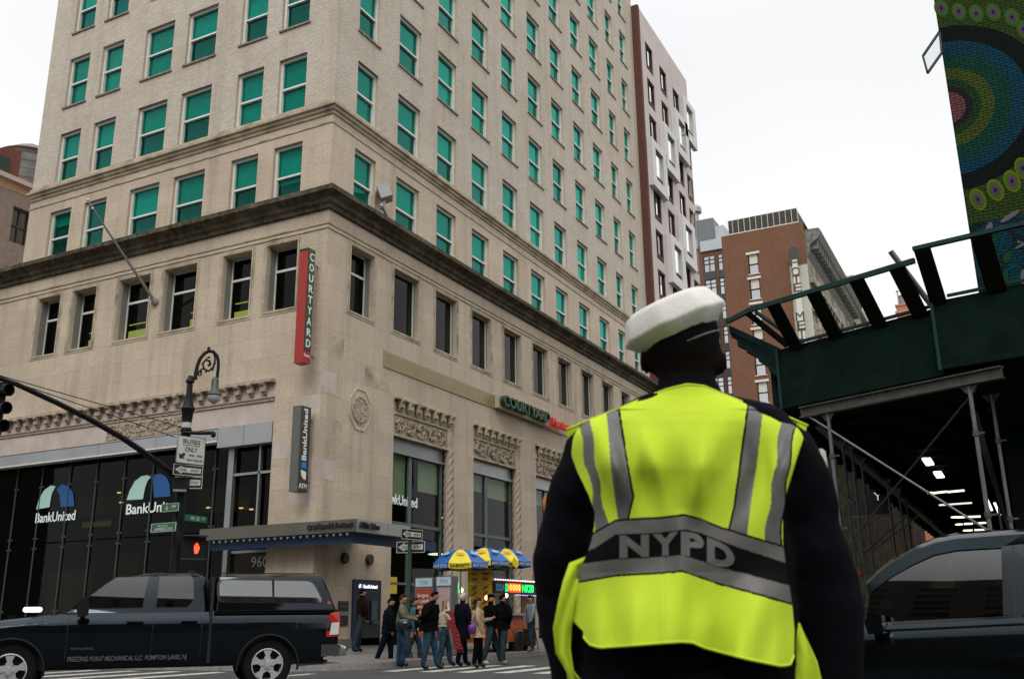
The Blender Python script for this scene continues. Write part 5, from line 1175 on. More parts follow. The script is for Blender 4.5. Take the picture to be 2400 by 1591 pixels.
pil=MB(); so_=[Vector(G(a,sb(z)-.003,z)) for a,z in outer[:8]]; si=[Vector(G(a,sb(z)-.003,z)) for a,z in inr]
pil.loft([so_,si],close=False,cap=False); pil.build('window_frame',spaint,suv,smooth=50,recalc=False)
wg=inr+[G.px(1800+1252/2.27,900+1225/2.27,.12),G.px(1800+640/2.27,900+1265/2.27,.12),G.px(1800+520/2.27,900+1270/2.27,.12)]
w_=panel(G,[G(a,0,z) for a,z in wg],glass('car_side_glass',(.03,.05,.045),.01,.85,.09,0),'side_window',suv,.004,sb,.012)
q=MB(); bp_=sidepoly(G,[(1240,862),(1362,850),(1362,1230),(1252,1228)],sb,.15,-.004,**S5); q.prism(bp_,G.s*.03); q.build('door_pillar',mat('pillar_gloss',(.012,.017,.022),.15,coat=.6),suv)
q=MB(); q.prism(sidepoly(G,[(1300,862),(1307,862),(1317,1229),(1310,1229)],sb,.15,-.008,**S5),G.s*.004); q.build('pillar_seam',sm,suv)
q=MB(); q.prism(sidepoly(G,[(520,1275),(640,1270),(1000,1248),(1353,1226),(1353,1240),(1000,1262),(640,1282),(520,1284)],lambda z:.035,.03,-.012,**S5),G.s*.02); q.build('chrome_strip',chrome,suv)
q=MB(); q.ob(G(-3,SW-.3,.9),G.a*3.4,G.s*.05,UP*.42); q.build('door_lining',mat('seat_dark',(.008,.008,.007),.9,spec=.1),suv)
q=MB(); q.ob(G(.2,.5,.9),G.a*.12,G.s*1.0,UP*.14); q.ell(G(-.25,.75,1.2),.16,.16,.22,12,8); q.ob(G(-.5,.5,.6),G.a*.5,G.s*.55,UP*.65); q.build('seat',mat('seat_dark',(.008,.008,.007),.9,spec=.1),suv)
q=MB(); q.tube([G(.32+.16*math.cos(t)*.3,.55+.17*math.sin(t),1.06+.16*math.cos(t)) for t in [6.283*k/16 for k in range(17)]],.012,6); q.build('steering_wheel',mat('seat_dark',(.008,.008,.007),.9,spec=.1),suv)
q=MB(); q.loft([[G(x+.45,-.12+y,1.02+z) for x,z in ((-.05,-.06),(.06,-.07),(.08,.02),(.03,.08),(-.05,.07))] for y in (-.06,.10)]); q.build('side_mirror',spaint,suv,smooth=30)
q=MB(); a_,b_,c_,d_=G(.52,.25,1.06),G(.52,SW-.25,1.06),G(-.05,SW-.4,1.63),G(-.05,.4,1.63); q.quad(a_,b_,c_,d_); q.build('windscreen',glass('car_side_glass',(.16,.24,.23)),suv,recalc=False)
for a in (1.0,-1.85):
    for b,sd_ in ((.07,-1),(SW-.07,1)): wheel(G,a,b,.36,.24,suv,5,sd_)
# ================================================================ street lamp, mast arm, signs
black_=mat('black_iron',(.004,.005,.004),.55,spec=.25,var=.2)
pb=P(437,1000,D=27.5); LX,LY=pb.x,pb.y; LN=V(LX,LY,0).normalized(); LR=V(LY,-LX,0).normalized()
def LP(px,py,off=0): return P(px,py,pl=(V(LX,LY,0)-LN*off,LN))
lamp=empty('street_lamp',(LX,LY,.2),'black bishop-crook street lamp with a scrolled top and bell-shaped lantern, hung with signs','street lamp')
def lz(py): return LP(437,py).z
q=MB(); q.lathe([(.30,.2),(.30,.45),(.22,.6),(.19,1.0),(.15,1.3),(.135,lz(1120)),(.125,lz(1012)),(.15,lz(1008)),(.12,lz(1000)),(.135,lz(985)),(.16,lz(962)),(.20,lz(958)),(.15,lz(952)),(.11,lz(940)),(.085,lz(930)),(.075,lz(897)),(.12,lz(895)),(.12,lz(891)),(.07,lz(886)),(.06,lz(880))],V(LX,LY,0),16)
q.build('post',black_,lamp,smooth=40)
z2=lambda pts:[LP(x/2.8,500+y/2.8) for x,y in pts]
q=MB(); q.tube(z2([(1280,1090),(1285,1050),(1295,1000),(1312,955),(1340,920),(1370,903),(1400,908),(1425,935),(1434,975),(1432,1020),(1425,1080)]),[.06,.055,.05,.05,.05,.05,.05,.048,.046,.045,.045],10); q.ell(LP(1370/2.8,500+893/2.8),.05,.05,.09,8,6); q.build('crook_arm',black_,lamp,smooth=60)
q=MB(); q.tube(z2([(1405,925),(1412,960),(1400,1010),(1370,1035),(1338,1020),(1330,985),(1350,962),(1375,968),(1380,990),(1365,1000)]),[.022,.025,.03,.03,.028,.028,.03,.035,.04,.04],8); q.tube(z2([(1338,1020),(1318,1025),(1302,1045),(1305,1065),(1322,1060),(1318,1048)]),.022,8); q.tube(z2([(1360,965),(1355,950),(1368,945)]),.02,6)
for x,y in ((1372,945),(1410,985),(1395,1025),(1352,1038),(1320,1040)): q.ell(LP(x/2.8,500+y/2.8),.035,.035,.035,6,5)
q.build('scroll',black_,lamp,smooth=60)
lc=LP(1413/2.8,500+1100/2.8); 
def lzz(y): return LP(1413/2.8,500+y/2.8).z
q=MB(); q.lathe([(.04,lzz(1075)),(.08,lzz(1085)),(.10,lzz(1095)),(.10,lzz(1150)),(.13,lzz(1160)),(.19,lzz(1185)),(.21,lzz(1192)),(.19,lzz(1198))],V(lc.x,lc.y,0),16); hood=q.build('lantern_hood',mat('hood_green_grey',(.05,.065,.06),.4,metal=.4),lamp,smooth=40)
q=MB(); q.lathe([(.185,lzz(1196)),(.175,lzz(1215)),(.13,lzz(1235)),(.05,lzz(1244))],V(lc.x,lc.y,0),16); q.build('lantern_glass',mat('frosted_glass',(.45,.47,.44),.15,spec=.8),hood,smooth=60)
q=MB(); q.lathe([(.128,lz(1004)),(.13,lz(1003)),(.13,lz(991)),(.128,lz(990))],V(LX,LY,0),14); q.build('white_band',mat('white_band',(.5,.5,.48),.5),lamp)
q=MB(); q.tube([LP(430,1013,.1),LP(470,1015,.3),LP(500,1014,.5)],.05,8); q.ell(LP(500,1018,.5),.07,.07,.09,8,6); q.build('side_bracket',black_,lamp)
# mast arm reaching over the avenue
arm=MB(); pts=[(-25,877),(0,887),(38,900),(134,944),(210,982),(287,1026),(333,1057),(400,1106),(432,1135)]
ap=[P(x,y,Y=LY) for x,y in pts[:-1]]+[V(LX,LY,P(432,1135,D=27.5).z)]; arm.tube(ap,[.05,.055,.058,.063,.068,.073,.078,.085,.09],10); ma_=arm.build('mast_arm',black_,lamp,smooth=60)
arm=MB(); arm.tube([ap[0]+UP*.05,P(0,880,Y=LY),LP(425,1001)],.012,5); arm.tube([P(0,884,Y=LY),LP(410,1024)],.012,5); arm.build('stay_wire',black_,ma_)
# traffic light at the left edge
c=P(-14,960,Y=LY); 
o=empty('traffic_light',(c.x,c.y,c.z-.6),'dark three-lamp traffic light hanging from the mast arm at the left edge','traffic light')
q=MB(); q.box((c.x-.12,c.y-.17,c.z-.60),(c.x+.12,c.y+.17,c.z+.60)); q.tube([V(c.x,c.y,c.z+.6),V(c.x,c.y,P(-14,884,Y=LY).z)],.03); q.build('housing',black_,o)
for k in (-.40,0,.40):
    q=MB(); q.lathe([(.13,0),(.14,.22),(.13,.22),(.12,0)],V(c.x+.04,c.y-.15,c.z+k+.03),14,ax=(0,-1,-.08)); q.build('visor',black_,o); 
# signs
swhite=mat('road_sign_white',(.52,.52,.46),.45,var=.06); sblack=mat('road_sign_black',(.008,.008,.007),.5); sgreen=mat('street_sign_green',(.005,.13,.055),.45)
def signplate(name,label,cs,az,D,cols,fn,off=0,th=.01):
    rt=V(math.cos(R(az)),math.sin(R(az)),0); nn=rt.cross(UP)
    if nn.dot(V(LX,LY,0))>0: nn=-nn
    mid=P(sum(c[0] for c in cs)/4,sum(c[1] for c in cs)/4,D=D)
    if rt.dot(cr)<0: rt=-rt
    A=[P(*c,pl=(mid,nn)) for c in cs]; w=((A[1]-A[0]).dot(rt)+(A[2]-A[3]).dot(rt))/2; h=((A[0]-A[3]).z+(A[1]-A[2]).z)/2
    bl=mid-rt*w/2-UP*h/2
    o=empty(name,tuple(mid-UP*h/2),label,'sign',{'one_way_sign':'one way signs','street_name_sign':'green street name signs'}.get(name))
    q=MB(); q.ob(bl,rt*w,UP*h,nn*-th); q.build('plate',cols[0],o)
    fn(o,bl+nn*.002,rt,nn,w,h); return o,bl,rt,w,h
z4=lambda l:[(400+x/5.2275,850+y/5.2275) for x,y in l]
def busf(o,b,rt,n,w,h):
    q=MB(); T_=lambda s_,u,v,hh,ww: q.text(s_,b+rt*w*u+UP*h*v,rt,UP,h*hh,.004,'CENTER',w=w*ww,bold=.01)
    T_('BUSES',.5,.74,.16,.60); T_('& RIGHT TURNS',.5,.655,.045,.6); T_('ONLY',.5,.44,.17,.44); T_('4PM - 7PM',.66,.27,.085,.46); T_('MON THRU FRI',.66,.10,.085,.54)
    q.prism([b+rt*w*u+UP*h*v for u,v in ((.10,.17),(.30,.17),(.235,.235),(.32,.33),(.25,.39),(.16,.30),(.10,.37))],n*.004)
    q.build('lettering',sblack,o,recalc=False)
    q=MB()
    for u0,u1,v0,v1 in ((0,1,0,.012),(0,1,.988,1),(0,.015,.012,.988),(.985,1,.012,.988)): q.ob(b+rt*w*u0+UP*h*v0,rt*w*(u1-u0),UP*h*(v1-v0),n*.003)
    q.build('border',sblack,o)
def onewf(o,b,rt,n,w,h):
    q=MB()
    for u0,u1,v0,v1 in ((.0,1,0,.05),(0,1,.95,1),(0,.02,.05,.95),(.98,1,.05,.95)): q.ob(b+rt*w*u0+UP*h*v0,rt*w*(u1-u0),UP*h*(v1-v0),n*.003)
    q.build('border',swhite,o)
    q=MB(); q.prism([b+rt*w*u+UP*h*v for u,v in ((.06,.5),(.28,.12),(.28,.27),(.93,.27),(.93,.73),(.28,.73),(.28,.88))],n*.004); q.build('arrow',swhite,o)
    q=MB(); q.text('ONE',b+n*.006+rt*w*.17+UP*h*.36,rt,UP,h*.29,.003,'LEFT',w=w*.27,bold=.01); q.text('WAY',b+n*.006+rt*w*.58+UP*h*.36,rt,UP,h*.29,.003,'LEFT',w=w*.30,bold=.01); q.build('lettering',sblack,o,recalc=False)
signplate('regulation_sign','white BUSES ONLY sign with a down-left arrow on the lamp post',z4([(90,880),(440,930),(405,1255),(65,1220)]),-16,27.0,[swhite],busf)
signplate('one_way_sign','upper ONE WAY arrow sign on the lamp post, directly under the BUSES ONLY sign',z4([(38,1232),(400,1265),(390,1405),(28,1360)]),-22,27.0,[sblack],onewf)
signplate('one_way_sign','lower ONE WAY arrow sign on the lamp post, half covered by the mast arm clamp',z4([(55,1385),(392,1402),(385,1530),(40,1550)]),-55,27.1,[sblack],onewf)
q=MB(); cc=LP(428,1124,.45); q.ob(cc-LR*.28-UP*.24,LR*.46,UP*.30,LN*.35); q.build('arm_clamp',black_,lamp); q=MB(); q.ob(cc-LR*.22-UP*.30,LR*.34,UP*.05,LN*.3); q.build('clamp_band',mat('clamp_grey',(.30,.31,.30),.4,metal=.5),lamp)
z3=lambda l:[(x/2.899,1050+y/2.899) for x,y in l]
def strf(lines,brd=True):
    def f(o,b,rt,n,w,h):
        if brd:
            q=MB()
            for u0,u1,v0,v1 in ((0,1,0,.06),(0,1,.94,1),(.0,.025,.06,.94),(.975,1,.06,.94)): q.ob(b+rt*w*u0+UP*h*v0,rt*w*(u1-u0),UP*h*(v1-v0),n*.003)
            q.build('border',swhite,o)
        q=MB()
        for s_,u,v,hh,ww in lines: q.text(s_,b+rt*w*u+UP*h*v,rt,UP,h*hh,.004,'CENTER',w=w*ww,bold=.008)
        q.build('lettering',swhite,o,recalc=False)
    return f
signplate('street_name_sign','green street sign reading 6 AV',z3([(1100,378),(1218,370),(1212,425),(1092,433)]),90,27.3,[sgreen],strf([('6',.32,.2,.62,.13),('AV',.72,.42,.42,.28)]))
signplate('street_name_sign','green street sign reading AVENUE OF THE AMERICAS, below the 6 AV sign',z3([(1030,512),(1200,502),(1192,562),(1022,572)]),90,27.2,[sgreen],strf([('AVE OF THE',.45,.58,.22,.4),('AMERICAS',.5,.14,.38,.72)]))
signplate('street_name_sign','green street sign reading W 35 ST, right of the lamp post',z3([(1262,445),(1410,468),(1405,508),(1258,490)]),0,27.4,[sgreen],strf([('W 35',.45,.18,.62,.42),('ST',.84,.42,.36,.16)],False))
# pedestrian signal
c=P(455,1283,D=27.0); rt=V(math.cos(R(-38)),math.sin(R(-38)),0); nn=V(-math.cos(R(52)),-math.sin(R(52)),0)
o=empty('pedestrian_signal',tuple(c-UP*.3),'pedestrian signal on the lamp post showing a red hand','pedestrian signal')
q=MB(); q.ob(c-rt*.30-UP*.27-nn*.12,rt*.58,UP*.54,nn*.2); q.build('housing',black_,o)
q=MB(); q.ob(c-rt*.32+UP*.28,rt*.62,UP*.02,nn*.3); q.build('hood',mat('grey_black',(.04,.045,.04),.5),o); q=MB(); q.ob(c-rt*.32-UP*.30,rt*.62,UP*.02,nn*.15); q.build('lower_lip',mat('grey_black',(.04,.045,.04),.5),o)
q=MB(); hc=P(462,1288,D=26.8)+nn*.0; H_=[(-.035,-.12),(.03,-.12),(.055,-.05),(.075,.03),(.055,.05),(.045,.01),(.045,.10),(.03,.105),(.02,.04),(.015,.13),(-.002,.13),(-.008,.04),(-.018,.12),(-.033,.115),(-.033,.03),(-.045,.08),(-.058,.075),(-.055,-.04)]
q.prism([c+nn*.085+rt*(.05+x*1.1)+UP*(y*1.1-.02) for x,y in H_],nn*.005); q.build('red_hand',mat('red_hand',(1,.1,.03),.5,emit=(1,.065,.02),es=2.0),o)
# one way post by the kerb
pc=P(960,1300,D=27.6); grn=mat('green_post',(.018,.05,.032),.5,var=.2)
o=empty('sign_post',(pc.x,pc.y,.17),'dark green street sign post standing on the corner pavement','post')
q=MB(); q.tube([V(pc.x,pc.y,.15),V(pc.x,pc.y,P(960,1262,D=27.6).z)],.055,10); q.lathe([(.14,.15),(.12,.3),(.06,.35)],V(pc.x,pc.y,0),12); q.build('post',grn,o,smooth=50)
z8=lambda l:[(800+x/5.2275,1100+y/5.2275) for x,y in l]
signplate('one_way_sign','upper ONE WAY arrow sign on the green post beside the umbrellas',z8([(737,717),(995,743),(993,865),(735,848)]),-12,27.5,[sblack],onewf)
signplate('one_way_sign','lower, larger ONE WAY arrow sign on the green post beside the umbrellas',z8([(680,885),(1022,873),(1025,1010),(672,1025)]),-72,27.85,[sblack],onewf)
# ================================================================ payphone kiosks
def kiosk(x0,x1,yt,yb,label,hdr,body,fn):
    a=P(x0,yt,X=24.6); b=P(x1,yt,X=24.6); zb=.33
    o=empty('payphone_kiosk',(24.75,(a.y+b.y)/2,zb),label,'kiosk','payphone kiosks')
    q=MB(); q.box((24.6,b.y,zb),(24.95,a.y,a.z)); q.build('frame',mat('kiosk_grey',(.20,.21,.215),.4,metal=.5,var=.1),o)
    q=MB(); q.box((24.585,b.y+.03,a.z-.26),(24.60,a.y-.03,a.z-.03)); q.build('header',mat('kiosk_header',(.40,.45,.48),.4,emit=(.3,.36,.4),es=.2),o)
    q=MB(); q.text(hdr,V(24.58,(a.y+b.y)/2,a.z-.20),-YA,UP,.12,.005,'CENTER',w=(a.y-b.y)*.5); q.build('header_lettering',mat('sky_blue_letter',(.05,.35,.55),.5),o,recalc=False)
    q=MB(); q.box((24.585,b.y+.05,zb+.35),(24.60,a.y-.05,a.z-.32)); q.build('poster',body,o)
    fn(o,a,b); return o
def k1f(o,a,b):
    q=MB()
    for k,s_ in enumerate(('Surgery','is painful','enough','without','also','being','in')): q.text(s_,V(24.58,a.y-.10,a.z-.55-.155*k),-YA,UP,.10,.004,'LEFT',w=(a.y-b.y)*(.1*len(s_)-.08 if len(s_)<8 else .72),bold=.01)
    q.build('poster_lettering',white_,o,recalc=False)
def k2f(o,a,b):
    m_=(a.y+b.y)/2; q=MB(); q.ell((24.583,m_,a.z-.90),.004,.055,.11,12,8); q.prism([V(24.583,m_+y,a.z+z) for y,z in ((-.05,-1.0),(-.06,-1.12),(-.2,-1.25),(-.22,-1.75),(.22,-1.75),(.2,-1.25),(.06,-1.12),(.05,-1.0))],(-.003,0,0)); q.build('poster_figure',mat('poster_dark',(.05,.02,.03),.6),o)
kiosk(973,1015,1353,1500,'payphone kiosk with a red-orange poster of white text','TITAN',mat('poster_red',(.40,.065,.025),.5),k1f)
kiosk(1022,1059,1350,1500,'payphone kiosk with a pale pink poster showing a dark figure','TITAN',mat('poster_pink',(.42,.30,.30),.5),k2f)
# ================================================================ hot dog cart with three umbrellas
CX0,CX1,CY0,CY1=27.35,30.3,14.85,15.75
orange=mat('cart_orange',(.50,.085,.010),.5,var=.35,vs_=7,stain=(.55,.25,.05),ss=5)
cart=empty('food_cart',((CX0+CX1)/2,(CY0+CY1)/2,.2),'orange-red hot dog cart with lit signs, standing at the kerb under umbrellas','food cart')
q=MB(); q.box((CX0,CY0,.45),(CX1,CY1,1.25)); q.build('cart_body',orange,cart)
q=MB(); q.box((CX0-.05,CY0-.08,1.25),(CX1+.05,CY1+.05,1.31)); q.build('counter',mat('steel',(.45,.45,.43),.3,metal=.8,var=.1),cart)
q=MB(); 
for x in (CX0+.05,CX1-.05,CX0+1.1):
    for y in (CY0,CY1-.03): q.tube([V(x,y,1.3),V(x,y,2.55)],.022,6)
q.build('pole_frame',mat('steel',(.45,.45,.43)),cart)
q=MB(); q.box((CX1-.95,CY0-.02,1.31),(CX1,CY0+.02,1.95)); q.build('side_banner',mat('brown_banner',(.22,.07,.02),.6,var=.5,vs_=8),cart)
for x in (CX0+.55,CX1-.55):
    q=MB(); q.lathe([(.12,-.06),(.29,-.05),(.31,-.02),(.31,.02),(.29,.05),(.12,.06)],V(x,CY0+.1,.47),20,ax=YA); q.build('wheel',rubber,cart,smooth=40)
# LED sign
zt,zb_=2.30,1.92
q=MB(); q.box((CX0+.02,CY0-.10,zb_),(CX1,CY0-.04,zt)); led=q.build('led_sign',mat('led_panel',(.02,.015,.015),.5),cart)
q=MB(); q.text('SODA',V(CX0+.08,CY0-.11,zb_+.07),XA,UP,.22,.01,'LEFT',w=.55); q.build('dim_lettering',mat('led_blue',(.1,.25,.35),.5,emit=(.06,.2,.3),es=.5),led,recalc=False)
lg=mat('led_green',(.0,1,.2),.5,emit=(.03,.95,.18),es=1.5); lr=mat('led_red',(1,.1,.05),.5,emit=(1,.05,.02),es=1.6); lw_=mat('led_pink',(1,.7,.7),.5,emit=(1,.62,.62),es=1.8)
q=MB(); q.text('D',V(CX0+.70,CY0-.11,zb_+.06),XA,UP,.25,.01,'LEFT',w=.17,bold=.02); q.text('NKS0',V(CX0+1.85,CY0-.11,zb_+.06),XA,UP,.25,.01,'LEFT',w=.85,bold=.02); q.build('green_lettering',lg,led,recalc=False)
q=MB(); q.box((CX0+.93,CY0-.108,zb_+.04),(CX0+1.78,CY0-.10,zt-.06)); q.build('red_field',lr,led)
q=MB()
for k in range(4): q.tube([V(CX0+1.05+.2*k+.055*math.cos(t),CY0-.115,(zb_+zt)/2+.09*math.sin(t)) for t in [6.283*j/12 for j in range(13)]],.012,5)
q.build('yellow_lettering',mat('led_yellow',(1,.8,.1),.5,emit=(1,.75,.1),es=1.5),led)
for z in (zt+.03,):
    q=MB()
    for k in range(18): q.ell((CX0+.05+k*.17,CY0-.1,z),.035,.035,.028,6,4)
    q.build('string_light',lw_,led)
q=MB()
for k in range(10): q.ell((CX1-1.5+k*.16,CY0-.1,zb_-.04),.025,.025,.02,6,4)
q.build('string_light',mat('led_violet',(.5,.4,1),.5,emit=(.5,.4,1),es=1.5),led)
# posters on the end
ye=mat('poster_yellow',(.72,.50,.03),.5,var=.1); rd=mat('poster_hotred',(.55,.03,.015),.5,var=.3,vs_=9); bun=mat('bun_tan',(.60,.35,.12),.6)
for j in range(3):
    za=1.38+.42*j; q=MB(); q.box((CX0-.06,CY0-.02+(.0 if j else -.1),za),(CX0-.03,CY0+.82-(.0 if j else .1),za+.40)); ps=q.build('menu_poster',ye,cart)
    for nm,m_,r1,r2 in (('bun_picture',bun,.10,.06),('sausage_picture',rd,.13,.032)):
        q=MB()
        for k in range(2):
            for dz in (.12,.28): 
                M=Matrix.Rotation(R(-28 if j<2 else 4),3,'X'); q.ell((CX0-.068-(.004 if nm[0]=='s' else 0),CY0+.2+.38*k,za+dz),.006,r1,r2,10,6,M)
        q.build(nm,m_,ps,smooth=180)
q=MB(); q.text('L',V(CX0-.3,CY0+.86+.25,1.95),-YA,UP,.32,.01,'LEFT',bold=.03); q.build('green_lettering',lg,cart,recalc=False)
for (px,py) in ((1082,1382),(1140,1400),(1187,1395)):
    q=MB(); q.ell(P(px,py,D=30.8),.055,.055,.07,10,8); q.build('bulb',mat('bulb_warm',(1,.7,.4),.5,emit=(1,.68,.4),es=3.5),cart)
# umbrellas
uy=mat('umbrella_yellow',(.72,.58,.02),.55,var=.12,vs_=3); ub=mat('umbrella_blue',(.01,.10,.36),.5,var=.3,vs_=3); uw=mat('umbrella_print',(.65,.62,.55),.6,var=.2,vs_=9); ublk=mat('print_black',(.02,.02,.015),.6)
def umbrella(c,r,ztop,rot,label,mark=0):
    o=empty('umbrella',(c.x,c.y,1.3),label,'umbrella','umbrellas over the hot dog cart')
    q=MB(); q.tube([V(c.x,c.y,1.31),V(c.x,c.y,ztop+.07)],.02,8); q.build('pole',MATS['steel'],o)
    h=.42; vd=.17
    for k in range(8):
        t0=R(rot+45*k); t1=R(rot+45*(k+1)); q=MB(); rows=[]
        for i in range(9):
            u=i/8; rr_=r*u; z=ztop-h*u**1.9; row=[]
            for j in range(7):
                t=t0+(t1-t0)*j/6; sag=1-.06*math.sin(math.pi*j/6)*u; row.append(V(c.x+rr_*sag*math.cos(t),c.y+rr_*sag*math.sin(t),z-.03*math.sin(math.pi*j/6)*u))
            rows.append(row)
        rows.append([p+UP*-vd*.96 for p in rows[-1]])
        q.loft(rows,close=False,cap=False); pn=q.build('canopy_panel',uy if k%2==0 else ub,o,smooth=40,recalc=False)
        tm=(t0+t1)/2; od=V(math.cos(tm),math.sin(tm),0); rt=V(-od.y,od.x,0); 
        if od.dot(V(c.x,c.y,0))<0:
            e=c.copy(); e=V(c.x,c.y,0)+od*(r*math.cos(R(22.5))*1.035); q=MB()
            q.text('SABRETT' if k%2==0 else 'HOT DOG',V(e.x,e.y,ztop-h-vd*.82),rt,UP,vd*.55,.004,'CENTER',w=r*.66,bold=.02); q.build('valance_lettering',ublk if k%2==0 else uw,pn,recalc=False)
            e=V(c.x,c.y,0)+od*(r*.66); s_=ztop-h*.62**1.9+.02; up2=(UP*.55-od*.85).normalized(); nrm=(od*.55+UP*.85).normalized()
            q=MB(); M=Matrix((rt,up2,nrm)).transposed(); 
            if k%2==0: q.ell(V(e.x,e.y,s_)+nrm*.012,r*.17,r*.05,.008,12,6,M); q.m=1; q.ell(V(e.x,e.y,s_)+nrm*.018,r*.15,r*.02,.008,12,6,M); q.build('hot_dog_print',[rd,uw],pn)
            else: q.ell(V(e.x,e.y,s_)+nrm*.01,r*.15,r*.11,.008,12,6,M); q.build('pale_print',mat('print_pale_blue',(.25,.40,.58),.6,var=.4,vs_=14),pn)
    return o
def dd(px,py,D): return P(px,py,D=D)
a=dd(1080,1287,30.3); umbrella(V(a.x,a.y,0),.88,a.z,186,'leftmost of the three yellow and blue umbrellas, SABRETT on its yellow valance')
a=dd(1137,1283,31.2); umbrella(V(a.x,a.y,0),.86,a.z,175,'middle of the three yellow and blue umbrellas over the hot dog cart')
a=dd(1184,1285,32.2); umbrella(V(a.x,a.y,0),.86,a.z,192,'rightmost of the three yellow and blue umbrellas, nearest the officer')
q=MB(); a=dd(1205,1305,31.2); q.prism([a+V(0,0,0),a+V(.16,-.1,-.2),a+V(.05,-.05,-.36),a+V(-.1,.06,-.15)],V(-.01,-.01,0)); q.build('paper_tag',uy,cart)
# small folding table right of the cart
c=P(1235,1520,Z=.2); o=empty('folding_table',(c.x,c.y,.17),'small dark red-topped folding table right of the hot dog cart','table')
q=MB(); q.box((c.x-.3,c.y-.3,.80),(c.x+.3,c.y+.3,.84)); q.build('table_top',mat('dark_red_top',(.12,.02,.02),.5),o)
for sx,sy in ((-1,-1),(1,-1),(1,1),(-1,1)):
    q=MB(); q.bar((c.x+sx*.28,c.y+sy*.28,.17),(c.x+sx*.2,c.y+sy*.2,.80),.025); q.build('leg',darkframe,o)
q=MB(); q.box((c.x-.22,c.y-.22,.3),(c.x+.22,c.y+.22,.75)); q.build('cloth_skirt',mat('skirt_dark',(.03,.012,.01),.8),o)
q=MB(); c2=V(c.x-.6,c.y+.1,0); q.lathe([(.22,.17),(.25,.4),(.27,.75),(.24,.8)],c2,14); tag(q.build('rubbish_bag',mat('bag_black',(.012,.012,.012),.35,bump=.8,bs=8),None,smooth=60,org=(c2.x,c2.y,.17)),'full black rubbish bag sitting below the hot dog cart','bag')
# ================================================================ people
skin_l=mat('skin_light',(.36,.18,.12),.6,spec=.2,var=.06); skin_m=mat('skin_tan',(.28,.135,.085),.5,var=.06); skin_d=mat('skin_dark',(.045,.022,.015),.45,var=.1)
denim=mat('blue_denim',(.020,.050,.080),.9,spec=.1,var=.45,vs_=7); denim2=mat('grey_denim',(.022,.036,.045),.9,spec=.1,var=.35,vs_=7); navyc=mat('navy_cloth',(.004,.006,.010),.95,spec=.05,var=.3,vs_=10); blackc=mat('black_cloth',(.0035,.0035,.0035),.95,spec=.05,var=.3,vs_=10)
olive=mat('olive_cloth',(.10,.105,.05),.85,var=.25,vs_=12); tan=mat('tan_cloth',(.36,.255,.155),.85,var=.25,vs_=10); creamc=mat('cream_cloth',(.42,.34,.25),.85,var=.3,vs_=12); brownc=mat('brown_cloth',(.010,.005,.0035),.95,spec=.05,var=.3); tealc=mat('teal_cloth',(.025,.075,.09),.9,var=.2); greyc=mat('grey_blue_cloth',(.16,.20,.23),.85,var=.2)
hair_b=mat('hair_black',(.005,.004,.003),.9,spec=.05); hair_br=mat('hair_brown',(.03,.016,.009),.85,spec=.08,var=.3,vs_=30); hair_bl=mat('hair_blonde',(.24,.15,.07),.8,spec=.1,var=.4,vs_=30); hair_g=mat('hair_grey',(.36,.34,.32),.6,var=.25,vs_=30)
shoe_b=mat('shoe_black',(.012,.012,.012),.4); shoe_r=mat('shoe_brown',(.16,.05,.03),.45); shoe_w=mat('shoe_white',(.5,.5,.48),.5); shoe_t=mat('shoe_tan',(.34,.24,.15),.6); eyem=mat('eye_dark',(.02,.012,.01),.3)
def seg(p,a,b):
    ab=b-a; t=max(0,min(1,(p-a).dot(ab)/max(ab.length_squared,1e-9))); return (p-(a+ab*t)).length
def skinned(J,E,Rd,root,sub,name,mats,cls,parent,M):
    names=list(J); me=bpy.data.meshes.new('t'); me.from_pydata([J[n] for n in names],[(names.index(a),names.index(b)) for a,b in E],[])
    ob=bpy.data.objects.new('t',me); S.collection.objects.link(ob); sk=ob.modifiers.new('s','SKIN'); sk.branch_smoothing=.6; ss=ob.modifiers.new('u','SUBSURF'); ss.levels=sub; ss.render_levels=sub
    lay=me.skin_vertices[0] if len(me.skin_vertices) else None
    if lay is None: 
        b=bmesh.new(); b.from_mesh(me); b.verts.layers.skin.verify(); b.to_mesh(me); b.free(); lay=me.skin_vertices[0]
    for i,n in enumerate(names):
        r=Rd[n]; kk=1.0 if n[0] in 'ft' and len(n)==3 else 1.22; r=tuple(x*kk for x in r) if isinstance(r,tuple) else r*kk; lay.data[i].radius=r if isinstance(r,tuple) else (r,r); lay.data[i].use_root=(n==root)
    dg=bpy.context.evaluated_depsgraph_get(); dg.update(); m2=bpy.data.meshes.new_from_object(ob.evaluated_get(dg)); bpy.data.objects.remove(ob); bpy.data.meshes.remove(me)
    m2.name=name; m2.materials.clear()
    for q in mats: m2.materials.append(q)
    for p in m2.polygons: p.material_index=cls(p.center); p.use_smooth=True
    m2.transform(M)
    o=bpy.data.objects.new(name,m2); S.collection.objects.link(o); o.parent=parent; return o
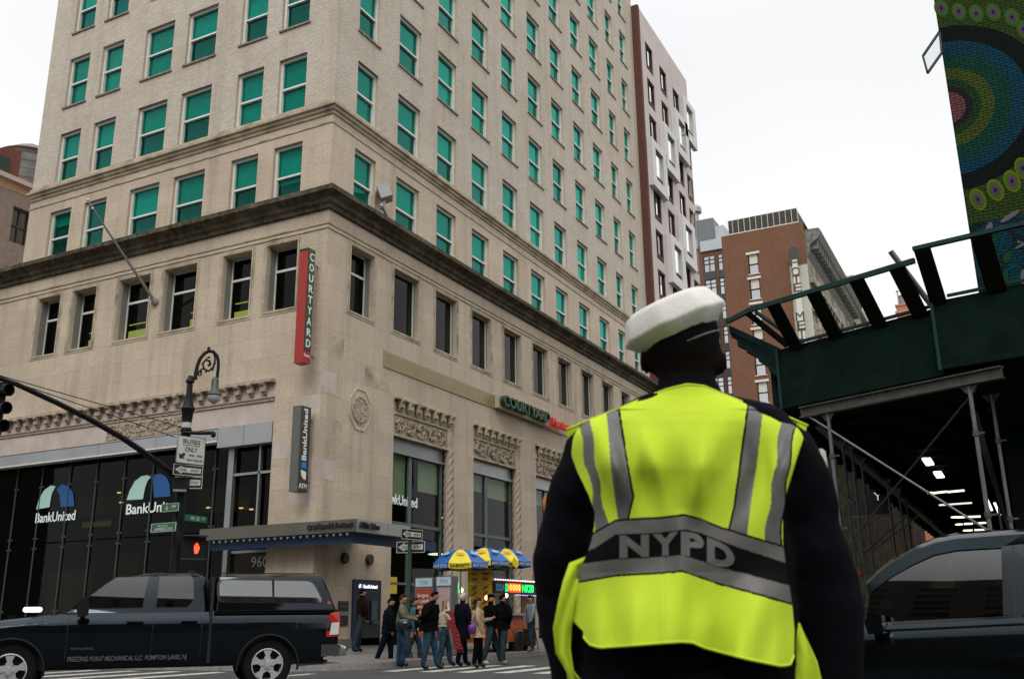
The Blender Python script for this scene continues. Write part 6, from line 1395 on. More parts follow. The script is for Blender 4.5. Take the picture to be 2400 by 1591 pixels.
def person(pos,h,face,label,top,leg,shoe,skin,hair,lstep=.2,rstep=-.2,arms=((.1,-.02),(-.1,-.02)),coat=None,bulk=1.0,lean=0,hairlen=0,cap=None,headturn=0,bendL=0,bendR=0,group=None,headdown=0):
    """face: heading in degrees; local x forward, y left"""
    o=empty('person',(pos[0],pos[1],pos[2]),label,'person',group)
    bulk*=1.12; o['group']='people at the corner crossing'
    k=h/1.76; c,s_=math.cos(R(face)),math.sin(R(face)); M=Matrix(((c,-s_,0,0),(s_,c,0,0),(0,0,1,0),(0,0,0,1)))@Matrix.Scale(k,4)
    lx=lambda z: lean*(z-.95)*1.0
    ht=R(headturn); hd=headdown
    J={'pel':(0,0,.95),'spn':(lx(1.12),0,1.12),'che':(lx(1.32),0,1.32),'nkb':(lx(1.46),0,1.445),'nek':(lx(1.53)+.01,0,1.50),'hd1':(lx(1.6)+.02+hd*.02,0,1.575),'hd2':(lx(1.68)+.025+hd*.06,0,1.675)}
    Rd={'pel':(.155*bulk,.115*bulk),'spn':(.14*bulk,.105*bulk),'che':(.165*bulk,.115*bulk),'nkb':(.075,.07),'nek':(.052,.052),'hd1':(.076,.084),'hd2':(.074,.088)}
    E=[('pel','spn'),('spn','che'),('che','nkb'),('nkb','nek'),('nek','hd1'),('hd1','hd2')]
    leg_b=[]; arm_b=[]; hand_b=[]; foot_b=[]
    for sd,y,stp,bend in (('L',1,lstep,bendL),('R',-1,rstep,bendR)):
        kz=.50; kx=stp*.55+.03+bend*.5
        J['hip'+sd]=(0,.095*y,.90); J['kne'+sd]=(kx,.10*y,kz+abs(bend)*.05); J['ank'+sd]=(stp-bend*.2,.10*y,.085+bend*.25); J['toe'+sd]=(stp+.15-bend*.15,.115*y,.035+bend*.12)
        Rd.update({'hip'+sd:.100,'kne'+sd:.070,'ank'+sd:.056,'toe'+sd:(.042,.034)})
        E+= [('pel','hip'+sd),('hip'+sd,'kne'+sd),('kne'+sd,'ank'+sd),('ank'+sd,'toe'+sd)]; leg_b+=[('pel','hip'+sd),('hip'+sd,'kne'+sd),('kne'+sd,'ank'+sd)]; foot_b.append(('ank'+sd,'toe'+sd))
    for (sd,y),(ef,wf) in zip((('L',1),('R',-1)),arms):
        # ef: elbow forward, wf: wrist (forward, up, inward)
        if not isinstance(wf,tuple): wf=(ef+.06,wf,0)
        sx=lx(1.41); J['sho'+sd]=(sx,.172*y*bulk**.5,1.425); J['elb'+sd]=(sx+ef,(.235)*y*bulk**.5,1.14); wr=V(sx+wf[0],(.24-wf[2])*y,.90+wf[1]); J['wri'+sd]=tuple(wr)
        el=V(*J['elb'+sd]); d=(wr-el).normalized(); p=wr+d*.07; J['pal'+sd]=tuple(p)
        a=d.cross(V(0,1,0)).normalized()
        Rd.update({'sho'+sd:.075*bulk,'elb'+sd:.052*bulk,'wri'+sd:.034,'pal'+sd:(.036,.018)}); E+=[('che','sho'+sd),('sho'+sd,'elb'+sd),('elb'+sd,'wri'+sd),('wri'+sd,'pal'+sd)]
        arm_b+=[('sho'+sd,'elb'+sd),('elb'+sd,'wri'+sd)]; hand_b.append(('wri'+sd,'pal'+sd))
        for f in range(4):
            nm='f%d'%f+sd; J[nm]=tuple(p+d*(.075-.012*abs(f-1.4))+a*(f-1.5)*.02+V(0,-.015*y,0)); Rd[nm]=.009; E.append(('pal'+sd,nm)); hand_b.append(('pal'+sd,nm))
        J['th'+sd]=tuple(wr+d*.06-a*.05); Rd['th'+sd]=.010; E.append(('wri'+sd,'th'+sd)); hand_b.append(('wri'+sd,'th'+sd))
    JV={n:V(*p)*k for n,p in J.items()}; G_=[([('nek','hd1'),('hd1','hd2')],0),(hand_b,0),([('pel','spn'),('spn','che'),('che','nkb')]+arm_b,1),(leg_b,2),(foot_b,3)]
    def cls(p):
        best=9; mi=1
        for bs_,m_ in G_:
            for a,b in bs_:
                d=seg(p,V(*J[a]),V(*J[b]))-(.04 if m_==1 else 0)-(.02 if bs_ and bs_[0][0]=='nek' and p.z>1.54 else 0)
                if d<best: best=d; mi=m_
        if p.z<.085 : mi=3
        return mi
    bo=skinned(J,E,Rd,'pel',1,'body',[skin,top,leg,shoe],cls,o,M)
    X=lambda x,y,z: (M@Vector((x,y,z)))+Vector(o.location)
    H=V(*J['hd2']); H1=V(*J['hd1']); R3=M.to_3x3()@Matrix.Rotation(ht,3,'Z'); 
    hc=X(*( (H+H1)/2 ))
    def hp(x,y,z): return hc+R3@V(x,y,z)
    q=MB()
    if hair:
        rings=[]
        for i in range(9):
            ph=-.35+1.92*i/8; rr_=[]
            for j in range(14):
                t=6.283*j/14; f=math.cos(t); lowc=.03*max(0,f)*(1-i/8)
                rr_.append(hp(.096*math.cos(ph)*math.cos(t)-.012,.080*math.cos(ph)*math.sin(t),.018+.080*math.sin(ph)+(.055*max(0,f)**.5*(1-i/8) if f>0 else -.035*(1-i/8))))
            rings.append(rr_)
        q.loft(rings)
        if hairlen:
            rings=[]
            for i in range(7):
                z=.06-(hairlen+.06)*i/6; w_=.083+.012*math.sin(i*1.3); rings.append([hp(-.02+(-.075 if abs(t)<9 else 0)+ .03*math.cos(t)-.0*z, w_*math.sin(t),z) for t in [6.283*j/12 for j in range(12)]])
            q.loft(rings)
        q.build('hair',hair,o,smooth=60)
    q=MB(); q.ell(hp(.094,0,-.012),.014,.012,.02,6,5,R3); 
    for y in (-1,1): q.ell(hp(-.005,.078*y,-.01),.018,.010,.028,6,5,R3)
    q.build('nose_and_ears',skin,o,smooth=180)
    q=MB()
    for y in (-.03,.03): q.ell(hp(.082,y,.016),.008,.012,.006,6,4,R3)
    q.ell(hp(.084,0,-.052),.006,.02,.005,6,4,R3); q.build('eyes_and_mouth',eyem,o)
    if cap:
        q=MB(); rings=[]
        for i in range(7):
            ph=-.05+1.6*i/6; rings.append([hp(.102*math.cos(ph)*math.cos(t)-.004,.086*math.cos(ph)*math.sin(t),.028+.082*math.sin(ph)) for t in [6.283*j/14 for j in range(14)]])
        q.loft(rings); q.loft([[hp(.08+(.09*math.cos(t) if math.cos(t)>0 else 0),.07*math.sin(t),.026+dz) for t in [6.283*j/14 for j in range(14)]] for dz in (0,.012)]); q.build('cap',cap,o,smooth=50)
    if coat:
        (zt,zb,flare,m_)=coat; rings=[]; n=20
        for i in range(14):
            u=i/13; z=zt+(zb-zt)*u; ax_=.180+flare*max(0,(1.05-z))*.5+.012*math.sin(i*2.1); w_=(.215*bulk**.5 if z>1.1 else .20+flare*(1.1-z)); 
            if z>1.36: w_*= .90; ax_*=.85
            rings.append([X(lx(z)+.0+(ax_*.80*bulk)*math.cos(t)*(1+.04*math.cos(5*t)*u),w_*math.sin(t)*(1+.03*math.cos(6*t)*u),z) for t in [6.283*j/n for j in range(n)]])
        q=MB(); q.loft(rings,cap=False); q.build('coat',m_,o,smooth=60,recalc=False)
    o['_M']=0; del o['_M']
    return o,X,J,hp
def foot(px,py,z=.004): p=P(px,py,Z=z); return (p.x,p.y,z)
RIGHT=-62   # walking to the right of the picture
def at(px,D,z): p=P(px,1500,D=D); return (p.x,p.y,z)
person(at(843,28.6,ph(23,17.6)),1.74,-38,'person in a dark brown jacket and grey jeans using the cash machine',brownc,denim2,shoe_b,skin_m,hair_b,-.02,-.22,((.02,-.02),(.05,.02)),bulk=1.12,lean=.04)
person(at(908,26.9,.0),1.74,RIGHT+4,'person in a long dark navy coat and brown shoes, furthest left of the walkers',navyc,navyc,shoe_r,skin_m,hair_b,.10,-.30,((.0,-.02),(.02,0)),lean=.08,coat=(1.42,.80,.05,navyc),headturn=-10)
o,X,J,hp=person(foot(936,1563),1.80,RIGHT,'person in an olive jacket and jeans with a black shoulder bag, walking right',olive,denim,shoe_b,skin_l,hair_br,-.05,.10,((.14,(.30,.28,.05)),(.10,(.26,.24,.08))),bulk=1.12,lean=.06,bendL=.0,bendR=.12)
B=empty('shoulder_bag',tuple(X(.08,-.3,.85)),'black shoulder bag at the hip of the person in the olive jacket','bag')
q=MB(); rg=[]
for y,s_ in ((-.36,.8),(-.33,1),(-.27,1),(-.22,.8)): rg.append([X(.10+.17*s_*math.cos(t)*abs(math.cos(t))**-.4*1.0 if abs(math.cos(t))>.05 else .10,y,1.0+.14*s_*math.sin(t)) for t in [6.283*j/16 for j in range(16)]])
q.loft(rg); q.build('bag_body',mat('bag_leather',(.01,.012,.014),.4),B,smooth=60); q=MB(); q.bar(X(.12,-.375,1.05),X(.20,-.375,1.05),.03); q.build('buckle',shoe_w,B)
q=MB(); q.tube([X(.02,-.28,1.12),X(-.03,-.21,1.3),X(.0,-.05,1.48),X(.08,.1,1.36),X(.12,.14,1.1)],.014,6); q.build('strap',MATS['bag_leather'],B)
person(at(966,27.6,.0),1.76,RIGHT,'person with a teal shirt under a dark jacket, mostly hidden behind the olive jacket',tealc,denim2,shoe_r,skin_l,hair_br,.22,-.15,((.12,.0),(-.02,-.02)),lean=.06,coat=(1.42,.92,.03,blackc),bendL=.1)
person(foot(1003,1568),1.82,RIGHT,'large person in a bulky black jacket and baggy blue jeans, head lowered, walking right',blackc,denim,shoe_b,skin_m,hair_b,.20,-.12,((-.05,(.0,.0,.02)),(-.12,(-.22,.22,.0))),bulk=1.32,lean=.12,coat=(1.43,.84,.10,blackc),headdown=1)
o,X,J,hp=person(foot(1040,1561),1.66,RIGHT+6,'person with long blonde hair, cream coat and jeans, holding a phone to the ear',creamc,denim,shoe_b,skin_l,hair_bl,.18,-.14,((.06,(.16,.18,.05)),(.16,(.10,.62,.13))),hairlen=.22,coat=(1.40,1.02,.04,creamc),headdown=1)
B=empty('plaid_scarf',tuple(X(.0,.0,.5)),'red and black plaid scarf hanging from the blonde walker towards the knees','scarf')
plaid=bpy.data.materials.new('plaid_wool'); n,b=nodes(plaid); L=n.links.new; g_=n.nodes.new('ShaderNodeNewGeometry'); ck=n.nodes.new('ShaderNodeTexChecker'); ck.inputs['Scale'].default_value=22; ck.inputs[1].default_value=(.34,.012,.02,1); ck.inputs[2].default_value=(.05,.01,.015,1); L(g_.outputs['Position'],ck.inputs[0]); L(ck.outputs[0],b.inputs['Base Color']); b.inputs['Roughness'].default_value=.9
q=MB(); rows=[]
for i in range(14):
    u=i/13; z=1.42-.98*u; cx=.10+.30*u+.02*math.sin(i); rows.append([X(cx+.10*(j/4-.5)*2,-.24-.05*u+.012*math.sin(j*2+i),z) for j in range(5)])
q.loft(rows,close=False,cap=False); r2=[[p+(X(0,-1,0)-X(0,0,0))*.02 for p in r] for r in rows]; q.loft(r2,close=False,cap=False); q.build('scarf_cloth',plaid,B,smooth=60,recalc=False)
q=MB(); 
for i in range(9): q.tube([rows[-1][0]+(rows[-1][-1]-rows[-1][0])*i/8,rows[-1][0]+(rows[-1][-1]-rows[-1][0])*i/8-UP*.09],.006,4)
q.build('fringe',plaid,B)
B=empty('mobile_phone',tuple(hp(.02,-.12,-.05)),'small pale phone held to the ear of the blonde walker','phone'); q=MB(); c=hp(.02,-.105,-.02); q.ob(c-UP*.06,X(.05,0,0)-X(0,0,0),X(0,-.012,0)-X(0,0,0),UP*.12); q.build('handset',shoe_w,B)
person(foot(1083,1560),1.82,RIGHT+28,'grey-haired person in a long dark blue-black coat, seen from behind among the walkers',navyc,navyc,shoe_b,skin_l,hair_g,.14,-.18,((-.02,-.02),(.05,.0)),bulk=1.18,coat=(1.44,.62,.03,navyc))
o,X,J,hp=person(foot(1120,1564),1.67,RIGHT,'person in a beige belted trench coat and black skirt, looking up to the right',tan,blackc,shoe_b,skin_l,hair_br,.05,-.10,((.10,(.32,.30,.05)),(.02,(.08,.05,.02))),hairlen=.16,coat=(1.41,.74,.20,tan))
q=MB(); q.lathe([(.175,1.04),(.178,1.055),(.178,1.075),(.175,1.09)],X(0,0,0)-UP*X(0,0,0).z,20); q.build('coat_belt',mat('belt_tan',(.24,.16,.09),.8),o)
for y_ in (.06,-.04):
    q=MB()
    for z in (1.0,1.12,1.24): q.ell(X(.165,y_,z),.012,.012,.012,6,4)
    q.build('coat_button',shoe_b,o)
B=empty('purple_bag',tuple(X(-.12,-.26,.86)),'purple handbag on the shoulder of the person in the trench coat','bag')
pur=mat('purple_leather',(.10,.014,.17),.45,var=.1); q=MB(); q.loft([[X(-.14+.105*s_*math.cos(t),y,.98+.125*s_*math.sin(t)-.03*abs(math.sin(t))) for t in [6.283*j/16 for j in range(16)]] for y,s_ in ((-.36,.7),(-.33,1),(-.25,1),(-.22,.7))]); q.build('bag_body',pur,B,smooth=70)
q=MB(); q.tube([X(-.12,-.26,1.12),X(-.05,-.235,1.30),X(.0,-.20,1.45),X(.03,-.24,1.30),X(-.06,-.28,1.10)],.012,6); q.build('strap',pur,B)
person(foot(1150,1557),1.80,RIGHT+12,'person in a black jacket, dark jeans and black baseball cap on the crosswalk',blackc,denim2,shoe_w,skin_l,hair_br,.28,-.22,((.05,(.10,.22,.05)),(.08,(.15,.20,.06))),bulk=1.1,cap=blackc,headturn=-4,coat=(1.43,.95,.05,blackc))
person(foot(1178,1557),1.80,RIGHT+34,'person in wide black jacket and tan shoes, back to the camera',blackc,denim2,shoe_t,skin_l,hair_b,.08,-.10,((.02,-.02),(.05,(.12,.12,.08))),bulk=1.28,coat=(1.43,.86,.05,blackc))
person(at(1246,31.5,.16),1.72,150,'person in a grey-blue top right of the food cart, half hidden by the officer',greyc,denim2,shoe_r,skin_m,hair_b,.08,-.1,((.1,.1),(.05,.0)))
person(at(1150,33.0,.18),1.72,215,'vendor in white behind the hot dog cart counter, among its lamps',mat('white_cloth',(.5,.5,.48),.8),blackc,shoe_b,skin_m,hair_b,.03,-.03,((.12,(.3,.25,.0)),(.1,(.28,.2,.0))))
# ================================================================ the officer in the foreground
OD=2.35
O0=P(1606,901,D=OD); O0.z=0; ON=V(O0.x,O0.y,0).normalized(); ORt=V(ON.y,-ON.x,0)
def OP(px,py,off=0): return P(px,py,pl=(O0+ON*off,ON))
PXM=(OP(1700,1200)-OP(1600,1200)).length/100
off_=empty('person',tuple(O0),'police officer seen from behind in a white-topped cap and yellow-green vest lettered NYPD','person')
jk=mat('uniform_navy',(.0035,.0035,.006),.95,spec=.08,var=.25,vs_=14,bump=.25,bs=160); tr=mat('uniform_trousers',(.003,.003,.005),.95,spec=.08); oskin=mat('skin_deep',(.006,.0035,.0025),.8,spec=.08,var=.1)
rows=[(905,1558,1668,.07),(925,1535,1690,.085),(945,1470,1750,.10),(965,1415,1810,.112),(985,1380,1845,.12),(1020,1362,1868,.125),(1060,1360,1872,.13),(1150,1372,1862,.135),(1250,1385,1852,.135),(1350,1372,1862,.14),(1450,1362,1870,.145),(1591,1365,1872,.145),(1720,1375,1862,.14)]
def sec(cx,z,hw,hd,dep=0,n=28,e=2.4):
    out=[]
    for j in range(n):
        t=6.283185*j/n; c,s_=math.cos(t),math.sin(t); r=(abs(c)**e+abs(s_)**e)**(-1/e)
        out.append(cx+ORt*hw*r*c+ON*(hd*r*s_+dep))
    return [V(p.x,p.y,z) for p in out]
q=MB(); rg=[]
for py,xl,xr,hd in rows:
    a,b=OP(xl,py),OP(xr,py); c=(a+b)/2; rg.append(sec(c,c.z,(b-a).length/2,hd))
q.loft(rg)
def tubeo(pts,n=16): q.tube([OP(x,y,o) for x,y,o,r in pts],[r for *_,r in pts],n)
AL=[(1440,1030,0,.07),(1388,1062,.01,.078),(1350,1180,.035,.078),(1326,1300,.06,.076),(1322,1420,.08,.072),(1352,1591,.08,.06),(1375,1700,.07,.05),(1385,1775,.06,.038)]
AR=[(1790,1030,0,.07),(1826,1055,.01,.078),(1862,1140,.035,.084),(1896,1260,.06,.084),(1926,1380,.08,.082),(1944,1480,.085,.076),(1952,1591,.08,.066),(1950,1720,.07,.052),(1945,1800,.06,.038)]
tubeo(AL); tubeo(AR)
# hands
for (x,y,sg) in ((1388,1800,1),(1942,1825,-1)):
    q.ell(OP(x,y+20,.06),.028,.042,.05,12,8)
    for f in range(4):
        L0=.075-.008*abs(f-1); a=OP(x,y+50,.03+.02*f); q.tube([a,a+V(0,0,-L0*.6)+ON*.004,a+V(0,0,-L0)+ON*.016],[.0095,.009,.007],8)
    a=OP(x+sg*10,y+10,.025); q.tube([a,a-ON*.025-UP*.03,a-ON*.03-UP*.06],[.012,.011,.008],8)
# hips and legs down to the road
hip=OP(1618,1720); 
for sg in (-1,1):
    base=V(hip.x,hip.y,0)+ORt*sg*.10; path=[]
    q.loft([sec(base,z,w_,d_) for z,w_,d_ in ((.92,.13,.13),(.75,.10,.105),(.50,.075,.08),(.30,.062,.066),(.10,.058,.06))])
    q.loft([sec(base+ON*.05,z,w_,d_) for z,w_,d_ in ((.0,.05,.14),(.03,.052,.145),(.07,.045,.12),(.12,.04,.07))])
# neck and head
for hr in ([(930,1553,1668,.06,0),(900,1550,1670,.062,0),(880,1540,1676,.075,.0),(860,1527,1682,.09,.01),(835,1515,1686,.10,.012),(800,1511,1687,.104,.012),(765,1515,1684,.10,.01),(730,1530,1672,.088,.01),(700,1560,1645,.06,.01)],):
    rg=[]
    for py,xl,xr,hd,dp in hr: a,b=OP(xl,py),OP(xr,py); c=(a+b)/2; rg.append(sec(c,c.z,(b-a).length/2,hd,dp,24,2.1))
    q.loft(rg)
q.ell(OP(1600,858,.115),.02,.03,.025,10,6)      # nose and chin on the far side
q.ell(OP(1600,905,.075),.035,.035,.02,10,6)
for sx in (1514,1687): q.ell(OP(sx,848,-.0),.012,.022,.034,10,8)
tmp=q.build('tmp_body',jk,None); md=tmp.modifiers.new('r','REMESH'); md.mode='VOXEL'; md.voxel_size=.011; sm_=tmp.modifiers.new('s','SMOOTH'); sm_.factor=.5; sm_.iterations=4
dg=bpy.context.evaluated_depsgraph_get(); dg.update(); m2=bpy.data.meshes.new_from_object(tmp.evaluated_get(dg)); bpy.data.objects.remove(tmp)
m2.name='body'; m2.materials.clear(); [m2.materials.append(x) for x in (jk,oskin,tr,shoe_b)]
zc_=OP(1606,893).z; zh=OP(1388,1790).z
rfold=random.Random(3)
for v in m2.vertices:
    z=v.co.z
    if z<zc_ and z>.95:   # soft cloth folds
        u=(v.co-O0).dot(ORt); k=noise.noise(Vector((u*5+z*3,1.7,z*9-u*4)))*.014+noise.noise(Vector((u*14,4.2,z*22+u*9)))*.005
        v.co+=v.normal*k
for p in m2.polygons:
    z=p.center.z; p.use_smooth=True; u=abs((p.center-O0).dot(ORt)-(.012)); 
    p.material_index=1 if (z>zc_ and u<.11) or (z<zh and u>.20 and z>.5) else (3 if z<.12 else (2 if z<.86 and u<.24 else 0))
bo=bpy.data.objects.new('body',m2); S.collection.objects.link(bo); m2.transform(Matrix.Translation(-O0)); bo.parent=off_
q=MB(); 
for sx in (1572,1628): q.ell(OP(sx,815,.112),.012,.008,.008,8,6)
q.ell(OP(1600,872,.108),.025,.008,.007,8,6); q.build('eyes_and_mouth',eyem,off_)
q=MB(); rg=[]   # upright collar
for py,ex,dp in ((942,30,.0),(915,14,.0),(893,4,.0),(876,3,.0),(880,-4,.0)):
    a,b=OP(1548-ex,py),OP(1674+ex,py); c=(a+b)/2; rg.append([p+ (UP*(-.012) if (p-c).dot(ON)>0 else UP*0) for p in sec(c,c.z,(b-a).length/2,.070+ex*.0008,.004,24,2.2)])
q.loft(rg,cap=False); q.build('collar',jk,off_,smooth=60)
q=MB(); rg=[]   # close-cropped hair
for py,xl,xr,hd in ((872,1540,1676,.082),(850,1520,1682,.098),(815,1509,1689,.107),(780,1510,1688,.108)):
    a,b=OP(xl,py),OP(xr,py); c=(a+b)/2; s_=sec(c,c.z,(b-a).length/2,hd,.010,24,2.1); rg.append([s_[j%24] for j in range(12,25)])
q.loft(rg,close=False,cap=False); q.build('hair',mat('cropped_hair',(.006,.004,.003),.9,spec=.1,bump=.6,bs=400),off_,smooth=60)
# cap
cc=OP(1596,784,.0); tl_=R(21); a1=(ORt*math.cos(tl_)+UP*math.sin(tl_)); el_=R(9); a3=(UP*math.cos(tl_)-ORt*math.sin(tl_)); a2=(ON*math.cos(el_)+a3*math.sin(el_)).normalized(); a3=a1.cross(a2).normalized()
if a3.z<0: a3=-a3
def cp(r1,r2,h,t,oct_=0,dr=0):
    ph_=((t+.25)%(math.pi/4))-math.pi/8; k=1+oct_*((.9239/math.cos(ph_)-.96)*14)
    return cc+a1*r1*k*math.cos(t)+a2*(r2*k*math.sin(t)+.012)+a3*(h+dr*math.cos(8*t+.3))
capw=mat('cap_white_cloth',(.72,.70,.64),.7,var=.05,vs_=20,bump=.1,bs=120)
q=MB(); NS=64
prof=[(.088,.098,-.010,0,0),(.098,.108,-.006,.02,0),(.131,.138,.024,.08,-.003),(.1335,.140,.029,.09,-.003),(.1325,.139,.034,.09,-.003),(.114,.120,.074,.06,-.001),(.108,.114,.083,.05,0),(.098,.103,.088,.04,0),(.05,.055,.092,.0,.0),(.02,.02,.092,0,0)]
sh_=a1*.0
q.loft([[cp(r1,r2,h,6.283185*j/NS,o_*.75,d_*.2)+(-a1*.004-a3*.0) for j in range(NS)] for r1,r2,h,o_,d_ in prof]); q.build('cap_crown',capw,off_,smooth=38)
q=MB(); q.loft([[cp(r1,r2,h,6.283185*j/48) for j in range(48)] for r1,r2,h in ((.0865,.1065,-.040),(.0885,.1085,-.038),(.0885,.1085,.004),(.0865,.105,.008))],cap=False); q.build('cap_band',mat('cap_navy_band',(.003,.003,.005),.9,spec=.1),off_,smooth=40)
q=MB(); q.tube([cp(.0895,.1095,-.030,R(180+180*j/24)) for j in range(25)],.0022,6); q.build('cap_cord',mat('cord_grey',(.16,.16,.15),.5),off_)
q=MB(); pts=[]
for j in range(17):
    t=R(20+140*j/16); pts.append((cp(.087,.107,-.036,t),cp(.087,.107,-.036,t)+a2*.055*math.sin((t-R(20))/R(140)*math.pi)-a3*.025*math.sin((t-R(20))/R(140)*math.pi)))
q.loft([[a for a,b in pts],[b for a,b in pts]],close=False,cap=False); q.build('cap_peak',mat('patent_black',(.005,.005,.005),.1,coat=1),off_)
# vest: back panel draped over the torso
YT=([0,.1,.23,.34,.42,.5,.57,.64,.76,.89,1],[1007,983,955,928,912,901,905,922,949,970,998])
YBm=([0,.03,.08,.2,.46,.52,.58,.78,.94,.985,1],[1492,1510,1517,1513,1503,1505,1518,1544,1560,1556,1535])
XL=([1007,1058,1113,1174,1216,1250,1286,1313,1359,1404,1459,1495,1515],[1327,1336,1355,1382,1395,1394,1388,1380,1361,1342,1336,1345,1368])
XRr=([998,1077,1155,1216,1271,1319,1410,1477,1535,1560],[1894,1867,1843,1834,1834,1840,1855,1861,1860,1845])
HW=([905,925,945,965,985,1020,1060,1250,1500,1600],[62,86,146,202,238,262,272,250,262,265])
def sml(c,y): return sum(lin(c[0],c[1],y+d_) for d_ in (-36,-24,-12,0,12,24,36))/7
def ss_(a,b,x):
    t=max(0,min(1,(x-a)/(b-a))); return t*t*(3-2*t)
HD=([905,925,945,965,985,1020,1100,1350,1600],[.080,.098,.113,.126,.134,.140,.148,.152,.155])
def vdepth(px,py,flare=1):
    cx=1614; w_=(sml(HW,py) if py>960 else lin(HW[0],HW[1],py))+10; u=min(1,abs(px-cx)/w_); hd=max(sml(HD,py),lin(HD[0],HD[1],py))
    d=-hd*max(0,(1-u**2.4))**(1/2.4)*1.0-.012
    if py>1340: d-=(py-1340)/230*.05*flare
    # folds
    k=ss_(1300,1530,py); d+= .026*k*math.sin((px-1580)/42.+.5*math.sin(py/80))+.036*k*noise.noise(Vector((px/55.,py/260.,3)))
    k2=ss_(1240,1080,py)*ss_(940,1100,py); d+=.055*k2*noise.noise(Vector((px/70.+(py-1100)/170*math.tanh((px-1600)/70),py/420.,7)))+.012*k2*noise.noise(Vector((px/30.,py/140.,1)))
    d+=.003*math.sin(px/44.+py/27.)
    if px>1560 and px<1640 and py>1190: d-=.012*math.exp(-((px-1598)/22)**2)*min(1,(py-1190)/60)
    return d
C_=lambda pts:([p[0] for p in pts],[p[1] for p in pts])
SL1=(C_([(985,1357),(1086,1373),(1155,1391),(1246,1394)]),C_([(984,1385),(1064,1395),(1155,1409),(1243,1429)]))
SL2=(C_([(966,1421),(1095,1433),(1222,1450)]),C_([(961,1449),(1077,1467),(1163,1482),(1217,1470)]))
SR1=(C_([(952,1755),(1064,1740),(1186,1723),(1240,1711)]),C_([(958,1788),(1089,1773),(1246,1751)]))
SR2=(C_([(972,1831),(1077,1819),(1186,1803),(1259,1791)]),C_([(984,1864),(1077,1848),(1186,1834),(1271,1826)]))
T1=C_([(1380,1262),(1395,1250),(1443,1222),(1473,1219),(1540,1216),(1606,1209),(1640,1217),(1685,1237),(1837,1283)]); B1=C_([(1380,1290),(1395,1284),(1443,1252),(1540,1248),(1606,1240),(1640,1248),(1715,1277),(1838,1318)])
T2=C_([(1370,1320),(1443,1310),(1540,1305),(1600,1300),(1685,1328),(1846,1371)]); B2=C_([(1350,1362),(1443,1346),(1540,1341),(1600,1336),(1685,1365),(1858,1413)])
def vcol(x,y):
    wob=2.5*math.sin(y/16.)
    t1,b1,t2,b2=[lin(*c,x) for c in (T1,B1,T2,B2)]
    if t1-5<y<t1: return 2
    if y>=t1:
        if y<b1: return 1
        if y<t2: return 2
        if y<b2: return 1
        if y<b2+5: return 2
        return 0
    if lin(*SL1[0],y)+wob<x<lin(*SL1[1],y)+wob: return 1
    l,r=lin(*SL2[0],y),lin(*SL2[1],y)
    if l<x<r: return 1
    if r<=x<r+5: return 2
    l,r=lin(*SR1[0],y),lin(*SR1[1],y)
    if l-5<x<=l: return 2
    if l<x<r: return 1
    l,r=lin(*SR2[0],y),lin(*SR2[1],y)
    if l-wob<x<r-wob: return 1
    if r-wob<=x<r+4-wob: return 2
    return 0
hiv=mat('hi_vis_yellow',(.54,.70,.035),.8,spec=.2,var=.02,vs_=30,bump=.06,bs=300); refl=mat('reflective_grey',(.115,.108,.098),.45,var=.1,vs_=40,bump=.1,bs=300); vblk=mat('vest_black',(.004,.004,.005),.85,spec=.1)
NX,NY=290,340; vv=[];ff=[];mi=[]
PX=[]
for j in range(NY+1):
    t=j/NY; yref=1003+(1535-1003)*t; xl_,xr_=lin(*XL,yref if yref<1515 else 1515),lin(*XRr,yref)
    for i in range(NX+1):
        s_=i/NX; x=xl_+(xr_-xl_)*s_; y=lin(*YT,s_)*(1-t)+lin(*YBm,s_)*t; PX.append((x,y)); vv.append(OP(x,y,vdepth(x,y)))
for j in range(NY):
    for i in range(NX):
        a=j*(NX+1)+i; ff.append([a,a+1,a+NX+2,a+NX+1]); cx_=sum(PX[k][0] for k in ff[-1])/4; cy_=sum(PX[k][1] for k in ff[-1])/4; mi.append(vcol(cx_,cy_))
q=MB(); q.v=vv; q.f=ff; q.mi=mi; ve=q.build('hi_vis_vest',[hiv,refl,vblk],off_,smooth=180,recalc=False)
so_=ve.modifiers.new('thickness','SOLIDIFY'); so_.thickness=.003; so_.offset=0
def hem(pts,name,r=.0032,m_=hiv):
    q=MB(); q.tube([OP(x,y,vdepth(x,y)-.001) for x,y in pts],r,6); return q.build(name,m_,ve,smooth=180)
n_=60; hem([(lin(*XL,1515)+(lin(*XRr,1535)-lin(*XL,1515))*i/n_,lin(*YBm,i/n_)) for i in range(n_+1)],'hem'); hem([(1327+567*i/n_,lin(*YT,i/n_)) for i in range(n_+1)],'hem')
q=MB()
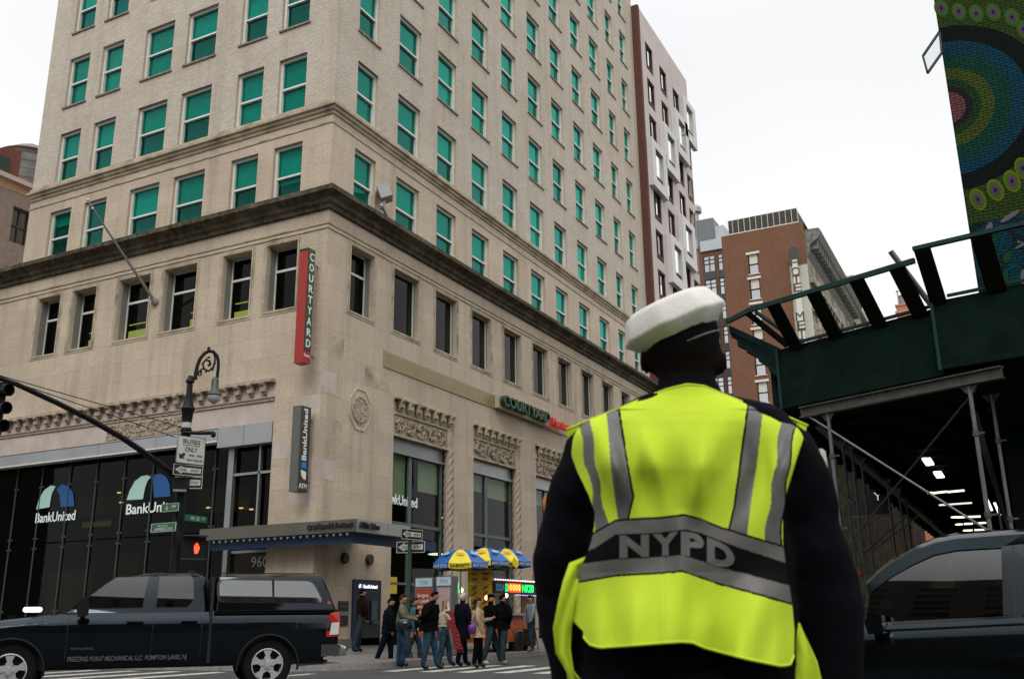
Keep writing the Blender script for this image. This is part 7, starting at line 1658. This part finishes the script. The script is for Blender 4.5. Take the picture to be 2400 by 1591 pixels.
for ch,(x0,x1) in (('N',(1452,1521)),('Y',(1529,1590)),('P',(1596,1650)),('D',(1657,1722))):
    t_=MB(); t_.text(ch,V(0,0,0),XA,YA,1,.0,'LEFT',bold=.055); xs=[v.x for v in t_.v]; ys=[v.y for v in t_.v]; ax_,bx_,ay_,by_=min(xs),max(xs),min(ys),max(ys)
    vs2=[]
    for v in t_.v:
        x=x0+(x1-x0)*(v.x-ax_)/(bx_-ax_); vy=(v.y-ay_)/(by_-ay_); yt_=lin(*B1,x)+3; yb_=lin(*T2,x)-2; y=yb_+(yt_-yb_)*vy; vs2.append(OP(x,y,vdepth(x,y)-.004))
    q.add(vs2,t_.f)
q.build('lettering',mat('letter_reflective',(.27,.26,.25),.5),ve,recalc=False)
# front panels hanging at both sides
def flap(poly,offs,name):
    q=MB(); n=len(poly)//2; L1=poly[:n]; L2=poly[n:][::-1]; rg=[]
    for (a,b),o1 in zip(zip(L1,L2),offs):
        rg.append([OP(a[0]+(b[0]-a[0])*k/8,a[1]+(b[1]-a[1])*k/8,o1+.010*math.sin(k*1.1+a[1]/40)) for k in range(9)])
    q.loft(rg,close=False,cap=False); o=q.build(name,hiv,off_,smooth=180,recalc=False); s2=o.modifiers.new('thickness','SOLIDIFY'); s2.thickness=.003
flap([(1383,1302),(1336,1320),(1322,1360),(1308,1410),(1296,1470),(1302,1530),(1330,1575),(1340,1640),  (1400,1640),(1345,1570),(1338,1520),(1340,1470),(1350,1410),(1362,1360),(1375,1330),(1392,1306)],[-.045,-.05,-.055,-.055,-.05,-.045,-.04,-.03],'vest_front_panel')
flap([(1852,1420),(1850,1450),(1850,1500),(1850,1550),(1850,1600),(1850,1660),  (1950,1660),(1927,1595),(1915,1548),(1893,1500),(1873,1462),(1858,1436)],[-.03,-.035,-.04,-.045,-.045,-.04],'vest_front_panel')
q=MB(); c=OP(1289,1182,.03); q.ell(c,.02,.02,.03,8,6); q.build('shoulder_patch',mat('patch_orange',(.45,.15,.04),.7,var=.4,vs_=60),off_)
